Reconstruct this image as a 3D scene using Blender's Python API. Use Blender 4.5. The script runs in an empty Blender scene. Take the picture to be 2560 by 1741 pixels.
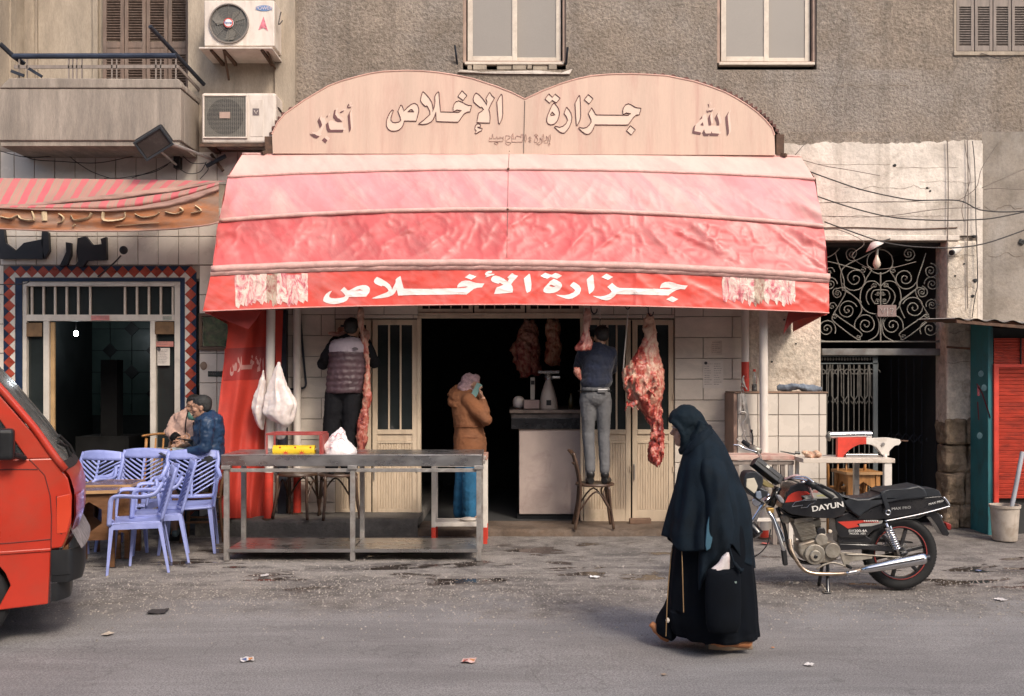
import bpy, bmesh, math, random
from mathutils import Vector, Matrix, noise
R = math.radians
PI = math.pi
random.seed(7)
SC = bpy.context.scene
COL = SC.collection
# ---------------------------------------------------------------- camera, sky, sun, exposure
FPX, CAMH, HZY = 2490.0, 1.70, 940.0
cd = bpy.data.cameras.new('camera'); cam = bpy.data.objects.new('camera', cd); COL.objects.link(cam)
cam.location = (0, 0, CAMH); cam.rotation_euler = (PI/2, 0, 0)
cd.sensor_width = 36; cd.lens = 36*FPX/2560.0; cd.shift_y = (HZY-870.5)/2560.0
cd.clip_end = 500; cd.clip_start = 0.05
cd.dof.use_dof = True; cd.dof.focus_distance = 9.6; cd.dof.aperture_fstop = 5.6
SC.camera = cam
W = bpy.data.worlds.new('World'); SC.world = W; W.use_nodes = True
nt = W.node_tree; nt.nodes.clear()
sk = nt.nodes.new('ShaderNodeTexSky'); sk.sky_type = 'NISHITA'; sk.sun_disc = False
sk.sun_elevation = R(42); sk.sun_rotation = R(150); sk.dust_density = 4.0; sk.air_density = 1.0; sk.ozone_density = 1.0
bg = nt.nodes.new('ShaderNodeBackground'); bg.inputs[1].default_value = 0.15
wo = nt.nodes.new('ShaderNodeOutputWorld')
nt.links.new(sk.outputs[0], bg.inputs[0]); nt.links.new(bg.outputs[0], wo.inputs[0])
sd = bpy.data.lights.new('sun', 'SUN'); sd.energy = 1.5; sd.angle = R(12); sd.color = (1.0, 0.90, 0.78)
sun = bpy.data.objects.new('sun', sd); COL.objects.link(sun)
_el, _az = R(42), R(150)          # sky azimuth is measured from +Y clockwise
_d = Vector((math.sin(_az)*math.cos(_el), math.cos(_az)*math.cos(_el), math.sin(_el)))
sun.rotation_euler = _d.to_track_quat('Z', 'Y').to_euler()
SC.view_settings.view_transform = 'Standard'; SC.view_settings.look = 'None'
SC.view_settings.exposure = 0.60; SC.view_settings.gamma = 1.0
SC.view_settings.use_curve_mapping = False
SC.render.engine = 'CYCLES'; SC.cycles.use_denoising = True
SC.cycles.max_bounces = 6; SC.cycles.transparent_max_bounces = 8

# ---------------------------------------------------------------- helpers
def P(x, y, Y):
    "point of the photograph (x, y) at the distance Y, as a place in the street"
    return Vector(((x-1280.0)/FPX*Y, Y, CAMH+(HZY-y)/FPX*Y))
def X(x, Y): return (x-1280.0)/FPX*Y
def Z(y, Y): return CAMH+(HZY-y)/FPX*Y

ORG = {}
def tag(o, label=None, cat=None, group=None, kind=None):
    if label: o['label'] = label
    if cat: o['category'] = cat
    if group: o['group'] = group
    if kind: o['kind'] = kind
    return o
def thing(name, label, cat, loc=(0, 0, 0), group=None, rz=0.0):
    o = bpy.data.objects.new(name, None); COL.objects.link(o); o.empty_display_size = .1
    o.location = loc; o.rotation_euler = (0, 0, rz); ORG[o.name] = Vector(loc)
    return tag(o, label, cat, group)
def copy_tree(o, parent=None):
    c = o.copy(); COL.objects.link(c); c.parent = parent
    for ch in o.children: copy_tree(ch, c)
    return c

class MB:
    "collects shapes and links them as ONE mesh object"
    def __init__(s): s.v = []; s.f = []
    def add(s, vs, fs):
        n = len(s.v); s.v += [Vector(v) for v in vs]; s.f += [tuple(i+n for i in f) for f in fs]; return s
    def box(s, x0, x1, y0, y1, z0, z1):
        if x0 > x1: x0, x1 = x1, x0
        if y0 > y1: y0, y1 = y1, y0
        if z0 > z1: z0, z1 = z1, z0
        vs = [(x, y, z) for z in (z0, z1) for y in (y0, y1) for x in (x0, x1)]
        return s.add(vs, [(0,2,3,1),(4,5,7,6),(0,1,5,4),(2,6,7,3),(0,4,6,2),(1,3,7,5)])
    def obox(s, p0, p1, w, h, up=(0, 0, 1)):
        "beam from p0 to p1, w across, h along up"
        p0 = Vector(p0); p1 = Vector(p1); d = (p1-p0).normalized(); u = Vector(up)
        a = d.cross(u)
        if a.length < 1e-4: a = d.cross(Vector((0, 1, 0)))
        a.normalize(); u = a.cross(d).normalized(); a *= w/2; u *= h/2
        vs = [p0-a-u, p0+a-u, p0+a+u, p0-a+u, p1-a-u, p1+a-u, p1+a+u, p1-a+u]
        return s.add(vs, [(0,1,2,3),(7,6,5,4),(0,4,5,1),(1,5,6,2),(2,6,7,3),(3,7,4,0)])
    def tube(s, pts, r, n=8, cap=True, sq=1.0):
        pts = [Vector(p) for p in pts]; m = len(pts)
        rs = r if isinstance(r, (list, tuple)) else [r]*m
        rings = []; prev = None
        for i, p in enumerate(pts):
            d = (pts[min(i+1, m-1)]-pts[max(i-1, 0)])
            if d.length < 1e-9: d = Vector((0, 0, 1))
            d.normalize()
            if prev is None:
                a = d.cross(Vector((0, 0, 1)))
                if a.length < .05: a = d.cross(Vector((0, 1, 0)))
            else:
                a = prev-d*prev.dot(d)
                if a.length < 1e-5: a = d.orthogonal()
            a.normalize(); prev = a; b = d.cross(a)
            rings.append([p+(a*math.cos(t)*rs[i]+b*math.sin(t)*rs[i]*sq) for t in [2*PI*k/n for k in range(n)]])
        vs = [v for rg in rings for v in rg]; fs = []
        for i in range(m-1):
            for k in range(n):
                k2 = (k+1) % n; fs.append((i*n+k, i*n+k2, (i+1)*n+k2, (i+1)*n+k))
        if cap: fs += [tuple(range(n))[::-1], tuple((m-1)*n+k for k in range(n))]
        return s.add(vs, fs)
    def cyl(s, p0, p1, r0, r1=None, n=16): return s.tube([p0, p1], [r0, r0 if r1 is None else r1], n)
    def ell(s, c, r, rot=None, nu=14, nv=9):
        c = Vector(c); r = (r, r, r) if not isinstance(r, (tuple, list)) else r
        M = rot if rot else Matrix.Identity(3)
        vs = [c+M @ Vector((0, 0, r[2]))]; fs = []
        for j in range(1, nv):
            t = PI*j/nv
            for k in range(nu):
                p = 2*PI*k/nu
                vs.append(c+M @ Vector((r[0]*math.sin(t)*math.cos(p), r[1]*math.sin(t)*math.sin(p), r[2]*math.cos(t))))
        vs.append(c+M @ Vector((0, 0, -r[2]))); L = len(vs)-1
        for k in range(nu):
            k2 = (k+1) % nu; fs.append((0, 1+k, 1+k2)); fs.append((L, L-nu+k2, L-nu+k))
            for j in range(nv-2):
                a = 1+j*nu; fs.append((a+k, a+nu+k, a+nu+k2, a+k2))
        return s.add(vs, fs)
    def lathe(s, prof, c=(0, 0, 0), n=24, M=None, a0=0, a1=2*PI):
        "profile of (radius, height) about the axis Z through c, turned by M"
        c = Vector(c); full = abs(a1-a0-2*PI) < 1e-6; k_ = n if full else n+1; vs = []; fs = []
        for (r, h) in prof:
            for k in range(k_):
                t = a0+(a1-a0)*k/n; v = Vector((r*math.cos(t), r*math.sin(t), h)); vs.append(c+(M @ v if M else v))
        for i in range(len(prof)-1):
            for k in range(n):
                k2 = (k+1) % k_; fs.append((i*k_+k, i*k_+k2, (i+1)*k_+k2, (i+1)*k_+k))
        return s.add(vs, fs)
    def grid(s, fn, nu, nv, flip=False):
        vs = [fn(i/nu, j/nv) for j in range(nv+1) for i in range(nu+1)]; fs = []
        for j in range(nv):
            for i in range(nu):
                a = j*(nu+1)+i; q = (a, a+1, a+nu+2, a+nu+1); fs.append(q[::-1] if flip else q)
        return s.add(vs, fs)
    def prism(s, poly, y0, y1, fn=None):
        "outline of (x, z) points given a depth from y0 to y1"
        n = len(poly); A = sum(poly[i][0]*poly[(i+1) % n][1]-poly[(i+1) % n][0]*poly[i][1] for i in range(n))
        if A < 0: poly = poly[::-1]
        vs = [Vector((x, y0, z)) for x, z in poly]+[Vector((x, y1, z)) for x, z in poly]
        from mathutils.geometry import tessellate_polygon
        tr = tessellate_polygon([[Vector((x, z, 0)) for x, z in poly]]); fs = []
        for a, b, c in tr:
            ax, bx_, cx = poly[a], poly[b], poly[c]
            if (bx_[0]-ax[0])*(cx[1]-ax[1])-(bx_[1]-ax[1])*(cx[0]-ax[0]) < 0: b, c = c, b
            fs += [(a, b, c), (n+a, n+c, n+b)]
        for i in range(n): fs.append((i, n+i, n+(i+1) % n, (i+1) % n))
        if fn: vs = [fn(v) for v in vs]
        return s.add(vs, fs)
    def xf(s, M, start=0):
        for i in range(start, len(s.v)): s.v[i] = M @ s.v[i]
        return s
    def jit(s, a, sc=3.0, start=0):
        for i in range(start, len(s.v)): s.v[i] = s.v[i]+noise.noise_vector(s.v[i]*sc)*a
        return s
    def mesh(s, name, m=None, org=None, smooth=False):
        me = bpy.data.meshes.new(name); o = org or Vector((0, 0, 0))
        me.from_pydata([tuple(v-o) for v in s.v], [], s.f)
        ms = m if isinstance(m, (list, tuple)) else [m]
        for q in ms:
            if q: me.materials.append(q)
        me.validate()
        if smooth: me.shade_smooth()
        me.update(); return me
    def build(s, name, m, parent=None, world=True, smooth=False, bev=0, seg=2, sub=0, auto=None,
              label=None, cat=None, group=None, kind=None, origin=None):
        org = None
        if parent is not None and world: org = ORG.get(parent.name)
        if parent is None and origin is not None: org = Vector(origin)
        me = s.mesh(name, m, org, smooth)
        o = bpy.data.objects.new(name, me); COL.objects.link(o)
        if parent is None and origin is not None: o.location = origin; ORG[o.name] = Vector(origin)
        if parent is not None:
            o.parent = parent
            if org is not None: ORG[o.name] = org
        if bev:
            b = o.modifiers.new('b', 'BEVEL'); b.width = bev; b.segments = seg; b.limit_method = 'ANGLE'; b.angle_limit = R(40)
        if sub:
            b = o.modifiers.new('s', 'SUBSURF'); b.levels = sub; b.render_levels = sub
        if auto: me.shade_smooth(); me.set_sharp_from_angle(angle=R(auto))
        return tag(o, label, cat, group, kind)

def blob(mb, name, m, parent=None, vox=.012, sm=6, disp=0, dscale=.1, origin=None, disp2=0, d2scale=.03, **kw):
    "one continuous surface grown round the collected shapes"
    o = mb.build(name, m, parent, smooth=True, origin=origin, **kw)
    r = o.modifiers.new('r', 'REMESH'); r.mode = 'VOXEL'; r.voxel_size = vox; r.use_smooth_shade = True
    if sm:
        q = o.modifiers.new('q', 'SMOOTH'); q.factor = .5; q.iterations = sm
    for k, (a, b) in enumerate(((disp, dscale), (disp2, d2scale))):
        if a:
            d = o.modifiers.new('d%d' % k, 'DISPLACE'); d.texture = dtex(b); d.strength = a; d.mid_level = .5; d.texture_coords = 'LOCAL'
    return o
_dt = {}
def dtex(sc, ty='CLOUDS'):
    if (sc, ty) not in _dt:
        t = bpy.data.textures.new('relief', ty); t.noise_scale = sc; _dt[(sc, ty)] = t
        if ty == 'CLOUDS': t.noise_depth = 2
    return _dt[(sc, ty)]

# ---------------------------------------------------------------- materials
def N(nt, t, **k):
    n = nt.nodes.new(t)
    for a, b in k.items(): setattr(n, a, b)
    return n
def mk(name, col, rough=.7, metal=0.0, var=.12, scale=4.0, bump=0.0, bscale=60.0, dirt=None, damt=.5, dscale=2.5,
       stretch=(1, 1, 1), rot=0, sss=0, streak=None, spec=.5, grain=.0, coat=0, trans=0, dlo=.45, wave=None, alpha=None, sheen=0, rvar=.1, bdist=.01):
    "paint, cloth, stone ...: a base colour with slow variation, patches of another colour, grain and relief"
    m = bpy.data.materials.new(name); m.use_nodes = True; nt = m.node_tree; nt.nodes.clear(); L = nt.links.new
    out = N(nt, 'ShaderNodeOutputMaterial'); b = N(nt, 'ShaderNodeBsdfPrincipled'); L(b.outputs[0], out.inputs[0])
    tc = N(nt, 'ShaderNodeTexCoord'); mp = N(nt, 'ShaderNodeMapping'); mp.inputs['Scale'].default_value = stretch; mp.vector_type = 'TEXTURE' if False else 'POINT'
    oi = N(nt, 'ShaderNodeObjectInfo'); ad = N(nt, 'ShaderNodeVectorMath', operation='ADD')
    L(tc.outputs['Object'], ad.inputs[0]); L(oi.outputs['Random'], ad.inputs[1]); src = ad.outputs[0]
    if rot:
        mr_ = N(nt, 'ShaderNodeMapping'); mr_.inputs['Rotation'].default_value = (0, rot, 0); L(src, mr_.inputs[0]); src = mr_.outputs[0]
    L(src, mp.inputs[0]); co = mp.outputs[0]
    n1 = N(nt, 'ShaderNodeTexNoise'); n1.inputs['Scale'].default_value = scale; n1.inputs['Detail'].default_value = 6; n1.inputs['Roughness'].default_value = .62
    L(co, n1.inputs['Vector'])
    c = Vector(col[:3]); lo = [max(0, x*(1-var*1.6)) for x in c]; hi = [min(1, x*(1+var*1.6)) for x in c]
    cr = N(nt, 'ShaderNodeValToRGB'); cr.color_ramp.elements[0].position = .32; cr.color_ramp.elements[1].position = .68
    cr.color_ramp.elements[0].color = (*lo, 1); cr.color_ramp.elements[1].color = (*hi, 1); L(n1.outputs['Fac'], cr.inputs[0])
    cur = cr.outputs[0]
    if dirt:
        n2 = N(nt, 'ShaderNodeTexNoise'); n2.inputs['Scale'].default_value = dscale; n2.inputs['Detail'].default_value = 8; n2.inputs['Roughness'].default_value = .7
        n2.inputs['Distortion'].default_value = .6; L(co, n2.inputs['Vector'])
        r2 = N(nt, 'ShaderNodeMapRange'); r2.inputs[1].default_value = dlo; r2.inputs[2].default_value = dlo+.22; r2.inputs[4].default_value = damt
        L(n2.outputs['Fac'], r2.inputs[0])
        mx = N(nt, 'ShaderNodeMix', data_type='RGBA'); L(r2.outputs[0], mx.inputs[0]); L(cur, mx.inputs[6]); mx.inputs[7].default_value = (*dirt[:3], 1)
        cur = mx.outputs[2]
    if streak:
        m4 = N(nt, 'ShaderNodeMapping'); m4.inputs['Scale'].default_value = (2.6, 1, .16); L(tc.outputs['Object'], m4.inputs[0])
        n4 = N(nt, 'ShaderNodeTexNoise'); n4.inputs['Scale'].default_value = 1.6; n4.inputs['Detail'].default_value = 7; n4.inputs['Roughness'].default_value = .7; L(m4.outputs[0], n4.inputs['Vector'])
        r4 = N(nt, 'ShaderNodeMapRange'); r4.inputs[1].default_value = .52; r4.inputs[2].default_value = .72; r4.inputs[4].default_value = streak[1]; L(n4.outputs['Fac'], r4.inputs[0])
        x4 = N(nt, 'ShaderNodeMix', data_type='RGBA'); L(r4.outputs[0], x4.inputs[0]); L(cur, x4.inputs[6]); x4.inputs[7].default_value = (*streak[0], 1); cur = x4.outputs[2]
    if grain:
        n3 = N(nt, 'ShaderNodeTexNoise'); n3.inputs['Scale'].default_value = bscale; n3.inputs['Detail'].default_value = 4; n3.inputs['Roughness'].default_value = .8
        L(co, n3.inputs['Vector']); r3 = N(nt, 'ShaderNodeMapRange'); r3.inputs[1].default_value = .3; r3.inputs[2].default_value = .7
        r3.inputs[3].default_value = 1-grain; r3.inputs[4].default_value = 1+grain; L(n3.outputs['Fac'], r3.inputs[0])
        mu = N(nt, 'ShaderNodeMix', data_type='RGBA', blend_type='MULTIPLY'); mu.inputs[0].default_value = 1; L(cur, mu.inputs[6])
        cb = N(nt, 'ShaderNodeCombineColor'); [L(r3.outputs[0], cb.inputs[i]) for i in range(3)]; L(cb.outputs[0], mu.inputs[7]); cur = mu.outputs[2]
    L(cur, b.inputs['Base Color'])
    b.inputs['Metallic'].default_value = metal; b.inputs['Specular IOR Level'].default_value = spec
    rr = N(nt, 'ShaderNodeMapRange'); rr.inputs[1].default_value = .3; rr.inputs[2].default_value = .7
    rr.inputs[3].default_value = max(.02, rough-rvar); rr.inputs[4].default_value = min(1, rough+rvar); L(n1.outputs['Fac'], rr.inputs[0]); L(rr.outputs[0], b.inputs['Roughness'])
    if coat: b.inputs['Coat Weight'].default_value = coat; b.inputs['Coat Roughness'].default_value = .15
    if sss: b.inputs['Subsurface Weight'].default_value = sss; b.inputs['Subsurface Radius'].default_value = (.05, .04, .03)
    if sheen: b.inputs['Sheen Weight'].default_value = sheen
    if trans: b.inputs['Transmission Weight'].default_value = trans
    if alpha is not None: b.inputs['Alpha'].default_value = alpha
    if bump:
        nb = N(nt, 'ShaderNodeTexNoise'); nb.inputs['Scale'].default_value = bscale; nb.inputs['Detail'].default_value = 5; nb.inputs['Roughness'].default_value = .65; L(co, nb.inputs['Vector'])
        bp = N(nt, 'ShaderNodeBump'); bp.inputs['Strength'].default_value = bump; bp.inputs['Distance'].default_value = bdist
        L(nb.outputs['Fac'], bp.inputs['Height']); L(bp.outputs[0], b.inputs['Normal'])
    return m
def emit(name, col, s):
    m = bpy.data.materials.new(name); m.use_nodes = True; nt = m.node_tree; nt.nodes.clear()
    e = N(nt, 'ShaderNodeEmission'); e.inputs[0].default_value = (*col, 1); e.inputs[1].default_value = s
    o = N(nt, 'ShaderNodeOutputMaterial'); nt.links.new(e.outputs[0], o.inputs[0]); return m
def smoothc(pts, n=6, closed=False):
    "rounded line through points"
    pts = [Vector(p) for p in pts]; m = len(pts); out = []
    for i in range(m if closed else m-1):
        if closed: p0, p1, p2, p3 = pts[i-1], pts[i], pts[(i+1) % m], pts[(i+2) % m]
        else: p0, p1, p2, p3 = pts[max(i-1, 0)], pts[i], pts[i+1], pts[min(i+2, m-1)]
        for k in range(n):
            t = k/n; out.append(.5*((2*p1)+(-p0+p2)*t+(2*p0-5*p1+4*p2-p3)*t*t+(-p0+3*p1-3*p2+p3)*t**3))
    if not closed: out.append(pts[-1])
    return out
def interp(tab, t):
    "piecewise smooth table lookup: rows (t, a, b, ...)"
    if t <= tab[0][0]: return tab[0][1:]
    for i in range(len(tab)-1):
        if t <= tab[i+1][0]:
            u = (t-tab[i][0])/(tab[i+1][0]-tab[i][0]+1e-9)
            return tuple(a+(b-a)*u for a, b in zip(tab[i][1:], tab[i+1][1:]))
    return tab[-1][1:]
def text(body, name, m, parent, loc, size, rot=(PI/2, 0, 0), ext=.001, shear=0, ax='CENTER', sx=1):
    c = bpy.data.curves.new(name, 'FONT'); c.body = body; c.size = size; c.extrude = ext; c.align_x = ax; c.align_y = 'CENTER'; c.shear = shear; c.materials.append(m)
    o = bpy.data.objects.new(name, c); COL.objects.link(o); o.rotation_euler = rot; o.scale = (sx, 1, 1)
    if parent is not None: o.parent = parent; o.location = Vector(loc)-ORG.get(parent.name, Vector((0, 0, 0)))
    else: o.location = loc
    return o
# ---------------------------------------------------------------- materials of the place
M = {}
M['rough'] = mk('roughcast', (.25, .205, .165), .95, var=.16, scale=1.2, bump=.9, bscale=30, bdist=.03, grain=.38, streak=((.13, .11, .095), .6), dirt=(.30, .27, .245), damt=.75, dscale=.55, spec=.1)
M['beige'] = mk('beige_render', (.36, .30, .235), .9, var=.14, scale=2.2, bump=.4, bscale=45, dirt=(.20, .17, .14), damt=.55, dscale=1.6, stretch=(2.2, 1, .5), spec=.15, grain=.15)
M['balc'] = mk('grimy_concrete', (.30, .255, .215), .9, var=.15, scale=3, bump=.4, bscale=60, dirt=(.16, .14, .125), damt=.6, dscale=2.0, stretch=(2.5, 1, .35), spec=.12, grain=.16)
M['plaster'] = mk('white_plaster', (.66, .59, .52), .9, var=.08, scale=3, bump=.55, bscale=20, bdist=.02, dirt=(.33, .28, .23), damt=.8, dscale=1.9, dlo=.49, streak=((.30, .25, .20), .6), spec=.12, grain=.12)
M['peel'] = mk('peeling_plaster', (.56, .49, .41), .9, var=.12, scale=4, bump=.8, bscale=16, bdist=.03, dirt=(.26, .19, .13), damt=.85, dscale=5.5, dlo=.52, spec=.12, grain=.2)
M['stone'] = mk('old_stone', (.28, .21, .145), .95, var=.25, scale=7, bump=.9, bscale=22, bdist=.03, dirt=(.10, .08, .06), damt=.7, dscale=5, spec=.1, grain=.2)
M['marble'] = mk('marble_tile', (.64, .57, .49), .38, var=.06, scale=3, dirt=(.40, .36, .31), damt=.45, dscale=2.4, stretch=(1, 1, 2), grain=.05, spec=.4)
M['wtile'] = mk('cream_tile', (.63, .57, .50), .3, var=.05, scale=2, dirt=(.40, .35, .30), damt=.5, dscale=3, dlo=.55, spec=.5)
M['stucco'] = mk('smooth_stucco', (.25, .215, .18), .95, var=.16, scale=2.5, bump=.5, bscale=30, dirt=(.33, .30, .27), damt=.7, dscale=1.5, streak=((.14, .12, .10), .6), grain=.15, spec=.1)
M['grout'] = mk('grout', (.24, .20, .17), .95, var=.1)
M['rtile'] = mk('red_tile', (.33, .055, .03), .35, var=.18, scale=9)
M['btile'] = mk('navy_tile', (.006, .018, .05), .45, var=.2, scale=9)
M['alu'] = mk('cream_aluminium', (.58, .53, .46), .45, var=.06, dirt=(.33, .28, .23), damt=.5, dscale=7, dlo=.5)
M['tan'] = mk('tan_paint', (.56, .45, .33), .5, var=.07, scale=3, dirt=(.28, .20, .13), damt=.6, dscale=4, dlo=.52, stretch=(2, 1, .6))
M['wfr'] = mk('window_paint', (.60, .52, .43), .55, var=.07, scale=5, dirt=(.36, .27, .21), damt=.5, dscale=6)
M['wfr2'] = mk('old_frame_wood', (.33, .23, .18), .7, var=.15, scale=8)
M['frost'] = mk('frosted_pane', (.25, .225, .20), .5, var=.04, scale=1, grain=.05, bscale=90, spec=.5)
M['shut'] = mk('shutter_wood', (.155, .105, .08), .7, var=.2, scale=7, stretch=(3, 1, .5), dirt=(.26, .20, .16), damt=.5, dscale=5)
M['shut2'] = mk('faded_shutter_wood', (.23, .19, .165), .8, var=.15, scale=7, stretch=(3, 1, .5))
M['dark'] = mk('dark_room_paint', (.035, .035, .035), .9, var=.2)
M['teal'] = mk('room_tile', (.07, .11, .10), .35, var=.1)
M['glass'] = mk('dark_glass', (.02, .025, .025), .06, var=.1, spec=.5, rvar=.03)
M['iron'] = mk('grey_iron', (.20, .19, .165), .65, var=.2, scale=12, metal=.3)
M['iron2'] = mk('dark_iron', (.03, .034, .045), .5, var=.2, scale=12, metal=.4)
M['rust'] = mk('rusty_iron', (.10, .055, .035), .85, var=.3, scale=14, bump=.4, bscale=40)
M['steel'] = mk('stainless_steel', (.50, .49, .48), .30, metal=.92, var=.08, scale=7, dirt=(.30, .25, .22), damt=.45, dscale=6, rvar=.12, stretch=(.5, 1, 1))
M['galv'] = mk('worn_steel_angle', (.40, .38, .36), .45, metal=.6, var=.15, scale=9, dirt=(.22, .16, .13), damt=.5, dscale=9)
M['chrome'] = mk('chrome', (.75, .75, .77), .10, metal=1, var=.03, rvar=.05)
M['black'] = mk('black_rubber', (.008, .008, .009), .75, var=.2, scale=9)
M['blackp'] = mk('black_plastic', (.009, .0095, .011), .42, var=.15, scale=5)
M['white'] = mk('white_paint', (.66, .61, .55), .5, var=.05, scale=5, dirt=(.40, .33, .27), damt=.5, dscale=7, dlo=.5)
M['pole'] = mk('pole_white_paint', (.66, .60, .54), .5, var=.04, scale=5, dirt=(.42, .34, .28), damt=.5, dscale=5, dlo=.52, stretch=(1, 1, .5))
M['red'] = mk('red_paint', (.58, .045, .025), .5, var=.1, scale=6, dirt=(.28, .03, .02), damt=.5, dscale=8)
M['cable'] = mk('black_cable', (.035, .03, .03), .6)
M['cable2'] = mk('dusty_cable', (.16, .13, .11), .8)
M['acw'] = mk('ac_enamel', (.66, .58, .51), .45, var=.05, scale=4, dirt=(.42, .33, .26), damt=.55, dscale=5, stretch=(1.5, 1, .4))
M['acg'] = mk('ac_grille', (.10, .095, .085), .6)
M['paper'] = mk('paper', (.62, .56, .50), .8, var=.04)
M['ink'] = mk('ink', (.05, .045, .05), .8)
M['skin'] = mk('skin', (.36, .20, .13), .5, var=.08, scale=8)
M['hair'] = mk('black_hair', (.012, .010, .009), .55, var=.3, scale=30, bump=.6, bscale=90)
M['wood'] = mk('brown_wood', (.16, .075, .032), .45, var=.25, scale=6, stretch=(1, 1, 5), dirt=(.08, .04, .02), damt=.5, dscale=6)
M['woodd'] = mk('dark_bentwood', (.055, .028, .017), .4, var=.3, scale=8, dirt=(.12, .08, .05), damt=.4, dscale=9)
M['woodl'] = mk('honey_wood', (.36, .17, .055), .45, var=.2, scale=6, stretch=(5, 1, 1))
M['plastic'] = mk('lavender_plastic', (.29, .335, .64), .42, var=.05, scale=3, dirt=(.16, .19, .46), damt=.45, dscale=5)

# the street: asphalt, with a gravelly, wet apron in front of the shops
def ground_mat():
    m = bpy.data.materials.new('street_surface'); m.use_nodes = True; nt = m.node_tree; nt.nodes.clear(); L = nt.links.new
    out = N(nt, 'ShaderNodeOutputMaterial'); b = N(nt, 'ShaderNodeBsdfPrincipled'); L(b.outputs[0], out.inputs[0])
    g = N(nt, 'ShaderNodeNewGeometry'); sx = N(nt, 'ShaderNodeSeparateXYZ'); L(g.outputs['Position'], sx.inputs[0])
    def noise_(sc, det=6, ro=.6, dist=0, st=None):
        n = N(nt, 'ShaderNodeTexNoise'); n.inputs['Scale'].default_value = sc; n.inputs['Detail'].default_value = det; n.inputs['Roughness'].default_value = ro; n.inputs['Distortion'].default_value = dist
        if st:
            mp = N(nt, 'ShaderNodeMapping'); mp.inputs['Scale'].default_value = st; L(g.outputs['Position'], mp.inputs[0]); L(mp.outputs[0], n.inputs['Vector'])
        else: L(g.outputs['Position'], n.inputs['Vector'])
        return n.outputs['Fac']
    def mr(x, a, b_, c=0, d=1):
        r = N(nt, 'ShaderNodeMapRange'); r.interpolation_type = 'SMOOTHSTEP'
        for i, v in enumerate((a, b_, c, d)): r.inputs[1+i].default_value = v
        L(x, r.inputs[0]); return r.outputs[0]
    def ma(op, a, b_=None):
        q = N(nt, 'ShaderNodeMath', operation=op)
        for i, v in enumerate((a, b_)):
            if v is None: continue
            if isinstance(v, (int, float)): q.inputs[i].default_value = v
            else: L(v, q.inputs[i])
        return q.outputs[0]
    def mix(f, a, b_, bt='MIX'):
        q = N(nt, 'ShaderNodeMix', data_type='RGBA', blend_type=bt)
        if isinstance(f, (int, float)): q.inputs[0].default_value = f
        else: L(f, q.inputs[0])
        for i, v in ((6, a), (7, b_)):
            if isinstance(v, tuple): q.inputs[i].default_value = (*v, 1)
            else: L(v, q.inputs[i])
        return q.outputs[2]
    big = noise_(.8, 5, .6, .4, (1, 2.2, 1)); mid = noise_(6, 7, .7); fine = noise_(95, 4, .9); fine2 = noise_(45, 4, .9, 0, (1, .7, 1))
    road = mix(mr(big, .3, .7), (.180, .170, .168), (.25, .238, .234))
    apron = mix(mr(mid, .3, .7), (.12, .106, .095), (.25, .225, .205))
    yy = ma('ADD', sx.outputs[1], ma('MULTIPLY', ma('SUBTRACT', noise_(1.1, 6, .65), .5), 2.4))
    za = mr(yy, 6.9, 7.7)
    c = mix(za, road, apron)
    # pale dried mud along the front of the tables
    mud = ma('MULTIPLY', mr(yy, 7.8, 8.3), ma('SUBTRACT', 1, mr(yy, 9.2, 9.6)))
    c = mix(ma('MULTIPLY', mud, mr(noise_(2.0, 5, .6, .3, (1, 3, 1)), .40, .55, 0, .75)), c, (.30, .27, .245))
    # dark oily grime close to the kerb and on the right
    gr = ma('MULTIPLY', mr(noise_(1.5, 7, .7, .5, (1, 2, 1)), .50, .62), ma('MULTIPLY', mr(yy, 7.2, 8.2), .7))
    c = mix(gr, c, (.085, .075, .07))
    wet = ma('MULTIPLY', mr(noise_(1.5, 6, .60, .5, (.62, 1.7, 1)), .56, .60), ma('MULTIPLY', mr(yy, 7.6, 8.2), ma('SUBTRACT', 1, mr(yy, 9.6, 10.0))))
    c = mix(mr(noise_(1.6, 7, .7, .2, (.25, 3.2, 1)), .42, .62, 0, .22), c, (.105, .098, .096)); sp = mr(fine, .3, .7, .45, 1.55); cb = N(nt, 'ShaderNodeCombineColor'); [L(sp, cb.inputs[i]) for i in range(3)]
    c = mix(1.0, c, cb.outputs[0], 'MULTIPLY')
    pb = ma('MULTIPLY', mr(fine2, .58, .68), ma('MULTIPLY', za, .7)); c = mix(pb, c, (.38, .34, .30))
    crk = N(nt, 'ShaderNodeTexVoronoi', feature='DISTANCE_TO_EDGE'); crk.inputs['Scale'].default_value = .7; 
    wv = N(nt, 'ShaderNodeVectorMath', operation='ADD'); L(g.outputs['Position'], wv.inputs[0]); 
    nn = N(nt, 'ShaderNodeTexNoise'); nn.inputs['Scale'].default_value = 2.5; nn.inputs['Detail'].default_value = 6; L(g.outputs['Position'], nn.inputs['Vector'])
    L(nn.outputs['Color'], wv.inputs[1]); L(wv.outputs[0], crk.inputs['Vector'])
    c = mix(mr(crk.outputs['Distance'], .002, .007, .30, 0), c, (.06, .055, .05))
    c = mix(wet, c, (.055, .044, .038)); L(c, b.inputs['Base Color'])
    ro = ma('SUBTRACT', .92, ma('MULTIPLY', wet, .84)); L(ro, b.inputs['Roughness'])
    b.inputs['Specular IOR Level'].default_value = .4
    bp = N(nt, 'ShaderNodeBump'); bp.inputs['Strength'].default_value = .6; bp.inputs['Distance'].default_value = .012
    h = ma('ADD', ma('MULTIPLY', mid, 1.5), ma('ADD', ma('MULTIPLY', fine, .35), ma('MULTIPLY', fine2, .8))); h = ma('MULTIPLY', h, ma('MULTIPLY', ma('SUBTRACT', 1, wet), mr(za, 0, 1, .35, 1)))
    L(h, bp.inputs['Height']); L(bp.outputs[0], b.inputs['Normal'])
    return m
M['ground'] = ground_mat()
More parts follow.
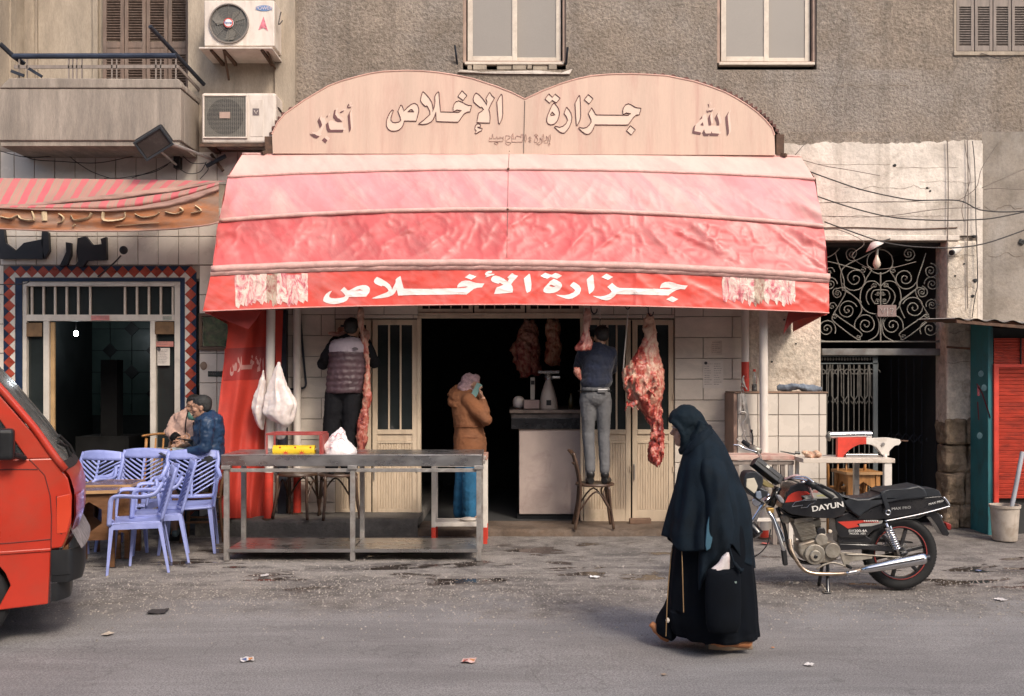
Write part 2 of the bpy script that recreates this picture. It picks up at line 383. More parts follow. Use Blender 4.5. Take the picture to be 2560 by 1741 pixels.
# ================================================================ SETTING
YF = 10.8                                   # the plane of the shop fronts
def ground():
    mb = MB()
    def fz(x, y): return .05*max(0, min(1, (y-8.6)/1.6))
    def q(u, v):
        x = -40+80*u; y = -12+23.2*v
        return Vector((x, y, fz(x, y)+.006*noise.noise(Vector((x*.9, y*.9, 0)))))
    mb.grid(q, 160, 60); mb.build('road', M['ground'], smooth=True, kind='structure')
ground()
def pebbles():
    mb = MB(); rnd = random.Random(3)
    for i in range(11000):
        t = rnd.random(); x = rnd.uniform(-5.2, 5.6); y = 7.2+1.0*rnd.gauss(.75, .62)
        if y < 6.3 or y > 10.1: continue
        s = rnd.uniform(.003, .010)*(1.7 if rnd.random() < .06 else 1)
        z = .05*max(0, min(1, (y-8.6)/1.6))+.002
        a = rnd.uniform(0, PI); vs = []
        for k in range(5): vs.append((x+s*math.cos(a+k*1.257)*rnd.uniform(.7, 1.2), y+s*math.sin(a+k*1.257)*rnd.uniform(.6, 1.1), z-.002))
        vs.append((x, y, z+s*.7)); mb.add(vs, [(k, (k+1) % 5, 5) for k in range(5)])
    mb.build('gravel', mk('gravel', (.27, .24, .215), .9, var=.35, scale=40), kind='stuff', label='loose grit and gravel strewn over the street before the shops', cat='gravel')
pebbles()
def pavement():
    # step in front of the butcher: lower on the right, higher on the left, with worn front edges
    st = mk('step_stone', (.105, .072, .05), .85, var=.25, scale=3, bump=.6, bscale=25, bdist=.02, dirt=(.17, .135, .11), damt=.6, dscale=3, grain=.2)
    sg = mk('step_cement', (.115, .105, .095), .85, var=.25, scale=3, bump=.6, bscale=25, bdist=.02, dirt=(.06, .055, .05), damt=.6, dscale=3, grain=.2)
    for nm, x0, x1, z, m_, yfr in (('pavement', 1045, 1835, .12, st, 10.25), ('pavement', 490, 1045, .22, sg, 10.22), ('pavement', -60, 490, .10, sg, 10.35)):
        xa, xb = X(x0, 10.25), X(x1, 10.25); mb = MB(); n = int((xb-xa)/.06)
        prof = [(0, -.05), (0, z-.03), (.015, z-.008), (.04, z), (.12, z+.001), (.3, z), (.60, z)]
        def q(u, v, prof=prof, xa=xa, xb=xb, yfr=yfr, z=z):
            i = v*(len(prof)-1); k = int(round(i)); dy, h = prof[k]; x = xa+(xb-xa)*u
            w = noise.noise(Vector((x*2.2, k*.2, 1))) ; w2 = noise.noise(Vector((x*7, k*.5, 4)))
            wear = (.03*w+.014*w2)*(1 if k < 5 else 0)
            return Vector((x, yfr+dy+wear, max(-.05, h+(.012*w2+.01*w)*(1 if 0 < k < 6 else 0))))
        mb.grid(q, n, len(prof)-1); mb.box(xa, xb, yfr+.55, YF+3.2, -.05, z-.004)
        mb.build(nm, m_, smooth=True, kind='structure')
pavement()

# ---------------------------------------------------------------- grey roughcast building in the middle and right
B = thing('apartment_building', 'grey roughcast building above the butcher shop with two pale sliding windows', 'building', (2.0, YF, 0))
T = .30
def wallpiece(name, px0, px1, py0, py1, m, par, y0=YF, y1=None, yr=YF, bev=0, kind=None):
    mb = MB().box(X(px0, yr), X(px1, yr), y0, y1 or y0+T, Z(py1, yr), Z(py0, yr)); return mb.build(name, m, par, bev=bev)
ZT = 9.2; PT = HZY-(ZT-CAMH)*FPX/YF          # pixel row of the parapet
for a in ((735, 1157, PT, 175), (1415, 1793, PT, 175), (2042, 2383, PT, 175), (2583, 2900, PT, 330), (1157, 1415, PT, -420), (1793, 2042, PT, -420), (2383, 2583, PT, -420),
          (735, 2383, 175, 330), (2383, 2583, 130, 330), (735, 1872, 330, 700)):
    wallpiece('wall', *a, M['rough'], B)
wallpiece('wall', 2455, 2900, 330, 1330, M['stucco'], B)
wallpiece('pilaster', 690, 740, PT, 705, M['beige'], B, y0=YF-.05, y1=YF+.2)
# white band over the gate with a torn upper edge, piers either side of the gate
def ragged(name, px0, px1, ptop, pbot, m, par, y, th=.02, amp=10, step=7, y1=None):
    top = []; x = px0
    while x <= px1:
        yy = ptop+amp*noise.noise(Vector((x*.013, 3.3, 0)))+amp*.45*noise.noise(Vector((x*.09, 1.3, 0)))
        top.append((X(x, YF), Z(yy, YF))); x += step
    poly = [(X(px0, YF), Z(pbot, YF))]+top+[(X(top and px1, YF), Z(pbot, YF))]
    return MB().prism(poly, y-th, y).build(name, m, par)
wallpiece('lintel_wall', 1872, 2455, 330, 603, M['rough'], B)
ragged('plaster_band', 1955, 2452, 358, 590, M['plaster'], B, YF-.001, amp=13)
wallpiece('ledge', 2040, 2395, 590, 603, M['plaster'], B, y0=YF-.045, y1=YF, bev=.008)
MB().tube([P(x, 571+2*math.sin(x*.02), YF-.03) for x in range(2045, 2396, 12)], .006, 6).build('rusty_bar', M['rust'], B)
wallpiece('pier', 1872, 2053, 603, 1330, M['peel'], B, bev=.02)
wallpiece('pier', 2364, 2441, 603, 1060, M['peel'], B, y0=YF-.03, bev=.02)
wallpiece('shaft', 2441, 2455, 360, 1330, M['plaster'], B, y0=YF-.02, bev=.006)
rnd = random.Random(5); yy = 1046
while yy < 1325:                              # rough stones at the foot of the right pier
    h = rnd.uniform(44, 80); xs = [2362, 2362+rnd.uniform(28, 60), 2442]
    for i in range(2):
        mb = MB().box(X(xs[i], YF)+.004, X(xs[i+1], YF)-.004, YF-.02-rnd.uniform(0, .03), YF+.25, Z(min(yy+h, 1328), YF)+.004, Z(yy, YF)-.004)
        o = mb.build('stone', M['stone'], B, bev=.03, seg=3)
        d = o.modifiers.new('d', 'SUBSURF'); d.subdivision_type = 'SIMPLE'; d.levels = d.render_levels = 2
        d = o.modifiers.new('d', 'DISPLACE'); d.texture = dtex(.12); d.strength = .08; d.texture_coords = 'LOCAL'
    yy += h
rnd = random.Random(21); crm = mk('crack_brown', (.16, .115, .08), .95); stn = mk('drip_stain', (.34, .29, .24), .95, var=.15)
for (xa, xb, yc, am_) in ((2045, 2230, 412, 5), (2240, 2400, 420, 6), (2060, 2390, 506, 4), (2050, 2380, 541, 5), (2110, 2330, 470, 9), (2300, 2440, 455, 6), (2370, 2440, 640, 8), (2368, 2440, 720, 9), (2372, 2440, 830, 8), (2370, 2436, 905, 10), (2460, 2560, 520, 12), (2470, 2560, 640, 14), (1240, 1330, 180, 5), (800, 860, 205, 12), (2080, 2300, 215, 10)):
    pts = []; x = xa
    while x < xb: pts.append(P(x, yc+am_*noise.noise(Vector((x*.03, yc, 0)))+am_*.5*noise.noise(Vector((x*.17, yc, 3))), YF-(.032 if 2364 < x < 2441 and yc > 600 else .022 if yc < 590 and 1955 < x < 2452 else .002))); x += 6
    MB().tube(pts, [.0012+.0022*abs(noise.noise(p*9)) for p in pts], 4).build('crack', crm, B)
for (x, y, r) in ((2435, 592, .026), (2438, 702, .030), (2431, 740, .022), (2236, 414, .02), (2318, 470, .014), (2325, 478, .012), (2555, 605, .04), (2410, 660, .012), (2388, 690, .012), (1960, 800, .012), (1990, 860, .010), (1930, 905, .012)):
    MB().ell(P(x, y, YF-.012 if x > 2441 else YF-.03 if x > 2364 else YF-.021 if y < 590 else YF), (r, .014, r*.8)).jit(r*.35, 30).build('hole', M['dark'], B)
# drips of pipe, conduit and wires fixed to the pier
for x0, x1 in ((2368, 2372), (2418, 2421)):
    MB().tube([P(x0+(x1-x0)*t/9+2*math.sin(t), 352+t*70, YF-.05) for t in range(7)], .006, 6).build('conduit', M['cable2'], B)

# windows above
def slider(px0, px1, pb, nm, lab):
    w = thing('sliding_window', lab, 'window', (X((px0+px1)/2, YF), YF, Z(pb, YF)), group='sliding windows of the grey building')
    x0, x1, zb, zt = X(px0, YF), X(px1, YF), Z(pb, YF), Z(-420, YF); y = YF+.03
    MB().box(x0, x0+.035, y, y+.12, zb, zt).box(x1-.035, x1, y, y+.12, zb, zt).box(x0+.035, x1-.035, y, y+.12, zb-.012, zb+.02).build('outer_frame', M['wfr2'], w, bev=.004)
    for k, (a, b) in enumerate(((x0+.05, (x0+x1)/2+.03), ((x0+x1)/2-.03, x1-.05))):
        yy = y+.01+k*.045
        MB().box(a, a+.055, yy, yy+.035, zb+.022, zt).box(b-.055, b, yy, yy+.035, zb+.022, zt).box(a+.055, b-.055, yy, yy+.035, zb+.022, zb+.075).build('sash', M['wfr'], w, bev=.004)
        MB().box(a+.055, b-.055, yy+.012, yy+.02, zb+.075, zt).build('pane', M['frost'], w)
    MB().box(x0+.02, x1-.02, y-.035, y+.03, zb-.03, zb).build('sill', M['wfr'], w, bev=.006)
    MB().box(x0-.02, x1+.02, y+.2, y+.22, zb-.05, zt).build('backing', M['dark'], w)
    return w, x0, x1, zb
w1, x0, x1, zb = slider(1157, 1415, 155, 'a', 'pale two pane sliding window above the valley of the double arched sign')
rnd = random.Random(2); x = x0+.05
while x < x1-.06:                             # bare bricks under the first window
    w_ = rnd.choice((.06, .10, .16, .17)); 
    if x+w_ > x1-.05: break
    if rnd.random() < .88: MB().box(x, x+w_-.012, YF-.004+rnd.uniform(0, .02), YF+.1, zb-.085+rnd.uniform(0, .012), zb-.03).build('brick', M['beige'], w1, bev=.004)
    x += w_
MB().prism([(x0-.03, zb-.09), (x0+.2, zb-.115), (x1-.3, zb-.10), (x1-.05, zb-.125), (x1+.07, zb-.08), (x1+.04, zb-.14), (x0+.3, zb-.135), (x0-.06, zb-.12)], YF-.025, YF+.01).build('mortar_lip', M['plaster'], w1, bev=.006)
for (a, b, c, d) in ((1137, 113, 1144, 165), (1419, 118, 1415, 166)):
    MB().tube([P(a, b, YF-.09), P((a+c)/2, (b+d)/2, YF-.06), P(c, d, YF+.02)], .012, 6).build('iron_peg', M['iron2'], w1)
w2, _, _, _ = slider(1793, 2042, 156, 'b', 'pale two pane sliding window above the right arch of the sign')
def louvred(root, px0, px1, pyb, pyt, Y, m, ncol, slat=9.5, tilt=0, rails=(), dark=True, zt=None):
    "louvred shutters: stiles, rails and every slat"
    wd = (px1-px0)/ncol
    for c in range(ncol):
        a, b = px0+c*wd+1, px0+(c+1)*wd-1; xa, xb = X(a, Y), X(b, Y); st = (xb-xa)*.17
        f = MB(); zb_, zt_ = Z(pyb, Y), Z(pyt, Y)
        f.box(xa, xa+st, Y, Y+.035, zb_, zt_).box(xb-st, xb, Y, Y+.035, zb_, zt_)
        rs = [pyb]+list(rails)
        for k, r in enumerate(rs): f.box(xa+st, xb-st, Y+.003, Y+.032, Z(r, Y) if k == 0 else Z(r+9, Y), Z(r-14, Y) if k == 0 else Z(r-9, Y))
        leaf = f.build('shutter_leaf', m, root, bev=.003)
        y = pyb-18; me = None
        while y > pyt+4:
            if not any(abs(y-r) < 14 for r in rails):
                if me is None:
                    sb = MB().obox((-(xb-xa)/2+st, 0, 0), ((xb-xa)/2-st, 0, 0), .034, .009, up=(0, .62, .78)); me = sb.mesh('slat', m)
                o = bpy.data.objects.new('slat', me); COL.objects.link(o); o.parent = leaf
                o.location = Vector(((xa+xb)/2, Y+.018, Z(y, Y)))-ORG[root.name]
            y -= slat
sw = thing('shuttered_window', 'faded closed louvred shutters of the window high at the far right', 'window', (X(2480, YF), YF, Z(130, YF)))
louvred(sw, 2390, 2575, 128, -60, YF+.02, M['shut2'], 4, slat=6.2, rails=(8,))
MB().box(X(2383, YF), X(2390, YF), YF-.01, YF+.12, Z(132, YF), Z(-400, YF)).box(X(2383, YF), X(2583, YF), YF-.02, YF+.12, Z(140, YF), Z(130, YF)).box(X(2575, YF), X(2583, YF), YF-.01, YF+.12, Z(130, YF), Z(-400, YF)).build('surround', M['beige'], sw, bev=.006)
MB().box(X(2390, YF), X(2575, YF), YF+.1, YF+.12, Z(130, YF), Z(-400, YF)).build('backing', M['dark'], sw)
MB().tube([P(2452, 133, YF-.03)]+[P(2468+k*12, 138+10*math.sin(PI*k/6), YF-.03) for k in range(7)], .004, 5).build('sagging_wire', M['cable'], sw)

# ---------------------------------------------------------------- tiles one by one
def tiles(par, px0, px1, py0, py1, Y, w, h, m, gap=.005, th=.012, bond=0, x0off=0, bev=.002, skip=None, anchor='top'):
    xa, xb, zb_, zt_ = X(px0, Y), X(px1, Y), Z(py1, Y), Z(py0, Y); cache = {}; r = 0; z = zt_
    rnd = random.Random(int(px0*7+py0))
    while z > zb_+.02:
        z1 = z; z0 = max(z-h, zb_); x = xa-(x0off if r % 2 == 0 else (x0off+bond*w) % w)
        while x < xb-.012:
            a, b = max(x, xa), min(x+w, xb)
            if b-a > .02 and not (skip and skip((a+b)/2, (z0+z1)/2)):
                key = (round(b-a, 3), round(z1-z0, 3))
                if key not in cache:
                    hw, hh = (b-a-gap)/2, (z1-z0-gap)/2; bt = .003
                    vs = [(-hw, 0, -hh), (hw, 0, -hh), (hw, 0, hh), (-hw, 0, hh), (-hw+bt, -th, -hh+bt), (hw-bt, -th, -hh+bt), (hw-bt, -th, hh-bt), (-hw+bt, -th, hh-bt)]
                    cache[key] = MB().add(vs, [(4, 5, 6, 7), (0, 1, 5, 4), (1, 2, 6, 5), (2, 3, 7, 6), (3, 0, 4, 7)]).mesh('tile', m)
                o = bpy.data.objects.new('tile', cache[key]); COL.objects.link(o); o.parent = par
                o.location = Vector(((a+b)/2, Y+rnd.uniform(-.0015, .0015), (z0+z1)/2))-ORG[par.name]
                o.rotation_euler = (rnd.uniform(-.004, .004), 0, 0)
            x += w
        z -= h; r += 1

# ---------------------------------------------------------------- the butcher shop's front
SH = thing('butcher_shopfront', 'tiled butcher shop front with tan folding doors and an open dark doorway', 'shop', (X(1260, YF), YF, 0))
wallpiece('wall', 630, 838, 700, 1310, M['grout'], SH)
wallpiece('wall', 1686, 1872, 700, 1330, M['grout'], SH)
wallpiece('wall', 838, 1045, 700, 800, M['grout'], SH)
wallpiece('wall', 1458, 1686, 700, 800, M['grout'], SH)
tiles(SH, 632, 838, 735, 1297, YF, .63, .226, M['marble'], bond=.5, x0off=.2)
tiles(SH, 838, 1045, 735, 797, YF, .63, .226, M['marble'], bond=.5, x0off=.1)
tiles(SH, 1458, 1686, 735, 797, YF, .63, .226, M['marble'], bond=.5, x0off=.3)
tiles(SH, 1686, 1870, 740, 1322, YF, .63, .226, M['marble'], bond=.5, x0off=.32)
# interior
RM = thing('shop_interior', 'dark unlit room of the butcher shop behind the open doorway', 'room', (X(1260, YF), YF+.3, 0))
xa, xb = X(838, YF), X(1686, YF)
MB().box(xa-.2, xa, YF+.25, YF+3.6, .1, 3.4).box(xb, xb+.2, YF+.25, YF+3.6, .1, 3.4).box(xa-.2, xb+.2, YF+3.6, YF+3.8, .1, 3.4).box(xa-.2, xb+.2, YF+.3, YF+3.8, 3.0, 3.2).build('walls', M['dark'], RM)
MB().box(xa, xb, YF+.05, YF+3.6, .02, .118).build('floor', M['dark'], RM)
# transom over the doorway
def frame_rect(mb, x0, x1, z0, z1, y, t, w):
    mb.box(x0, x1, y, y+t, z0, z0+w).box(x0, x1, y, y+t, z1-w, z1).box(x0, x0+w, y, y+t, z0+w, z1-w).box(x1-w, x1, y, y+t, z0+w, z1-w); return mb
y = YF+.02
MB().box(X(1045, y), X(1458, y), y-.02, y+.06, Z(796, y), Z(783, y)).build('transom_rail', M['tan'], SH, bev=.003)
for a, b in ((1045, 1182), (1186, 1312), (1316, 1458)):
    f = MB(); frame_rect(f, X(a, y), X(b, y), Z(783, y)+.001, Z(700, y), y, .05, .045); t = f.build('transom_window', M['tan'], SH, bev=.003)
    MB().box(X(a, y)+.04, X(b, y)-.04, y+.03, y+.036, Z(779, y), Z(704, y)).build('pane', M['glass'], t)
    for k in range(4):
        xx = X(a+(b-a)*(k+1)/5, y); MB().box(xx-.006, xx+.006, y+.012, y+.024, Z(780, y), Z(703, y)).build('bar', M['tan'], t)
MB().box(X(838, y), X(1045, y), y-.02, y+.04, Z(800, y), Z(795, y)).box(X(1458, y), X(1686, y), y-.02, y+.04, Z(800, y), Z(795, y)).build('head_frame', M['tan'], SH, bev=.003)
def leaf(px0, px1, Y, lab=None, rot=0, hinge='L', pyt=800, pyb=1303, midrail=1079, nbars=2, inside=None):
    "tan metal folding door leaf: barred glass above, fluted panel below"
    x0, x1 = X(px0, Y), X(px1, Y); zt, zb_ = Z(pyt, Y), Z(pyb, Y); zm = Z(midrail, Y); w = .055
    f = MB(); f.box(x0, x0+w, Y, Y+.04, zb_, zt).box(x1-w, x1, Y, Y+.04, zb_, zt).box(x0+w, x1-w, Y, Y+.04, zt-w, zt).box(x0+w, x1-w, Y-.006, Y+.045, zm-.03, zm+.02)
    f.box(x0+w, x1-w, Y, Y+.04, zm-.13, zm-.10).box(x0+w, x1-w, Y+.006, Y+.034, zb_, zb_+.13).box(x0+w, x1-w, Y+.012, Y+.03, zm-.10, zm-.03)
    d = f.build('door_leaf', M['tan'], SH, bev=.003, label=lab)
    MB().box(x0+w, x1-w, Y+.02, Y+.026, zm+.02, zt-w).build('pane', inside or M['glass'], d)
    for k in range(nbars):
        xx = x0+w+(x1-x0-2*w)*(k+1)/(nbars+1); MB().box(xx-.009, xx+.009, Y-.004, Y+.014, zm+.02, zt-w).build('bar', M['tan'], d)
    n = max(3, int((x1-x0-2*w)/.028)); sw_ = (x1-x0-2*w)/n; me = MB().add([(-sw_*.5, 0, 0), (-sw_*.32, -.008, 0), (sw_*.32, -.008, 0), (sw_*.5, 0, 0), (-sw_*.5, 0, 1), (-sw_*.32, -.008, 1), (sw_*.32, -.008, 1), (sw_*.5, 0, 1)], [(0, 1, 5, 4), (1, 2, 6, 5), (2, 3, 7, 6)]).mesh('slat', M['tan'])
    for k in range(n):
        o = bpy.data.objects.new('slat', me); COL.objects.link(o); o.parent = d; o.scale = (1, 1, zm-.13-(zb_+.13))
        o.location = Vector((x0+w+sw_*(k+.5), Y+.016, zb_+.13))-ORG[SH.name]
    if px0 > 900:
        MB().cyl((x0+.02, Y-.012, Z(1200, Y)), (x0+.02, Y-.012, Z(1160, Y)), .007, n=8).build('bolt', M['galv'], d)
        for hz in (1000, 1180): MB().cyl((x1-.006, Y-.008, Z(hz, Y)), (x1-.006, Y-.008, Z(hz-14, Y)), .008, n=8).build('hinge', M['tan'], d)
    return d
leaf(838, 928, YF+.02, nbars=2)
leaf(931, 1043, YF+.0, nbars=2)
MB().box(X(1043, YF), X(1052, YF), YF-.01, YF+.1, Z(1304, YF), Z(790, YF)).box(X(1452, YF), X(1459, YF), YF+.03, YF+.12, Z(1304, YF), Z(796, YF)).build('jamb', M['tan'], SH, bev=.004)
leaf(1460, 1577, YF+.02, nbars=3, pyb=1305)
leaf(1581, 1684, YF+.01, nbars=1, pyb=1306)

# ---------------------------------------------------------------- gateway
G = thing('iron_gateway', 'dark gateway with scrolled iron fanlight and a barred gate', 'gateway', (X(2208, YF), YF, 0))
YG = YF+.16
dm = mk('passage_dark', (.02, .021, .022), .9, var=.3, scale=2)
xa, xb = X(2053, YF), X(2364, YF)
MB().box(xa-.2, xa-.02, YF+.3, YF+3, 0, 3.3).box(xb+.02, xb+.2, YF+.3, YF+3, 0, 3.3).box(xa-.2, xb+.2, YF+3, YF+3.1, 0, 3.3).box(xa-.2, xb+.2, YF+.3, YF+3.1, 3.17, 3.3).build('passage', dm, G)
MB().box(X(2053, YG), X(2364, YF), YG-.03, YG+.05, Z(889, YG), Z(872, YG)).build('crossbeam', mk('bluegrey_beam', (.17, .17, .165), .7, var=.2, scale=8, dirt=(.10, .07, .05), damt=.5, dscale=9), G, bev=.008)
MB().box(X(2053, YG), X(2364, YF), YG-.03, YG+.14, Z(616, YG), Z(603, YF)+.02).build('lintel', M['dark'], G)
def C3(cx, cy): return P(2040+cx/5.1, 590+cy/5.1, YG)
SPR = [(495,548,150,1,200),(1135,545,135,-1,-20),(400,950,118,1,20),(635,1135,135,-1,200),(970,1140,135,1,-20),(1245,920,135,-1,160),(135,1185,112,1,-30),(1450,1190,118,-1,210),
       (205,900,52,1,0),(272,735,62,1,90),(180,615,85,1,0),(1350,720,70,-1,90),(1480,880,72,-1,200),(1480,615,92,-1,180),(1460,450,92,-1,90),(1630,800,105,1,180),(460,230,85,-1,300),(1180,230,80,1,240),(170,460,60,1,0),
       (745,640,34,-1,200),(885,640,34,1,-20),(785,735,26,1,200),(850,735,26,-1,-20),(785,830,26,-1,200),(862,830,26,1,-20),(245,1025,36,1,90),(540,1295,34,-1,300),(1400,1020,36,-1,90),(1110,1285,34,1,240),(590,440,42,-1,90),(985,440,42,1,90)]
for (cx, cy, r, s, a0) in SPR:
    c = C3(cx, cy); rr = r/5.1/FPX*YG; pts = []; n = 34; turns = 2.1 if r > 60 else 1.3
    for k in range(n+1):
        t = k/n; q = rr*(1-t)**1.15+rr*.10; a = R(a0)+s*t*turns*2*PI
        pts.append(c+Vector((q*math.cos(a), .008*math.sin(k), q*math.sin(a))))
    MB().tube(pts, [.0062]*(n)+[.011], 6).build('scroll', M['iron'], G)
def gt(name, pts, r=.0062, nn=5): MB().tube(smoothc([C3(*p) for p in pts], nn), r, 6).build(name, M['iron'], G)
gt('centre_bar', [(822, 465), (822, 1355)], .009, 1)
gt('scroll', [(340, 700), (330, 430), (600, 270), (830, 150)]); gt('scroll', [(350, 690), (480, 770), (560, 860), (580, 960), (520, 1060)])
gt('scroll', [(1270, 680), (1180, 750), (1080, 830), (1065, 900), (1130, 1050)])
for s in (-1, 1):
    f = lambda x, s=s: 822+s*(x-822)
    gt('scroll', [(f(830), 640), (f(900), 580), (f(1010), 600), (f(1075), 720), (f(1070), 880), (f(980), 975), (f(860), 1000)])
    gt('scroll', [(f(900), 640), (f(985), 710), (f(1005), 800), (f(970), 880)]); gt('scroll', [(f(830), 690), (f(910), 700), (f(940), 780), (f(900), 860), (f(850), 860)])
    gt('scroll', [(f(1030), 630), (f(1000), 540), (f(940), 440), (f(970), 390)])
    gt('scroll', [(f(1000), 1350), (f(870), 1270), (f(840), 1120), (f(880), 1010)]); gt('scroll', [(f(1290), 680), (f(1290), 560), (f(1360), 350), (f(1400), 220)])
    gt('scroll', [(f(1420), 990), (f(1340), 860), (f(1270), 730), (f(1290), 660), (f(1390), 680)]); gt('scroll', [(f(1480), 1350), (f(1580), 1330), (f(1660), 1250)])
    gt('bar', [(f(1350), 1040), (f(1080), 1230), (f(1080), 1290), (f(1120), 1320), (f(1400), 1110), (f(1440), 1040), (f(1400), 1000), (f(1350), 1040)], nn=4)
    gt('bar', [(f(1265), 690), (f(1065), 850)], nn=1)
gt('ring', [(815+165*math.cos(a), 330+155*math.sin(a)) for a in [k*PI/8 for k in range(17)]], nn=2)
gt('scroll', [(0, 330), (200, 250), (300, 160)]); gt('scroll', [(100, 320), (250, 350), (560, 440)])
for y_ in (1350,): gt('bottom_bar', [(60, y_), (1680, y_)], .010, 1)
pl = MB().box(*(lambda a, b: (a.x, b.x, YG-.035, YG-.02, b.z, a.z))(C3(770, 885), C3(1010, 1035))).build('number_plate', mk('plate_enamel', (.20, .14, .13), .6, var=.15, scale=9), G, bev=.004)
ltm = mk('plate_figures', (.42, .38, .36), .7)
for a in (((805, 925), (835, 990), (862, 925)), ((893, 920), (893, 1025)), ((925, 935), (968, 930), (945, 1000))):
    MB().tube([C3(*q)+Vector((0, -.037, 0)) for q in a], .0048, 5).build('figure', ltm, pl, world=True)
# lower gate, left leaf
def C4(cx, cy): return P(2040+cx/1.977, 560+cy/1.977, YG+.05)
gim = mk('dim_iron', (.10, .095, .085), .7, var=.25, scale=12); xs = [30, 53, 82, 107, 136, 160, 187, 212, 240, 262]
gl = MB().obox(C4(292, 660), C4(292, 1480), .05, .03, up=(0, 1, 0)).obox(C4(22, 690), C4(305, 690), .03, .012).obox(C4(22, 655), C4(305, 655), .03, .01).build('gate_leaf', mk('gate_paint', (.085, .10, .105), .7, var=.2), G)
for i, x_ in enumerate(xs): MB().tube([C4(x_, 692), C4(x_, 1480)], .0068, 6).build('bar', gim, gl)
for x_ in range(45, 290, 48):
    for s in (-1, 1):
        c = C4(x_+s*12, 735); pts = [c+Vector((s*.045*(1-t)*math.cos(t*7), 0, .045*(1-t)*math.sin(t*7))) for t in [k/16 for k in range(15)]]
        MB().tube(pts, .006, 5).build('scroll', gim, gl)
    for s in (-1, 1): MB().tube([C4(x_+s*22, 692), C4(x_+s*16, 760), C4(x_+s*16, 850), C4(x_, 872), C4(x_+s*10, 890), C4(x_+s*18, 876)], .006, 5).build('scroll', gim, gl)
for x_ in range(30, 290, 14): MB().ell(C4(x_, 668), (.012, .008, .02), nu=8, nv=5).build('finial', gim, gl)
# right leaf stands open, turned into the passage
gr = MB().obox(C4(655, 640)+Vector((0, .1, 0)), C4(655, 1480)+Vector((0, .1, 0)), .05, .03, up=(0, 1, 0)).build('gate_leaf', mk('gate_paint_dark', (.045, .05, .055), .7, var=.2), G)
for i in range(7):
    t = .1+i*.14; a = C4(640-i*18, 1100)+Vector((0, .1+t*.9, 0)); b = C4(640-i*18, 1480)+Vector((0, .1+t*.9, 0)); c = C4(640-i*18, 660)+Vector((0, .1+t*.9, 0))
    MB().tube([c, b], .007, 6).build('bar', M['iron2'], gr)
    MB().tube(smoothc([a, a+Vector((.04, 0, .05)), a+Vector((0, 0, .1)), a+Vector((-.04, 0, .05)), a], 4), .006, 5).build('scroll', M['iron2'], gr)

# ---------------------------------------------------------------- left building with balcony
L_ = thing('cafe_building', 'beige rendered building with a balcony over the tiled cafe', 'building', (X(250, YF), YF, 0))
wallpiece('wall', 470, 695, PT, 560, M['beige'], L_)
wallpiece('wall', 632, 690, 560, 700, M['grout'], L_)
wallpiece('wall', -900, 0, PT, 560, M['beige'], L_)
wallpiece('wall', 0, 470, 355, 700, M['grout'], L_, y0=YF+.005)
wallpiece('wall', -20, 500, PT, 700, M['beige'], L_, y0=YF+.5, y1=YF+.7, yr=YF+.5)
MB().box(X(0, YF), X(470, YF), YF+.1, YF+.6, Z(380, YF), Z(356, YF)).box(X(0, YF)-.01, X(0, YF)+.02, YF+.2, YF+.5, Z(380, YF), ZT).box(X(0, YF), X(470, YF), YF, YF+.5, Z(-330, YF), Z(-420, YF)).build('loggia', M['beige'], L_)
MB().obox(P(92, -60, YF+.48), P(92, 230, YF+.48), .02, .05, up=(0, 1, 0)).obox(P(240, -60, YF+.48), P(240, 230, YF+.48), .06, .06, up=(0, 1, 0)).build('door_surround', M['beige'], L_, bev=.006)
ls = thing('louvred_shutters', 'tall brown louvred balcony shutters standing closed over the balcony rail', 'shutters', (X(360, YF+.45), YF+.45, Z(230, YF)))
louvred(ls, 256, 474, 260, -60, YF+.42, M['shut'], 4, slat=6.6, rails=(113, 128))
MB().tube([P(32, -60, YF+.3), P(32, 230, YF+.3)], .035, 10).build('drainpipe', M['beige'], L_)
# balcony: parapet, chamfered coping, side
YB = 10.2; bal = L_
x1 = X(452, YB)
MB().box(X(0, YB), x1, YB, YB+.12, Z(352, YB), Z(222, YB)).box(x1-.1, x1, YB+.12, YF+.02, Z(352, YB), Z(222, YB)).box(X(0, YB)-.03, X(0, YB)+.02, YB, YF, Z(352, YB), Z(222, YB)).build('balcony_parapet', M['balc'], bal, bev=.012, seg=3)
MB().prism([(X(-2, YB), Z(222, YB)+.001), (x1+.012, Z(222, YB)+.001), (x1+.012, Z(214, YB)), (x1-.02, Z(198, YB)), (X(24, YB), Z(196, YB))], YB-.012, YB+.14).box(x1-.1, x1+.012, YB+.14, YF, Z(222, YB)+.001, Z(206, YB)).build('coping', M['balc'], bal, bev=.012, seg=3)
MB().box(X(0, YB), x1-.02, YB+.02, YF+.4, Z(352, YB)-.05, Z(352, YB)+.1).build('balcony_slab', M['balc'], bal)
rl = thing('balcony_railing', 'dark blue iron handrail with thin bars above the balcony parapet', 'railing', (X(250, YB), YB, Z(205, YB)))
yr = YB+.06
MB().tube([P(32, 141, yr), P(440, 140, yr)], .028, 10).build('handrail', mk('navy_iron', (.025, .035, .06), .5, var=.2), rl)
MB().tube([P(375, 66, yr-.25), P(510, 212, YF-.05)], .022, 10).build('loose_pole', M['iron2'], rl)
MB().tube([P(0, 110, yr-.1), P(32, 140, yr), P(60, 160, yr+.1)], .026, 8).build('loose_pole', M['iron2'], rl)
MB().obox(P(35, 168, yr), P(445, 167, yr), .012, .035).obox(P(445, 167, yr), P(498, 225, YF), .012, .035).build('flat_rail', M['shut2'], rl)
for x_ in (48, 68, 172, 182, 192, 205, 280, 292, 390, 402, 440): MB().obox(P(x_, 148, yr), P(x_, 200, yr), .012, .012).build('bar', M['shut2'], rl)
for a, b in (((28, 178), (60, 190)), ((72, 172), (105, 192))): MB().obox(P(*a, yr-.02), P(*b, yr-.02), .02, .03).build('bracket', M['iron2'], rl)
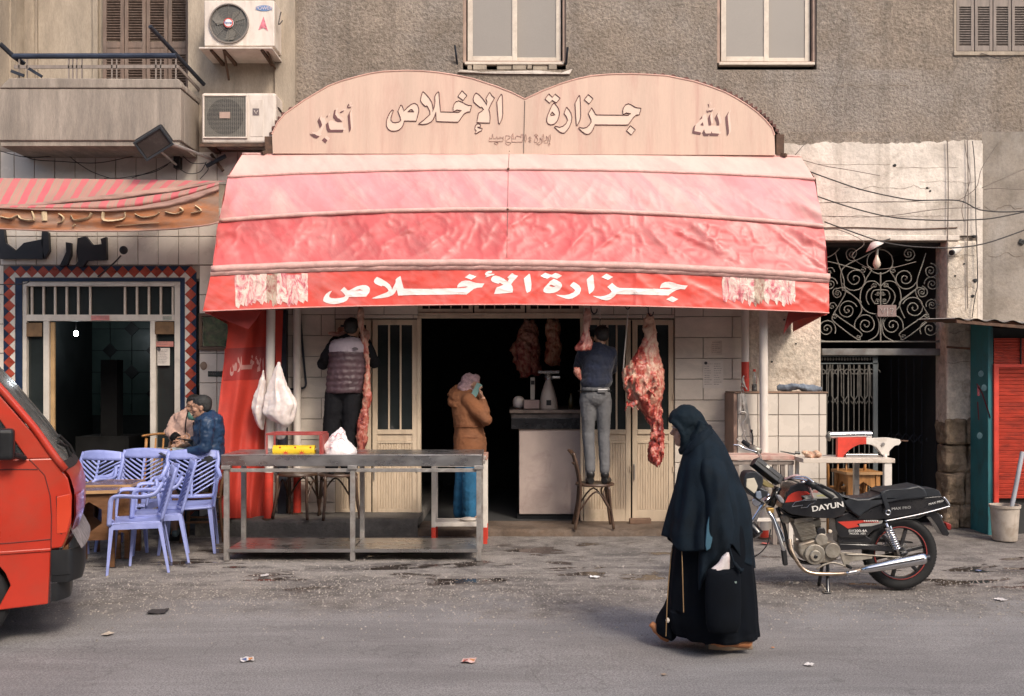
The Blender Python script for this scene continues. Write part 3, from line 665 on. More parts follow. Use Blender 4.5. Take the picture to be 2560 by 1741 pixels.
# cafe front: tile band, tiled wall and doorway
tiles(L_, 2, 618, 380, 462, YF+.004, .22, .36, M['wtile'], x0off=.07)
CF = thing('cafe_doorway', 'white barred cafe doorway bordered with red and navy diamond tiles', 'cafe front', (X(250, YF), YF, 0))
for a in ((-900, 12, 560, 1310), (498, 632, 560, 1310), (12, 498, 560, 697)): wallpiece('wall', *a, M['grout'], CF)
tiles(CF, 2, 632, 520, 663, YF, .22, .311, M['wtile'], x0off=.05, skip=lambda x, z: False)
tiles(CF, 499, 632, 664, 1297, YF, .22, .318, M['wtile'], x0off=.03)
tiles(CF, -80, 11, 664, 1297, YF, .22, .318, M['wtile'], x0off=.03)
# diamond border
q = 28.3/FPX*YF; hq = q/2; t_ = .012
dm_ = MB().prism([(-hq, 0), (0, hq), (hq, 0), (0, -hq)], -t_, 0).mesh('tile', M['rtile'])
tw = MB().prism([(-hq+.003, 0), (hq-.003, 0), (0, hq-.003)], -t_*.9, 0).mesh('tile', M['wtile'])
tb = MB().prism([(-hq+.003, 0), (hq-.003, 0), (0, -hq+.003)], -t_*.9, 0).mesh('tile', M['btile'])
def put(me, x, z, ry=0):
    o = bpy.data.objects.new('tile', me); COL.objects.link(o); o.parent = CF; o.location = Vector((x, YF, z))-ORG[CF.name]; o.rotation_euler = (0, ry, 0)
for k in range(17):
    x = X(24.5, YF)+k*q; z = Z(680, YF); put(dm_, x, z)
    if k < 16: put(tw, x+hq, z-hq, 0); put(tb, x+hq, z+hq, 0)
for k in range(1, 22):
    z = Z(680, YF)-k*q
    for x, s in ((X(24.5, YF), 1), (X(24.5, YF)+16*q, -1)):
        put(dm_, x, z)
        a, b = (tw, tb)
        put(a, x+s*hq, z+hq, -PI/2*s); put(b, x-s*hq, z+hq, -PI/2*s)
def fr(x0, x1, y0, y1, yy0, yy1): return MB().box(X(x0, YF), X(x1, YF), yy0, yy1, Z(y1, YF), Z(y0, YF))
for a in ((39, 56, 696, 1300), (451, 470, 696, 1300), (56, 451, 696, 704)): fr(*a, YF-.008, YF+.1).build('navy_band', M['btile'], CF)
yd = YF+.03
for nm, a in (('frame', (56, 66, 704, 1300)), ('frame', (436, 451, 704, 1300)), ('frame', (66, 436, 704, 716)), ('transom_rail', (66, 436, 787, 803)), ('mullion', (108, 122, 803, 1300)), ('mullion', (375, 389, 803, 1300))):
    fr(*a, yd-.03, yd+.04).build(nm, M['alu'], CF, bev=.004)
fr(123, 133, 805, 1300, yd, yd+.03).build('door_edge', mk('ochre_door', (.42, .27, .13), .5, var=.1), CF, bev=.003)
for x_ in (77, 106, 135, 164, 193, 223, 310, 340, 370, 400, 430): fr(x_-2.4, x_+2.4, 716, 787, yd-.01, yd+.012).build('bar', M['wfr'], CF)
for a in ((66, 108, 803, 1300), (389, 436, 803, 1300), (66, 436, 716, 787)): fr(*a, yd+.022, yd+.03).build('pane', M['glass'], CF)
fr(389, 436, 1120, 1300, yd+.005, yd+.02).build('kick_panel', M['beige'], CF)
# cafe room with a lit bulb
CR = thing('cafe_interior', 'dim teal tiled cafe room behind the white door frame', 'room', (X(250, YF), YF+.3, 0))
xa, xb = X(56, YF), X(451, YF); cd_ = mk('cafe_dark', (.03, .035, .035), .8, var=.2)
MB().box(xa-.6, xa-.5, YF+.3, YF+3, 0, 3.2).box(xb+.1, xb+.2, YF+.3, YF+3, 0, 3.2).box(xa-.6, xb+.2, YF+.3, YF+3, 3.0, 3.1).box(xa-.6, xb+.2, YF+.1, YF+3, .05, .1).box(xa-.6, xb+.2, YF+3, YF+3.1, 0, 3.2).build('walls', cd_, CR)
rnd = random.Random(9); tmsh = MB().box(-.145, .145, -.01, 0, -.145, .145).mesh('tile', M['teal']); dsh = MB().prism([(-.1, 0), (0, .1), (.1, 0), (0, -.1)], -.016, 0).mesh('tile', M['blackp'])
for i in range(9):
    for j in range(5):
        o = bpy.data.objects.new('tile', tmsh); COL.objects.link(o); o.parent = CR; o.location = Vector((xa-.4+i*.3, YF+2.99, 1.3+j*.3))-ORG[CR.name]
        if (i+j) % 2 == 0:
            o = bpy.data.objects.new('tile', dsh); COL.objects.link(o); o.parent = CR; o.location = Vector((xa-.25+i*.3, YF+2.98, 1.45+j*.3))-ORG[CR.name]
MB().box(X(260, 12.5), X(300, 12.5), 12.4, 12.6, .1, 1.9).box(X(215, 12.6), X(345, 12.6), 12.3, 12.9, .1, .95).build('shelving', M['dark'], CR)
lb = thing('hanging_bulb', 'lit bare bulb hanging inside the dark cafe', 'lamp', P(190, 834, 12.4))
MB().ell(P(190, 834, 12.4), (.026, .026, .032)).build('bulb', emit('bulb_glow', (.85, .95, 1.0), 110), lb, smooth=True)
MB().tube([P(190, 828, 12.4), P(190, 640, 12.4)], .006, 6).build('flex', M['cable'], lb)
lb2 = thing('bulb_reflection', 'small glowing ball standing for a reflection in the right end of the cafe fanlight', 'lamp', P(436, 758, YF+.2))
MB().ell(P(428, 758, 11.1), .02).build('bulb', emit('reflection_glow', (1, .8, .8), 40), lb2, smooth=True)  # glowing ball and its cord stand in for a reflected dot, no lamp here
MB().tube([P(428, 755, 11.1), P(428, 700, 11.1)], .004, 5).build('flex', M['cable'], lb2)

# ---------------------------------------------------------------- unseen house behind the viewpoint, added to cut the low sky light
OH = thing('added_shade_house', 'unseen beige house across the street, added to shade the shop fronts', 'building', (0, -5, 0))
MB().box(-16, 16, -9, -5, 0, 7.4).build('wall', M['beige'], OH)
MB().box(-16.1, 16.1, -9.1, -4.85, 7.4, 7.6).build('cornice', M['beige'], OH)
for r in range(2):
    for c in range(9):
        x = -14+c*3.4; z = 1.4+r*3.2
        f = MB(); frame_rect(f, x, x+1.3, z, z+1.6, -5.02, .06, .07); f.build('window', M['wfr2'], OH); 
wallm = MB()
for r in range(2):
    for c in range(9): x = -14+c*3.4; z = 1.4+r*3.2; MB().box(x+.07, x+1.23, -5.0, -4.99, z+.07, z+1.53).build('pane', M['glass'], OH)
# ================================================================ AWNING, SIGN, THINGS ON THE FACADE
def meatmat(name, top=(.55, .36, .26), red=(.40, .055, .04), dark=(.13, .02, .018), z0=None, z1=None, sc=9, wet=.35):
    m = bpy.data.materials.new(name); m.use_nodes = True; nt = m.node_tree; nt.nodes.clear(); L = nt.links.new
    out = N(nt, 'ShaderNodeOutputMaterial'); b = N(nt, 'ShaderNodeBsdfPrincipled'); L(b.outputs[0], out.inputs[0])
    tc = N(nt, 'ShaderNodeTexCoord'); mp = N(nt, 'ShaderNodeMapping'); mp.inputs['Scale'].default_value = (1, 1, .45); L(tc.outputs['Object'], mp.inputs[0])
    n = N(nt, 'ShaderNodeTexNoise'); n.inputs['Scale'].default_value = sc; n.inputs['Detail'].default_value = 9; n.inputs['Roughness'].default_value = .68; n.inputs['Distortion'].default_value = 1.2; L(mp.outputs[0], n.inputs['Vector'])
    fac = n.outputs['Fac']
    if z0 is not None:
        sx = N(nt, 'ShaderNodeSeparateXYZ'); L(tc.outputs['Object'], sx.inputs[0]); r = N(nt, 'ShaderNodeMapRange'); r.inputs[1].default_value = z0; r.inputs[2].default_value = z1; r.inputs[3].default_value = -.13; r.inputs[4].default_value = .09
        L(sx.outputs[2], r.inputs[0]); a = N(nt, 'ShaderNodeMath', operation='ADD'); L(fac, a.inputs[0]); L(r.outputs[0], a.inputs[1]); fac = a.outputs[0]
    cr = N(nt, 'ShaderNodeValToRGB'); e = cr.color_ramp.elements; e[0].position = .30; e[0].color = (*dark, 1); e[1].position = .56; e[1].color = (*top, 1)
    q = e.new(.40); q.color = (*red, 1); q = e.new(.48); q.color = tuple((a+b_)*.5 for a, b_ in zip(red, top))+(1,); q = e.new(.68); q.color = (*[min(1, x*1.15) for x in top], 1)
    L(fac, cr.inputs[0]); L(cr.outputs[0], b.inputs['Base Color']); b.inputs['Roughness'].default_value = wet; b.inputs['Subsurface Weight'].default_value = .0
    bp = N(nt, 'ShaderNodeBump'); bp.inputs['Strength'].default_value = .6; bp.inputs['Distance'].default_value = .02; L(n.outputs['Fac'], bp.inputs['Height']); L(bp.outputs[0], b.inputs['Normal'])
    return m
AW = thing('shop_awning', 'large sagging faded pink to red awning with white script on its red valance', 'awning', (X(1290, 10), 10.0, 2.4))
ROWS = [(606, 2002, 386, 381, 392, 10.40), (570, 2036, 443, 424, 448, 10.20), (547, 2058, 552, 525, 566, 9.98), (530, 2072, 674, 659, 694, 9.78), (508, 2071, 779, 762, 783, 9.74)]
def rowpt(r, u):
    xl, xr, yl, yc, yr, Y = ROWS[r]; a = 2*(yl+yr)-4*yc; b = 4*yc-3*yl-yr
    return xl+(xr-xl)*u, yl+b*u+a*u*u, Y
def ridge(p): return 1-abs(noise.noise(p))*2
def wrink(x, z, k):
    "creases in the plastic cloth of panel k, in metres towards the street"
    lean = 1.1 if x < 1.2 else -1.3; amp = (.010, .017, .030, .013)[k]
    f = 0.0
    for i, (sc_, ln, wt) in enumerate(((1.3, .45, .9), (3.1, .7, .6), (1.0, -.25, .35))):
        d = lean*ln*1.6; p = Vector(((x-z*d)*sc_, (z+x*d*.3)*sc_*.28, k*5.1+i*9)); r = max(0, ridge(p)); f += wt*r**3
    f += .3*max(0, ridge(Vector((x*3.3, z*7.5, k+4))))**4+.3*max(0, ridge(Vector((x*6.1+z*5, z*6.5-x*2, k+14))))**5+.10*noise.noise(Vector((x*5, z*8, k)))
    return amp*(f-.6)
def awpt(u, v, off=0.0):
    k = min(3, int(v)); t = v-k; x0, y0, Y0 = rowpt(k, u); x1, y1, Y1 = rowpt(k+1, u)
    x = x0+(x1-x0)*t; y = y0+(y1-y0)*t; Y = Y0+(Y1-Y0)*t
    if k < 3: Y -= .035*math.sin(PI*t)*(1, 1, -.6)[k]
    p = P(x, y, Y); env = math.sin(PI*min(1, max(0, t)))**.5 if k < 3 else min(1, t*3)**.7
    w = wrink(p.x, p.z, k)*env
    if k == 3: w += .012*math.sin(p.x*2.1+1)*t
    edge = min(u, 1-u); 
    if edge < .06 and k in (1, 2): w += .05*(1-edge/.06)*noise.noise(Vector((p.x*5, 0, p.z*6)))
    p.y -= w+off; return p
def awv(x, y):
    "(u, v) on the valance for a point of the print"
    u = .5
    for _ in range(5):
        xa, ya, _a = rowpt(3, u); xb, yb, _b = rowpt(4, u); t = (y-ya)/(yb-ya)
        xl = ROWS[3][0]+(ROWS[4][0]-ROWS[3][0])*t; xr = ROWS[3][1]+(ROWS[4][1]-ROWS[3][1])*t; u = (x-xl)/(xr-xl)
    return u, t
am = [mk('awning_cloth_pale', (.66, .38, .34), .5, var=.06, scale=2.2, dirt=(.66, .48, .42), damt=.8, dscale=1.6, rot=R(42), stretch=(2.6, 1, .5), dlo=.4, grain=.04, spec=.35),
      mk('awning_cloth_pink', (.64, .25, .26), .48, var=.09, scale=2.0, dirt=(.62, .39, .35), damt=.8, dscale=1.5, rot=R(42), stretch=(2.6, 1, .5), dlo=.44, grain=.05, spec=.4),
      mk('awning_cloth_rose', (.54, .10, .10), .42, var=.16, scale=2.2, dirt=(.57, .27, .25), damt=.55, dscale=1.5, rot=R(38), stretch=(2.2, 1, .6), dlo=.45, grain=.05, spec=.45),
      mk('awning_cloth_red', (.66, .075, .055), .38, var=.12, scale=2.2, dirt=(.58, .19, .17), damt=.75, dscale=1.6, rot=R(-30), stretch=(.8, 1, 2.2), dlo=.46, grain=.04, spec=.5)]
for k in range(4):
    MB().grid(lambda a, b: awpt(a, k+b*.9999), 420, (8, 20, 26, 22)[k], flip=True).build(('awning_panel', 'awning_panel', 'awning_panel', 'valance')[k], am[k], AW, smooth=True, label=('pale dusty top panel', 'pink middle panel', 'creased rose panel', 'red valance with white script')[k])
bm_ = mk('bar_cloth', (.62, .37, .33), .7, var=.12, scale=12, dirt=(.50, .33, .28), damt=.5, dscale=5, bump=.25, bscale=26, grain=.08)
for r, rad in ((0, .012), (1, .017), (2, .023), (3, .037)):
    pts = []
    for i in range(121):
        u = i/120; x, y, Y = rowpt(r, u); p = P(x, y, Y); p.y -= rad*.35; p.z += .004*noise.noise(Vector((p.x*3, r, 0))); pts.append(p)
    mb = MB().tube(pts, [rad*(1+.12*noise.noise(Vector((i*.35, r*3, 0)))) for i in range(121)], 10)
    mb.build('awning_bar', bm_, AW, smooth=True)
MB().tube([awpt(i/100, 3.9999, .004) for i in range(101)], .007, 6).build('hem', mk('hem_cord', (.68, .30, .26), .6), AW, smooth=True)
# gathered cloth below the lowest bar
MB().grid(lambda a, b: awpt(a, 3+b*.16, .008+(.02*math.sin(PI*b)+.0018*math.sin(a*230+b*5+3*math.sin(a*37)))), 500, 6, flip=True).build('gathered_cloth', bm_, AW, smooth=True)
# stitching nails down the middle
for v in (0.0, 1.0, 2.0): MB().ell(awpt(.478, v, .03), .012, nu=8, nv=6).build('rivet', M['rust'], AW)
MB().tube([awpt(.478, v/10, .006) for v in range(1, 30)], .0022, 4).build('seam', M['cable2'], AW)
# sides of the awning
def side(s):
    pts = []
    for r in range(5):
        x, y, Y = rowpt(r, 0 if s < 0 else 1); p = P(x, y, Y); pts.append(p)
    mb = MB(); 
    def q(a, b):
        v = b*4; k = min(3, int(v)); t = v-k; p = pts[k].lerp(pts[k+1], t); yb = YF-.02
        return Vector((p.x+s*.02*noise.noise(p*4)-s*a*.05, p.y+(yb-p.y)*a, p.z-a*(.0 if v < 3 else .14*(v-3))))
    mb.grid(q, 10, 24, flip=s < 0); return mb.build('awning_side', am[3], AW, smooth=True)
side(-1); side(1)
fl = MB().prism([(X(a, 9.95), Z(b, 9.95)) for a, b in ((1972, 778), (2070, 781), (2067, 788), (2010, 796), (1985, 804), (1972, 816), (1959, 835), (1962, 816))], 9.95, 9.96)
fl.build('torn_flap', mk('dark_red_cloth', (.30, .03, .025), .6, var=.15), AW)
fl = MB().prism([(X(a, 9.95), Z(b, 9.95)) for a, b in ((512, 775), (655, 775), (640, 800), (620, 823), (560, 800), (512, 783))], 9.95, 9.96)
fl.build('torn_flap', mk('dark_red_cloth_b', (.38, .04, .03), .6, var=.15), AW)
# ---- letters traced as flat print
def tri2(poly, holes=()):
    from mathutils.geometry import tessellate_polygon
    loops = [[Vector((x, y, 0)) for x, y in q] for q in [poly]+list(holes)]; vs = [v for l in loops for v in l]
    return vs, [tuple(t) for t in tessellate_polygon(loops)]
def decal(poly, holes, fn, name, m, par, maxe=12.0):
    vs, fs = tri2(poly, holes); bm = bmesh.new(); bv = [bm.verts.new(v) for v in vs]
    for f in fs:
        try: bm.faces.new([bv[i] for i in f])
        except ValueError: pass
    for _ in range(6):
        le = [e for e in bm.edges if e.calc_length() > maxe]
        if not le: break
        bmesh.ops.subdivide_edges(bm, edges=le, cuts=1); bmesh.ops.triangulate(bm, faces=bm.faces[:])
    bm.verts.index_update(); bm.verts.ensure_lookup_table(); mb = MB(); mb.v = [fn(v.co.x, v.co.y) for v in bm.verts]; mb.f = []
    for f in bm.faces:
        ids = [v.index for v in f.verts]; a, b, c = [mb.v[i] for i in ids[:3]]
        if (b-a).cross(c-a).y > 0: ids = ids[::-1]
        mb.f.append(tuple(ids))
    bm.free(); return mb.build(name, m, par)
def PS(s): return [tuple(float(q) for q in p.split(',')) for p in s.split()]
def crop(poly, ox, oy, s): return [(ox+x/s, oy+y/s) for x, y in poly]
sad = PS("40,430 50,390 80,345 120,315 158,303 140,330 122,360 122,385 150,400 200,405 260,400 320,385 335,365 315,340 290,315 270,300 318,252 340,270 360,295 380,300 430,275 490,245 560,228 610,230 645,250 663,280 655,320 635,350 612,380 540,383 380,385 370,410 350,435 310,455 250,472 190,480 130,475 80,460 50,445")
sadh = [PS("460,300 525,283 570,300")]
khla = PS("680,405 750,375 830,345 890,320 905,300 890,275 855,245 825,235 812,245 770,230 730,210 712,185 720,155 752,120 800,140 870,180 920,220 945,260 950,290 975,240 1000,190 998,155 1025,130 1063,108 1075,160 1090,220 1103,270 1115,275 1400,277 1700,272 1890,268 1930,262 1960,250 1930,248 1880,250 1812,262 1815,235 1835,205 1870,180 1920,170 1970,172 2010,185 2060,200 2120,205 2172,207 2140,260 2080,262 2030,280 1985,315 1935,355 1850,352 1500,355 1200,358 1030,367 1020,310 1010,290 990,330 960,360 900,385 820,400 740,407")
dotk = PS("1912,127 1975,82 2066,118 2000,160")
VB = ["120,200 118,180 150,170 108,150 105,120 130,90 180,65 235,60 252,80 235,105 195,112 160,110 190,125 250,125 305,125 290,150 230,165 170,185",
      "292,545 320,460 345,410 420,385 490,352 420,318 405,318 385,333 320,315 250,285 230,255 240,210 270,175 320,160 400,180 480,220 540,265 580,285 600,240 590,220 567,205 610,160 665,108 720,145 790,165 750,220 690,280 645,345 672,390 685,450 675,515 560,525 400,540",
      "1020,120 1040,140 1055,240 1068,350 1062,430 1045,490 975,528 955,480 930,350 908,225 960,175",
      "1252,172 1310,130 1355,102 1400,120 1490,148 1565,105 1640,130 1702,165 1640,205 1600,228 1540,212 1465,188 1430,210 1395,228 1320,205",
      "1530,230 1600,260 1670,305 1700,350 1695,400 1660,450 1600,495 1530,520 1450,530 1370,525 1320,500 1312,460 1335,410 1380,360 1425,315 1450,280",
      "1940,293 2000,325 2060,370 2093,420 2090,480 2060,545 2000,590 1920,635 1850,648 1780,640 1690,610 1610,580 1570,555 1650,565 1760,570 1850,550 1930,515 1975,470 1950,440 1862,375 1895,335"]
VC = ["322,128 335,150 345,260 357,380 345,430 310,470 260,510 248,490 225,360 205,235 230,200", "488,182 590,112 720,178 620,235",
      "320,543 400,550 480,555 560,540 640,510 690,465 670,430 605,370 700,292 740,330 790,370 850,392 1100,398 1500,408 1790,412 1860,398 1790,385 1700,385 1622,395 1640,340 1670,300 1730,275 1800,270 1880,285 1960,315 2040,335 2162,347 2110,418 2020,412 1950,430 1880,465 1790,535 1600,530 1200,518 900,513 780,510 740,555 690,595 630,627 580,632 500,615 400,580",
      "1750,610 1855,548 1985,607 1880,668"]
lw = mk('print_white', (.80, .72, .68), .45, var=.04, scale=4)
def onval(x, y, off=.004):
    u, t = awv(x, y); return awpt(u, 3+min(.9999, max(0, t)), off)
for poly, h in ((sad, sadh), (khla, []), (dotk, [])): decal(crop(poly, 800, 670, 5.282), [crop(q, 800, 670, 5.282) for q in h], onval, 'lettering', lw, AW)
for i, s in enumerate(VB): decal(crop(PS(s), 1200, 670, 8.3), [crop(PS("1422,382 1470,348 1565,390 1500,402"), 1200, 670, 8.3)] if i == 4 else [], onval, 'lettering', lw, AW)
for s in VC: decal(crop(PS(s), 1440, 670, 7.747), [], onval, 'lettering', lw, AW)
# printed photographs of hanging carcasses at both ends of the valance
pm = meatmat('meat_print', top=(.72, .58, .50), red=(.60, .12, .16), dark=(.25, .09, .08), sc=13, wet=.5)
pm2 = meatmat('meat_print_brown', top=(.45, .34, .26), red=(.30, .10, .08), dark=(.10, .05, .04), sc=13, wet=.5)
def carcass(x0, x1, yt, yb, rnd, m):
    L1 = []; n = 7
    for i in range(n+1):
        t = i/n; L1.append((x0+rnd.uniform(-1, 2)+(2 if i == n else 0), yt+(yb-yt)*t))
    pts = L1+[((x0+x1)/2-2, yb+rnd.uniform(2, 8)), ((x0+x1)/2+2, yb-6)]+[(x1+rnd.uniform(-2, 1), yt+(yb-yt)*(1-i/n)) for i in range(n+1)]
    decal(pts, [], onval, 'meat_print', m, AW, 14)
rnd = random.Random(4)
for base, top, bot in ((588, 688, 768), (1806, 683, 762)):
    xs = [0, 22, 42, 62, 78, 92, 104, 128, 146, 164, 180]
    for i in range(len(xs)-1): carcass(base+xs[i], base+xs[i+1]+2, top+rnd.uniform(-3, 2)-(2 if base < 900 else -i*.4), bot-rnd.uniform(0, 12)-(i*.4 if base < 900 else -i*.5), rnd, pm2 if i in (4, 5) else pm)

# ---------------------------------------------------------------- double arched sign
YS = 10.36
FS = thing('arched_sign', 'faded peach double arched sign board with outlined script over the awning', 'sign', (X(1310, YS), YS, Z(385, YS)))
arch = PS("682,384 680,336 694,306 712,285 760,251 821,215 856,202 896,191 926,184 959,179 1016,177 1054,178 1092,181 1137,188 1182,197 1242,217 1278,231 1312,248 1355,228 1401,210 1440,198 1478,190 1528,186 1578,185 1624,187 1669,190 1736,204 1776,217 1813,231 1843,247 1870,264 1894,282 1914,301 1930,320 1936,338 1938,388")
sm = mk('sign_sheet', (.60, .43, .34), .6, var=.05, scale=1.5, dirt=(.50, .29, .24), damt=.7, dscale=1.8, stretch=(3.4, 1, .35), grain=.05, spec=.3, dlo=.5)
MB().prism([(X(x, YS), Z(y, YS)) for x, y in arch], YS, YS+.03).build('board', sm, FS)
ac = [(X(x, YS), Z(y, YS)) for x, y in arch]
MB().tube([(x, YS, z) for x, z in ac[1:-1]], .008, 6).build('edge_trim', mk('trim_pink', (.60, .36, .29), .5), FS)
MB().tube([P(1312, 252, YS-.004), P(1309, 384, YS-.004)], .004, 5).build('seam', M['cable2'], FS)
cf = mk('letter_cream', (.68, .52, .42), .6, var=.03); co_ = mk('letter_outline', (.13, .055, .055), .6)
def sgn(dy): return lambda x, y: Vector((X(x, YS), YS-dy, Z(y, YS)))
def outl(poly, r=.0062, name='letter_outline', m=None):
    pts = [sgn(.005)(x, y) for x, y in poly]; pts.append(pts[0]); MB().tube(pts, r, 6, sq=.7).build(name, m or co_, FS)
FD = [("225,402 245,410 225,470 205,530 200,590 230,625 280,635 340,622 380,595 370,540 345,470 328,425 355,360 380,312 405,330 440,420 500,355 570,300 630,282 680,310 705,370 705,430 680,530 658,605 560,605 440,603 430,660 400,720 350,765 280,788 200,782 145,745 118,690 120,600 150,510 190,440", "510,433 560,395 585,398 618,435"),
      ("700,660 780,600 860,530 912,480 905,420 870,350 848,322 835,345 780,300 738,240 745,170 765,100 782,68 830,110 890,180 940,260 960,340 965,430 985,350 1000,250 998,150 1030,100 1060,70 1072,90 1085,260 1103,438 1330,443 1440,445 1478,415 1400,403 1335,430 1328,370 1345,300 1380,255 1430,237 1480,255 1550,295 1600,318 1665,322 1650,380 1635,437 1590,440 1540,465 1500,510 1450,585 1420,625 1200,620 1025,612 1018,540 1015,440 1000,500 970,570 930,620 860,655 780,668", None),
      ("1492,52 1580,140 1510,230 1415,155", None),
      ("1745,92 1800,125 1860,190 1910,260 1938,310 1945,250 1925,195 1960,130 1995,80 2030,140 2080,185 2050,240 2020,290 1995,350 1975,395 1995,450 2002,540 1995,640 1880,638 1760,630 1775,540 1790,460 1850,425 1882,395 1845,345 1830,365 1760,310 1705,260 1692,200 1715,130", None),
      ("2205,115 2222,140 2228,300 2230,480 2215,570 2175,655 2155,650 2140,480 2122,260 2160,180", None),
      ("1795,650 1825,670 1825,715 1770,712 1800,730 1860,738 1845,780 1800,800 1745,835 1725,825 1750,780 1725,750 1730,695 1760,660", None)]
FE = [("192,132 270,205 328,135 435,225 352,325 262,268 210,332 107,243", None), ("305,325 360,390 400,450 420,540 405,630 370,720 310,780 235,798 175,775 145,720 150,640 185,540 225,450 255,380", "262,520 322,582 240,597 232,570"),
      ("572,415 625,475 670,550 690,640 675,740 640,830 590,910 530,970 490,978 430,955 360,895 312,845 325,825 420,850 490,830 560,770 598,695 570,625 518,555 540,490", None), ("845,160 862,190 872,380 878,600 860,700 805,810 785,810 768,600 755,330 800,240", None), ("1038,145 1142,235 1057,347 952,255", None),
      ("1113,430 1150,490 1190,565 1220,585 1500,587 1790,590 1900,592 1955,555 1850,543 1790,575 1780,500 1795,430 1840,370 1900,343 1950,360 2030,410 2090,432 2175,440 2160,510 2135,582 2070,590 2010,640 1960,710 1900,795 1850,802 1500,800 1180,797 1150,880 1110,950 1060,995 1010,1003 960,985 890,930 830,870 845,850 930,870 1000,855 1060,800 1103,735 1100,690 1070,620 1040,560 1075,490", None),
      ("1945,812 2052,905 1965,1015 1862,925", None)]
for F_, (ox, oy, s) in ((FD, (950, 220, 7.2625)), (FE, (1350, 220, 8.607))):
    for a, h in F_:
        p = crop(PS(a), ox, oy, s); hh = [crop(PS(h), ox, oy, s)] if h else []
        decal(p, hh, sgn(.003), 'letter', cf, FS, 1e9); outl(p)
        for q_ in hh: outl(q_)
FF = ["1595,370 1605,380 1575,460 1595,680 1620,980 1600,1050 1550,1135 1535,1000 1510,700 1498,560 1550,450", "1540,135 1575,195 1505,205 1540,250 1625,245 1600,290 1540,300 1480,275 1485,215", "1225,430 1300,395 1375,365 1360,410 1265,460",
      "1040,355 1105,345 1080,420 1075,500 1170,640 1210,645 1320,765 1160,770 1090,740 1000,610 1010,500", "750,850 835,770 855,880 885,990 920,1035 1360,1030 1340,1120 820,1120 775,1020", "545,580 540,650 590,750 625,860 600,920 545,985 500,840 458,740 500,660", "800,525 822,580 795,615 770,600",
      "185,1165 250,1180 370,1180 440,1225 540,1250 480,1310 430,1335 350,1310 250,1240", "700,1300 815,1395 735,1500 615,1395"]
FG = ["1770,455 1760,520 1720,620 1740,850 1775,1200 1770,1330 1690,1460 1670,1200 1640,900 1625,690 1690,580", "1335,520 1310,630 1360,760 1390,900 1385,1020 1290,1020 1270,870 1205,730 1270,610", "1045,560 1030,650 1050,800 1070,900 1065,1018 970,1018 945,850 940,740 990,620",
      "740,880 775,1025 660,1015 645,985", "725,620 715,690 725,730 620,800 615,770", "465,985 430,1080 410,1240 670,1290 640,1390 320,1330 350,1120 390,1040", "795,1170 820,1270 860,1335 1060,1330 1085,1240 1110,1320 1385,1340 1340,1435 1010,1430 990,1370 945,1435 770,1430 715,1310",
      "930,170 985,180 995,260 980,320", "890,400 930,450 1010,415 1070,430 1135,370 1120,440 1060,490 1000,475 935,520 885,470"]
cl = mk('letter_pale', (.70, .50, .41), .6, var=.03)
for F_, (ox, oy, s) in ((FF, (760, 250, 13.75)), (FG, (1710, 250, 15.8))):
    for a in F_:
        p = crop(PS(a), ox, oy, s); decal([(x+5.5, y-5) for x, y in p], [], sgn(.002), 'letter', cl, FS, 1e9); decal(p, [], sgn(.004), 'letter_shadow', co_, FS, 1e9)
for a in ("840,770 930,700 1230,780 1330,800 1360,1030 920,1035", "620,640 700,600 760,780 640,1010 540,1250 370,1180 560,1000"): decal(crop(PS(a), 760, 250, 13.75), [], sgn(.0015), 'letter', cl, FS, 1e9)
for a in ("740,640 860,560 1000,1020 1400,1020 1400,1340 1110,1320 860,1335 790,1170 670,1290 410,1240 465,985 650,800",): decal(crop(PS(a), 1710, 250, 15.8), [], sgn(.0015), 'letter', cl, FS, 1e9)
FH = ["165,370 185,240 205,285 255,285 278,125 310,285 380,285 415,205 440,285 500,285 520,220 545,280 575,240 600,280 625,220 615,360 590,380 480,378 170,375", "400,390 470,430 400,480 330,435", "690,270 700,195 760,185 850,215 840,270 770,300 730,340 740,400 800,400 880,420 830,475 760,490 700,440 690,350",
      "905,395 900,180 935,115 950,290 1020,290 1020,240 1060,195 1160,220 1200,250 1200,160 1230,130 1270,190 1240,395", "1320,180 1350,140 1375,290 1340,400 1315,300", "1445,270 1485,230 1525,270 1485,310", "1445,360 1485,325 1525,365 1485,405", "1625,180 1680,135 1740,180 1700,215", "1690,215 1740,310 1700,410 1635,410 1625,330",
      "1805,250 1860,320 1850,440 1780,490 1700,450 1790,400 1820,330", "1890,170 1925,150 1940,280 1905,420 1880,280", "2015,200 2065,270 2060,420 1955,420 1960,350 2030,320", "2100,200 2140,150 2150,290 2125,390 2095,300", "2110,410 2140,460 2100,520 2075,480"]
cm = mk('small_letter_line', (.36, .20, .17), .6)
for a in FH: outl(crop(PS(a), 1210, 325, 12.91), .0028, 'small_letter', cm)
# corrugated vault behind the sign
def vault(pts, out, name):
    ps = smoothc([Vector((x, y, 0)) for x, y in pts], 24); v = []; n = len(ps)
    for i, p in enumerate(ps):
        d = (ps[min(i+1, n-1)]-ps[max(i-1, 0)]).normalized(); nrm = Vector((d.y, -d.x, 0)); t = i/(n-1); o = out(t)+3.6*math.sin(i*.58)
        v.append(Vector((X(p.x+nrm.x*o, YS), 0, Z(p.y+nrm.y*o, YS))))
    mb = MB(); vs = [Vector((q.x, YS+.035, q.z)) for q in v]+[Vector((q.x, YF, q.z)) for q in v]
    lo = [Vector((q.x, YS+.035, q.z-.03)) for q in v]
    mb.add(vs+lo, [(i, i+1, n+i+1, n+i) for i in range(n-1)]+[(2*n+i, 2*n+i+1, i+1, i) for i in range(n-1)]); return mb.build(name, mk('old_corrugated_iron', (.13, .06, .05), .85, var=.3, scale=10), FS)
vault(arch[1:18], lambda t: 7 if t < .12 else max(-8, 7-60*(t-.12)), 'corrugated_roof')
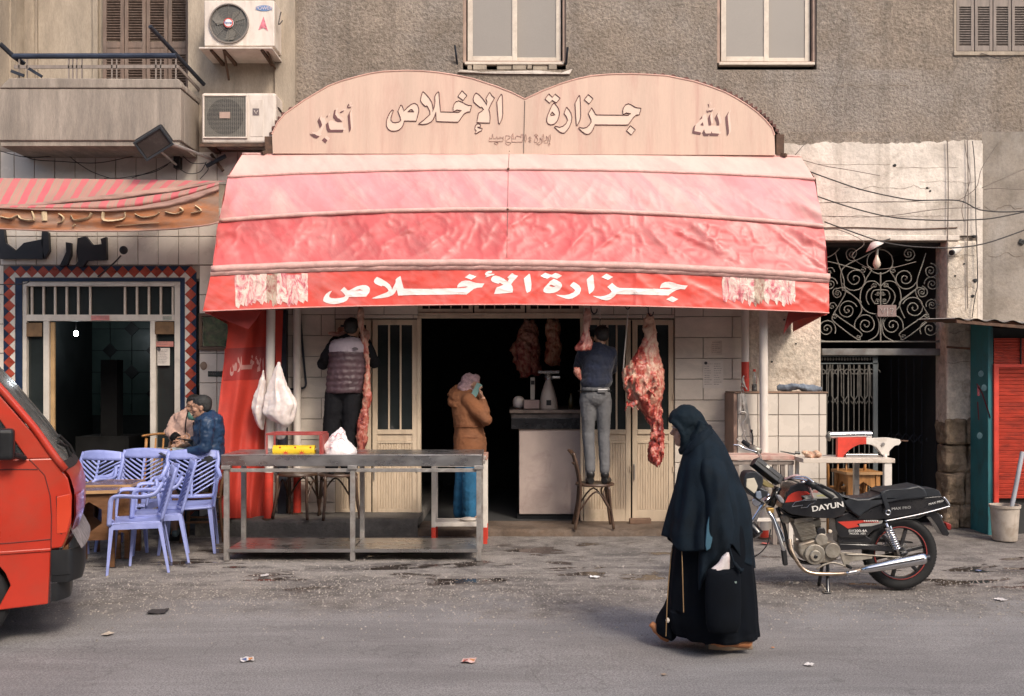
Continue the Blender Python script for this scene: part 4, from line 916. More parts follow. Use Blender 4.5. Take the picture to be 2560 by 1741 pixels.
vault(arch[17:-1], lambda t: -3+17*max(0, (t-.2)/.8)**.7, 'corrugated_roof')
for a, b, c, d in ((1942, 1962, 388, 335), (660, 680, 383, 340)): MB().box(X(a, YS), X(b, YS), YS+.02, YF, Z(c, YS), Z(d, YS)).build('end_bracket', M['rust'], FS, bev=.004)
for a, b in ((P(655, 383, YS), P(684, 372, YS+.1)), (P(1966, 388, YS), P(1930, 386, YS+.1))): MB().obox(a, b, .04, .03).build('bracket_foot', M['rust'], FS)

# ---------------------------------------------------------------- poles of the awning
def pole(px, Y, pb, ptop, rpx, redtop, lab, tilt=0, redbot=None):
    r = rpx/FPX*Y; z0 = Z(pb, Y); o = thing('awning_pole', lab, 'pole', (X(px, Y), Y, z0), group='painted poles under the awning')
    zr = Z(redtop, Y); zrb = Z(redbot, Y) if redbot else z0; dx = tilt
    a = lambda z: Vector((X(px, Y)+dx*(z-z0), Y, z))
    MB().cyl(a(zr), a(Z(ptop, Y)), r, n=20).build('pole_upper', M['pole'], o, smooth=False, auto=40)
    MB().cyl(a(zrb), a(zr-.001), r*1.01, n=20).build('pole_painted', M['red'], o, auto=40)
    if redbot: MB().cyl(a(z0), a(zrb-.001), r, n=20).build('pole_foot', M['pole'], o, auto=40)
    MB().cyl(a(z0-.012), a(z0+.008), r*1.5, n=16).build('base_flange', M['rust'], o)
pole(671, 10.30, 1297, 690, 11, 1181, 'white awning pole with a red foot and plastic bags hung on it', tilt=.012)
pole(743, 10.66, 1283, 690, 9.5, 1186, 'thinner red footed pole close to the wall behind the plastic bags')
pole(1863, 10.66, 1320, 690, 9.5, 905, 'pole with a red band and meat hooks hanging from it', redbot=982)
pole(1911, 10.12, 1345, 690, 10.5, 1325, 'plain white pole in front of the tiled plinth', tilt=-.004)
# frame struts below the cloth
MB().tube([P(676, 700, 10.3), P(700, 690, 10.7)], .015, 8).build('awning_strut', M['galv'], AW)
# red side curtain
def curtain(a, b):
    yt = 776+520*b; xl = interp([(0, 566), (.1, 570), (.35, 553), (.55, 542), (.9, 546), (1, 552)], b)[0]; xr = interp([(0, 708), (.3, 702), (.6, 690), (1, 668)], b)[0]
    x = xl+(xr-xl)*a; Y = 10.12+.42*a+.035*math.sin(a*13+b*3)+.02*math.sin(a*29+b*5)*b+.05*noise.noise(Vector((a*3, b*4, 2)))
    return P(x, yt, Y)
CU = MB().grid(curtain, 60, 60, flip=True).build('side_curtain', mk('red_curtain', (.46, .038, .022), .65, var=.12, scale=3, dirt=(.30, .03, .02), damt=.5, dscale=3, grain=.05), None, smooth=True, origin=P(620, 1296, 10.3),
    label='dusty red side curtain hanging from the awning left of the white pole', cat='curtain')
def oncur(x, y):
    b = (y-776)/520; xl = interp([(0, 566), (.1, 570), (.35, 553), (.55, 542), (.9, 546), (1, 552)], b)[0]; xr = interp([(0, 708), (.3, 702), (.6, 690), (1, 668)], b)[0]
    p = curtain((x-xl)/(xr-xl), b); p.y -= .006; return p
cb_ = [(562, 872), (690, 866), (690, 948), (558, 952)]
decal(cb_, [], lambda x, y: oncur(x, y)+Vector((0, .003, 0)), 'printed_band', mk('band_dark_red', (.26, .02, .016), .6), CU, 6)
ct = mk('curtain_print', (.42, .20, .18), .6)
for poly in (sad, khla, dotk): decal([(574+x/2172*62, 884+(y-60)/430*58) for x, y in poly], [], oncur, 'lettering', ct, CU, 4)
for a in (VB[0], VB[1], VB[2]): decal([(637+x/1700*36, 890+(y-60)/560*46) for x, y in PS(a)], [], oncur, 'lettering', ct, CU, 4)

# ---------------------------------------------------------------- striped awning of the cafe
def stripes():
    m = bpy.data.materials.new('striped_canvas'); m.use_nodes = True; nt = m.node_tree; nt.nodes.clear(); L = nt.links.new
    out = N(nt, 'ShaderNodeOutputMaterial'); b = N(nt, 'ShaderNodeBsdfPrincipled'); L(b.outputs[0], out.inputs[0])
    tc = N(nt, 'ShaderNodeTexCoord'); sx = N(nt, 'ShaderNodeSeparateXYZ'); L(tc.outputs['Object'], sx.inputs[0])
    nz = N(nt, 'ShaderNodeTexNoise'); nz.inputs['Scale'].default_value = 5; nz.inputs['Detail'].default_value = 8; L(tc.outputs['Object'], nz.inputs['Vector'])
    a = N(nt, 'ShaderNodeMath', operation='MULTIPLY_ADD'); L(nz.outputs['Fac'], a.inputs[0]); a.inputs[1].default_value = .02; L(sx.outputs[0], a.inputs[2])
    d = N(nt, 'ShaderNodeMath', operation='DIVIDE'); L(a.outputs[0], d.inputs[0]); d.inputs[1].default_value = .176
    f = N(nt, 'ShaderNodeMath', operation='FRACT'); L(d.outputs[0], f.inputs[0])
    cr = N(nt, 'ShaderNodeValToRGB'); cr.color_ramp.interpolation = 'CONSTANT'; e = cr.color_ramp.elements; tan_ = (.36, .24, .18, 1); pk = (.56, .11, .13, 1); fp = (.46, .20, .17, 1)
    e[0].position = 0; e[0].color = pk; e[1].position = .44; e[1].color = tan_
    for p_, c_ in ((.58, fp), (.64, tan_), (.68, fp), (.80, tan_), (.84, fp), (.88, tan_)): q = e.new(p_); q.color = c_
    L(f.outputs[0], cr.inputs[0]); r = N(nt, 'ShaderNodeMapRange'); r.inputs[1].default_value = .35; r.inputs[2].default_value = .7; r.inputs[4].default_value = .45; L(nz.outputs['Fac'], r.inputs[0])
    mx = N(nt, 'ShaderNodeMix', data_type='RGBA'); L(r.outputs[0], mx.inputs[0]); L(cr.outputs[0], mx.inputs[6]); mx.inputs[7].default_value = (.30, .19, .15, 1); L(mx.outputs[2], b.inputs['Base Color']); b.inputs['Roughness'].default_value = .8
    return m
stm = stripes(); org_m = mk('orange_canvas', (.36, .14, .06), .8, var=.2, scale=4, dirt=(.30, .20, .15), damt=.9, dscale=3.5, stretch=(.6, 1, 2.5), dlo=.42, grain=.08)
dst = mk('dusty_canvas', (.32, .19, .15), .85, var=.25, scale=4, dirt=(.46, .27, .23), damt=.7, dscale=5, stretch=(.5, 1, 2), grain=.08)
SA = thing('striped_awning', 'sagging striped pink canvas awning with an orange lettered valance over the cafe', 'awning', (X(260, 10.3), 10.3, Z(575, 10.3)))
def band(top, bot, Y0, Y1, bulge, nm, m, nv=10, wr=.012, nu=160, x0=-60, x1=548, lab=None):
    def q(a, b):
        x = x0+(x1-x0)*a; yt = interp(top, x)[0]; yb = interp(bot, x)[0]; y = yt+(yb-yt)*b; Y = Y0+(Y1-Y0)*b-bulge*math.sin(PI*b)
        p = P(x, y, Y); p.x = X(x, min(Y, 9.92)); p.y -= wr*(ridge(Vector((x*.006, y*.05, Y0*3)))+.5*ridge(Vector((x*.02+y*.05, y*.09, Y0)))); return p
    MB().grid(q, nu, nv, flip=True).build(nm, m, SA, smooth=True, label=lab); return q
band([(-60, 446), (250, 449), (548, 453)], [(-60, 514), (60, 513), (160, 502), (300, 486), (440, 469), (548, 455)], 10.22, 9.92, 0, 'striped_panel', stm)
band([(-60, 512), (60, 511), (160, 500), (300, 484), (440, 467), (548, 453)], [(-60, 517), (60, 519), (160, 512), (300, 502), (440, 483), (548, 458)], 9.90, 9.88, .04, 'fold', dst)
band([(-60, 513), (60, 515), (160, 510), (300, 500), (440, 481), (548, 456)], [(-60, 520), (80, 524), (160, 526), (270, 529), (350, 521), (420, 508), (480, 490), (548, 466)], 9.84, 9.82, .05, 'fold', stm)
band([(-60, 516), (80, 521), (270, 524), (350, 516), (420, 503), (480, 486), (548, 464)], [(-60, 520), (80, 527), (270, 532), (350, 530), (420, 522), (480, 508), (548, 480)], 9.79, 9.77, .05, 'fold', dst)
vq = band([(-60, 517), (80, 523), (270, 530), (350, 525), (420, 517), (480, 503), (548, 474)], [(-60, 570), (60, 575), (150, 579), (300, 579), (440, 573), (520, 564), (548, 556)], 9.76, 9.78, 0, 'valance', org_m, wr=.014, lab='orange lettered valance')
MB().tube([vq(i/80, 1) for i in range(81)], .009, 6).build('hem', dst, SA, smooth=True)
cream = mk('faded_print', (.56, .43, .27), .8, var=.15, scale=9)
vx = lambda x: (x+60)/608
def vstroke(pts, w):
    q = [vq(vx(x), (y-interp([(-60, 517), (80, 523), (270, 530), (350, 525), (420, 517), (480, 503), (548, 474)], x)[0])/(interp([(-60, 570), (60, 575), (150, 579), (300, 579), (440, 573), (520, 564), (548, 556)], x)[0]-interp([(-60, 517), (80, 523), (270, 530), (350, 525), (420, 517), (480, 503), (548, 474)], x)[0])) for x, y in pts]
    q = [Vector((p.x, p.y-.012, p.z)) for p in smoothc(q, 4)]; MB().tube(q, w*1.35, 6, sq=.3).build('lettering', cream, SA)
for pts, w in (([(5, 543), (30, 548), (48, 540), (58, 550), (88, 552), (82, 530)], .018), ([(112, 530), (114, 553)], .02), ([(150, 536), (162, 545), (158, 556), (148, 559)], .016), ([(180, 540), (188, 552), (210, 550), (225, 545), (232, 534)], .018), ([(190, 562), (184, 568)], .016), ([(262, 531), (264, 552), (310, 548), (315, 532)], .014), ([(340, 536), (360, 545), (390, 540), (400, 532)], .012), ([(415, 531), (440, 536), (460, 528), (452, 520)], .014), ([(480, 534), (505, 528), (490, 515)], .014), ([(290, 566), (330, 563), (400, 558)], .006)): vstroke(pts, w)
# things behind: dark cut-out sign letters and a wall lamp over the cafe door
CL = thing('sign_letters', 'dark cut out script letters of the cafe sign under the striped awning', 'letters', P(150, 660, YF-.02))
bl = mk('letter_black', (.016, .016, .02), .5)
for poly in ("0,440 0,640 108,640 108,590 60,600 40,620 15,600 10,560", "106,560 122,575 124,620 112,640 104,600", "165,598 178,600 178,630 168,655 148,660 158,640 166,622", "195,588 215,583 232,605 255,603 252,590 266,585 267,642 218,644 208,660 186,658 196,646 192,620"):
    MB().prism([(X(x, YF-.06), Z(y+8, YF-.06)) for x, y in PS(poly)], YF-.07, YF-.02).build('letter', bl, CL, bev=.002)
WL = thing('wall_lamp', 'small round dark lamp on a bent arm beside the cafe sign', 'lamp', P(308, 627, YF-.1))
MB().ell(P(309, 626, 10.5), (.045, .03, .045)).build('lamp_head', bl, WL, smooth=True)
MB().tube(smoothc([P(302, 640, 10.52), P(285, 658, 10.6), P(245, 692, YF-.02)], 4), .008, 6).build('arm', bl, WL)
MB().tube(smoothc([P(-10, 712, 10.6), P(60, 710, 10.6), P(75, 700, 10.7)], 4), .006, 5).build('cable', M['cable'], CF)
# ---------------------------------------------------------------- air conditioners
def ac1():
    Y0, Y1 = 10.44, 10.80; r = thing('air_conditioner', 'upper cream air conditioner with a round fan and pink triangle on a shelf', 'air conditioner', P(600, 118, Y0), group='outdoor air conditioning units')
    MB().box(X(510, Y0), X(686, Y0), Y0, Y1-.02, Z(116, Y0), Z(1, Y0)).build('casing', M['acw'], r, bev=.012, seg=3)
    c = P(573, 60, Y0-.001); rr = 49/FPX*Y0; RM_ = Matrix.Rotation(PI/2, 3, 'X')
    MB().lathe([(rr*1.02, .0), (rr*1.02, .02), (rr*.96, .022), (rr*.93, .0)], c, 36, RM_).build('fan_ring', mk('ac_ring', (.20, .17, .15), .6), r, smooth=False)
    MB().lathe([(0, .002), (rr*.93, .002)], c, 36, RM_).build('fan_opening', M['acg'], r)
    fb = MB()
    for k in range(3):
        a = k*2.094+.3; fb.add([c+Vector((.02*math.cos(a), -.006, .02*math.sin(a))), c+Vector((rr*.85*math.cos(a), -.008, rr*.85*math.sin(a))), c+Vector((rr*.88*math.cos(a+.5), -.012, rr*.88*math.sin(a+.5))), c+Vector((rr*.6*math.cos(a+.9), -.014, rr*.6*math.sin(a+.9)))], [(0, 1, 2, 3)])
    fb.build('fan_blade', mk('fan_blade', (.17, .155, .13), .5), r)
    g = MB()
    for k in range(1, 8): g.tube([c+Vector((rr*.93*k/8*math.cos(t), -.02, rr*.93*k/8*math.sin(t))) for t in [2*PI*i/32 for i in range(33)]], .0013, 4)
    for k in range(8): a = k*PI/4; g.tube([c+Vector((0, -.02, 0)), c+Vector((rr*.93*math.cos(a), -.02, rr*.93*math.sin(a)))], .002, 4)
    g.build('fan_guard', mk('guard_wire', (.17, .15, .13), .6), r)
    MB().lathe([(0, .034), (.045, .032), (.052, .02)], c, 24, RM_).build('hub_badge', mk('badge_white', (.7, .66, .66), .4), r)
    MB().lathe([(.040, .0345), (.046, .034), (.050, .033)], c, 24, RM_).build('badge_ring', M['red'], r)
    text('Power', 'lettering', mk('logo_blue', (.05, .12, .35), .5), r, c+Vector((0, -.037, .0)), .034)
    lg = P(660, 21, Y0-.003); MB().prism([(lg.x+.088*math.cos(t), lg.z+.030*math.sin(t)) for t in [2*PI*i/24 for i in range(24)]], lg.y-.002, lg.y).build('logo_oval', mk('logo_oval', (.12, .22, .42), .5), r)
    text('POWER', 'lettering', mk('logo_white', (.62, .50, .50), .5), r, lg+Vector((0, -.004, -.002)), .052)
    MB().prism([(X(x, Y0), Z(y, Y0)) for x, y in ((659, 42), (646, 76), (659, 70), (670, 78))], Y0-.004, Y0-.001).build('pink_triangle', mk('faded_triangle', (.56, .16, .20), .5, var=.3, scale=30), r)
    MB().tube(smoothc([P(706, 52, 10.6), P(697, 62, 10.5), P(700, 40, 10.5), P(703, 30, 10.5)], 4), .006, 5).build('cable', M['cable'], r)
    ys = 10.31
    MB().box(X(497, ys), X(680, ys), ys, Y1, Z(122, ys), Z(118, ys)).build('shelf', M['acw'], r, bev=.003)
    for x_ in (528, 560, 655): MB().obox(P(x_, 124, ys+.03), P(x_, 124, ys+.03)+Vector((0, .44, -.02)), .03, .035).build('bracket', M['rust'], r)
    MB().tube([P(560, 128, 10.4), P(572, 200, YF-.01)], .012, 6).tube([P(668, 128, 10.4), P(690, 176, YF-.01)], .012, 6).build('brace', M['rust'], r)
def ac2():
    Y0, Y1 = 10.46, 10.80; r = thing('air_conditioner', 'lower cream air conditioner with a square fan grille beside the balcony', 'air conditioner', P(600, 362, Y0), group='outdoor air conditioning units')
    MB().box(X(503, Y0), X(690, Y0), Y0, Y1-.02, Z(359, Y0), Z(232, Y0)).build('casing', M['acw'], r, bev=.03, seg=4)
    x0, x1, z0, z1 = X(508, Y0), X(619, Y0), Z(347, Y0), Z(238, Y0)
    f = MB(); frame_rect(f, x0, x1, z0, z1, Y0-.02, .02, .016); f.build('grille_frame', M['acw'], r, bev=.004)
    MB().box(x0+.016, x1-.016, Y0-.004, Y0+.001, z0+.016, z1-.016).build('grille_back', M['acg'], r)
    c = Vector(((x0+x1)/2, Y0-.006, (z0+z1)/2)); MB().lathe([(0, 0), (.19, 0)], c, 32, Matrix.Rotation(PI/2, 3, 'X')).build('fan_opening', M['blackp'], r)
    g = MB(); wm = mk('grille_wire', (.34, .31, .26), .6)
    for k in range(1, 22): xx = x0+(x1-x0)*k/22; g.box(xx-.0012, xx+.0012, Y0-.012, Y0-.010, z0+.016, z1-.016)
    g.build('grille_wires', wm, r, kind='stuff'); g = MB()
    for k in range(1, 34): zz = z0+(z1-z0)*k/34; g.box(x0+.016, x1-.016, Y0-.016, Y0-.0145, zz-.001, zz+.001)
    g.build('grille_wires', wm, r, kind='stuff')
    MB().box(c.x-.055, c.x+.055, Y0-.022, Y0-.017, c.z-.02, c.z+.045).build('badge_plate', mk('brass_badge', (.36, .25, .20), .5), r)
    MB().box(X(626, Y0), X(658, Y0), Y0-.004, Y0+.002, Z(342, Y0), Z(250, Y0)).build('embossed_panel', M['acw'], r, bev=.002)
    MB().box(X(632, Y0), X(648, Y0), Y0-.008, Y0-.004, Z(289, Y0), Z(272, Y0)).build('logo_plate', mk('logo_grey', (.13, .10, .10), .5), r)
    p = P(640, 280, Y0-.011); MB().tube([p+Vector((-.02, 0, .015)), p+Vector((0, 0, -.02)), p+Vector((.02, 0, .015))], .004, 5).build('logo', M['acw'], r)
    MB().tube(smoothc([P(690, 266, 10.5), P(700, 274, 10.6), P(704, 282, 10.7)], 4), .008, 5).build('cable', M['cable'], r)
    MB().box(X(500, Y0), X(700, Y0), Y0-.02, Y0+.02, Z(368, Y0), Z(361, Y0)).box(X(515, Y0), X(530, Y0), Y0, Y1, Z(368, Y0), Z(361, Y0)).box(X(670, Y0), X(685, Y0), Y0, Y1, Z(368, Y0), Z(361, Y0)).build('support', M['rust'], r)
ac1(); ac2()
# floodlight on bent arms
FLD = thing('floodlight', 'black rectangular floodlight on a long arm below the balcony corner', 'floodlight', P(388, 360, 10.0))
Mf = Matrix.Translation(P(384, 354, 9.95)) @ Matrix.Rotation(R(-32), 4, 'Y') @ Matrix.Rotation(R(28), 4, 'X')
MB().box(-.16, .16, -.07, .07, -.10, .10).xf(Mf).build('housing', M['black'], FLD, bev=.02, seg=3)
f = MB(); frame_rect(f, -.16, .16, -.115, .10, -.095, .03, .02); f.xf(Mf).build('rim', mk('flood_rim', (.03, .035, .042), .55), FLD, bev=.003)
MB().box(-.135, .135, -.082, -.078, -.09, .08).xf(Mf).build('glass', mk('flood_glass', (.055, .042, .038), .3, var=.2), FLD)
MB().tube([P(412, 354, 10.0), P(470, 375, 10.3), P(538, 402, 10.7)], .018, 8).tube([P(400, 378, 10.0), P(440, 412, 10.6)], .012, 8).build('arm', M['galv'], FLD)
MB().obox(P(516, 416, 10.68), P(564, 390, 10.66), .03, .035).build('cross_bar', M['iron2'], FLD); MB().obox(P(528, 386, 10.72), P(558, 428, 10.72), .03, .03).build('cross_bar', M['rust'], FLD)
MB().box(X(433, 10.7), X(449, 10.7), 10.7, YF, Z(420, 10.7), Z(389, 10.7)).build('junction_box', M['blackp'], FLD, bev=.006)
# wires
def wires(name, lab, lst, m=None, r=.006, Y=10.7):
    t = thing(name, lab, 'cables', P(lst[0][0][0], lst[0][0][1], Y))
    for pts in lst: MB().tube(smoothc([P(a, b, Y+.02*math.sin(a*.05)) for a, b in pts], 6), r, 5).build('cable', m or M['cable'], t, smooth=True)
wires('wall_cables', 'tangle of thin black cables looped across the cream tiles under the balcony', [[(0, 378), (60, 393), (120, 392), (160, 384), (250, 390), (360, 386)], [(20, 300), (70, 335), (120, 365), (165, 385), (190, 405), (230, 430), (275, 446)], [(30, 374), (80, 398), (150, 404), (240, 408), (310, 396), (360, 384)], [(330, 445), (390, 425), (440, 398), (455, 385)], [(410, 360), (450, 385), (480, 408), (515, 408)], [(445, 420), (470, 434), (500, 430), (516, 405)], [(300, 446), (380, 432), (420, 412)], [(500, 448), (520, 425), (515, 415)], [(300, 446), (260, 446)], [(560, 372), (620, 371), (700, 366)]], r=.0045)
wires('street_cables', 'dark cables sagging across the white plaster band on the right', [[(2036, 489), (2130, 520), (2226, 543), (2330, 551), (2431, 550), (2500, 543), (2640, 512)], [(2061, 555), (2130, 580), (2205, 605), (2270, 616), (2343, 620), (2400, 619), (2467, 608), (2560, 576), (2640, 545)], [(2017, 427), (2080, 450), (2148, 473), (2220, 490), (2290, 501), (2396, 502), (2450, 525), (2530, 530), (2640, 520)]], Y=10.3, r=.007)
wires('street_cables', 'thin dusty wires straggling over the white plaster above the gate', [[(1988, 388), (2056, 300), (2110, 170), (2140, 90)], [(2005, 400), (2060, 415), (2120, 425), (2200, 440)], [(2061, 575), (2100, 576), (2160, 607), (2130, 640), (2170, 670), (2220, 672), (2290, 655)], [(2455, 470), (2500, 450), (2560, 424), (2640, 400)], [(2460, 475), (2490, 471), (2560, 474), (2640, 470)], [(2396, 502), (2440, 470), (2455, 420), (2500, 352)], [(2412, 350), (2415, 380), (2425, 440), (2420, 470), (2405, 520), (2410, 555)], [(2040, 508), (2200, 505), (2400, 500)], [(2040, 540), (2200, 542), (2350, 523), (2450, 520)]], m=M['cable2'], r=.004, Y=10.62)
wires('conduit_wire', 'thin wire running down the pale pier to the kiosk roof', [[(2431, 353), (2437, 420), (2440, 560), (2444, 700), (2438, 740), (2430, 795)]], r=.005, Y=10.72)
# lamp with tin shade in the gateway, camera on the pier
LS = thing('gate_lamp', 'unlit white bulb under a tilted tin shade in front of the scrolled fanlight', 'lamp', P(2192, 650, 10.5))
MB().lathe([(.012, .06), (.03, .055), (.105, 0), (.10, -.004), (.028, .045)], P(2188, 618, 10.5), 24, Matrix.Rotation(R(-28), 3, 'Y')).build('shade', mk('tin_shade', (.62, .55, .52), .4), LS, smooth=True)
MB().lathe([(0, -.07), (.022, -.063), (.038, -.035), (.040, -.01), (.028, .03), (.016, .06), (.014, .075)], P(2192, 656, 10.5), 20).build('bulb', mk('unlit_bulb', (.55, .45, .36), .25, var=.02), LS, smooth=True)
MB().cyl(P(2192, 641, 10.5), P(2193, 622, 10.5), .014, n=10).build('socket', M['iron'], LS)
MB().tube([P(2192, 620, 10.5), P(2205, 604, 10.6), P(2230, 596, YF)], .008, 6).build('arm', M['cable'], LS)
CM = thing('security_camera', 'small pale tube camera fixed to the pier beside the gateway', 'camera', P(2388, 628, 10.7))
MB().cyl(P(2380, 632, 10.62), P(2395, 622, 10.74), .034, .040, 16).build('housing', M['white'], CM, auto=40); MB().cyl(P(2378, 633, 10.605), P(2381, 631, 10.625), .028, n=14).build('lens', M['blackp'], CM)
MB().cyl(P(2395, 622, 10.74), P(2398, 612, YF), .014, n=8).build('bracket', M['white'], CM)
for x_, y_ in ((2435, 592), (2438, 702), (2431, 740), (2555, 605)):
    pass
# ================================================================ PLINTH, KIOSK, TABLES, CHAIRS, GOODS
PLN = thing('tiled_plinth', 'chest high cream tiled plinth beside the gateway with a grey cloth on top', 'plinth', (X(1955, 10.35), 10.35, 0))
YP = 10.35; zt = Z(984, YP)
MB().box(X(1842, YP), X(2066, YP), YP, YF, 0, zt).build('core', M['grout'], PLN)
tiles(PLN, 1843, 2066, 984, 1360, YP, .212, .222, M['wtile'], x0off=0)
MB().box(X(1836, YP), X(2069, YP), YP-.02, YF, zt, zt+.018).build('top_slab', mk('brown_slab', (.24, .15, .10), .7, var=.2), PLN, bev=.005)
MB().box(X(1834, YP), X(1842, YP), YP-.01, YF, .02, zt).build('edge_trim', mk('edge_brown', (.26, .17, .13), .7, var=.2), PLN)
def loft(mb, rows, Y, dep, n=26, k=3, fold=None, cap=True):
    "closed skin round the left and right limits given row by row; dep = half depth as a share of half width, or metres per row"
    rr = []
    for i in range(len(rows)-1):
        for j in range(k):
            t = j/k; a = rows[max(i-1, 0)]; b = rows[i]; c = rows[i+1]; d = rows[min(i+2, len(rows)-1)]
            cr_ = lambda q: .5*((2*b[q])+(-a[q]+c[q])*t+(2*a[q]-5*b[q]+4*c[q]-d[q])*t*t+(-a[q]+3*b[q]-3*c[q]+d[q])*t**3)
            rr.append((b[0]+(c[0]-b[0])*t,)+tuple(cr_(q) for q in range(1, len(b))))
    rr.append(rows[-1]); m = len(rr); vs = []; fs = []
    for i, r in enumerate(rr):
        yc = Y+(r[4] if len(r) > 4 else 0); cx = X((r[1]+r[2])/2, yc); hx = abs(r[2]-r[1])/2/FPX*yc; hy = r[3] if len(r) > 3 and r[3] > 0 else hx*dep; z = Z(r[0], yc)
        for q in range(n):
            a = 2*PI*q/n; f = 1+(fold(a, i/(m-1)) if fold else 0); vs.append(Vector((cx+hx*f*math.cos(a), yc+hy*f*math.sin(a), z)))
    for i in range(m-1):
        for q in range(n): q2 = (q+1) % n; fs.append((i*n+q, (i+1)*n+q, (i+1)*n+q2, i*n+q2))
    if cap: fs += [tuple(range(n)), tuple((m-1)*n+q for q in range(n))[::-1]]
    return mb.add(vs, fs)
def rows_c(s, ox, oy, sc): return [(oy+a/sc, ox+b/sc, ox+c/sc)+tuple(r) for a, b, c, *r in s]
BAGM = mk('thin_plastic', (.70, .62, .59), .35, var=.06, scale=6, dirt=(.55, .45, .42), damt=.5, dscale=8, sss=.5)
# grey cloth and bottle on the plinth
mb = MB()
for i in range(9): mb.tube(smoothc([Vector((X(1943+i*4, 10.5), 10.5+.02*math.sin(i*3), zt+.05+.02*math.sin(i*1.7))), Vector((X(1980+i*3, 10.5), 10.45+.03*math.sin(i*2), zt+.075)), Vector((X(2015, 10.5), 10.5+.03*math.cos(i*2), zt+.05+.02*math.cos(i))), Vector((X(2052-i, 10.5), 10.47+.02*i/3, zt+.045))], 5), .026, 8)
blob(mb, 'cloth', mk('bluegrey_cloth', (.16, .19, .235), .9, var=.2, scale=12, bump=.6, bscale=120), None, vox=.011, sm=2, disp=.03, dscale=.05, origin=(X(1998, 10.5), 10.5, zt+.018), label='crumpled blue grey cloth lying on top of the tiled plinth', cat='cloth')
BT = thing('bottle', 'small clear bottle with a red cap and dark drink on the plinth', 'bottle', (X(1886, 10.5), 10.5, zt+.018))
c = (X(1886, 10.5), 10.5, zt+.02)
MB().lathe([(0, 0), (.027, .002), (.029, .01), (.028, .08), (.030, .12), (.022, .16), (.012, .19), (.012, .21)], c, 18).build('glass', mk('bottle_glass', (.5, .5, .48), .1, trans=.8, var=.02), BT, smooth=True)
MB().lathe([(0, .003), (.025, .004), (.0265, .012), (.0255, .075), (0, .076)], c, 18).build('drink', mk('cola', (.02, .008, .006), .2), BT, smooth=True)
MB().cyl(Vector(c)+Vector((0, 0, .208)), Vector(c)+Vector((0, 0, .232)), .015, n=14).build('cap', M['red'], BT)
# paper notices
def notice(x0, x1, y0, y1, Y, rows, lab, name='notice', mat_=None, head=True, cols=2, rot=0):
    z0, z1 = Z(y1, Y), Z(y0, Y); xa, xb = X(x0, Y), X(x1, Y); o = thing(name, lab, 'notice', ((xa+xb)/2, Y, z0)); n = 12
    MB().grid(lambda a, b: Vector((xa+(xb-xa)*a, Y-.004-.004*noise.noise(Vector((a*4, b*4, x0))), z0+(z1-z0)*b)), 10, 10).build('sheet', mat_ or M['paper'], o, smooth=True)
    rnd = random.Random(int(x0)); mb = MB(); w = (xb-xa)
    for r in range(rows):
        zz = z1-(z1-z0)*(.12+.82*r/rows)
        for c_ in range(cols):
            a0 = xa+w*(.07+c_*(.93/cols)); a1 = a0+w*(.80/cols)*rnd.uniform(.55, 1); x = a0
            while x < a1:
                l = rnd.uniform(.008, .028); mb.box(x, min(x+l, a1), Y-.010, Y-.0095, zz-.0022*rnd.uniform(.6, 1.5), zz+.002); x += l+.005
    mb.build('printed_lines', mk('soft_ink', (.22, .19, .18), .8), o, kind='stuff')
    if head: MB().cyl((xa+w*.14, Y-.011, z1-(z1-z0)*.09), (xa+w*.14, Y-.009, z1-(z1-z0)*.09), .017, n=18).build('emblem', M['ink'], o)
    return o
notice(1757, 1808, 902, 971, YF-.014, 10, 'white printed notice with a black round emblem on the marble tiles')
notice(1778, 1805, 852, 888, YF-.014, 6, 'small faded scrap of paper on the marble tiles above the notice', mat_=mk('faded_paper', (.58, .50, .43), .8), head=False, cols=1)
o = notice(394, 425, 870, 914, YF+.02, 9, 'cream printed sheet taped inside the right side pane of the cafe door', cols=1)
o = notice(228, 274, 789, 801, YF-.005, 2, 'pink sticker with small writing on the cafe transom rail', mat_=mk('pink_sticker', (.58, .22, .20), .6), head=False)
o = notice(391, 434, 854, 867, YF+.0, 2, 'pink sticker across the right side pane of the cafe door', mat_=mk('pink_sticker_b', (.50, .20, .16), .6), head=False, cols=1)
o = notice(407, 430, 791, 800, YF-.005, 2, 'small black and white sticker at the right end of the cafe transom rail', mat_=mk('grey_sticker', (.34, .36, .30), .6), head=False, cols=1)
o = notice(520, 558, 928, 942, YF-.014, 2, 'narrow black sticker with yellow writing on the white cafe tiles', mat_=mk('black_sticker', (.02, .025, .02), .5), head=False, cols=1)
for nm, lab, a in (('cardboard', 'brown cardboard square behind the left side pane of the cafe door', (68, 107, 808, 842)), ('cardboard', 'brown cardboard square over the right side pane of the cafe door', (388, 436, 805, 836))):
    Y = YF+.02; MB().box(X(a[0], Y), X(a[1], Y), Y-.02, Y-.012, Z(a[3], Y), Z(a[2], Y)).build(nm, mk('cardboard', (.17, .10, .05), .85, var=.2, scale=9), None, bev=.002, origin=(X(a[0], Y), Y, Z(a[3], Y)), label=lab, cat='cardboard')
PF = thing('framed_picture', 'green picture in a brown frame on the wall beside the red curtain', 'picture', P(535, 880, YF-.02))
f = MB(); frame_rect(f, X(500, YF), X(600, YF), Z(876, YF), Z(784, YF), YF-.045, .03, .035); f.build('frame', mk('picture_frame', (.10, .06, .035), .6, var=.2), PF, bev=.004)
MB().box(X(503, YF)+.03, X(598, YF)-.03, YF-.03, YF-.018, Z(873, YF)+.03, Z(787, YF)-.03).build('canvas', mk('green_picture', (.05, .075, .03), .6, var=.6, scale=16, dirt=(.17, .12, .08), damt=.8, dscale=5), PF)
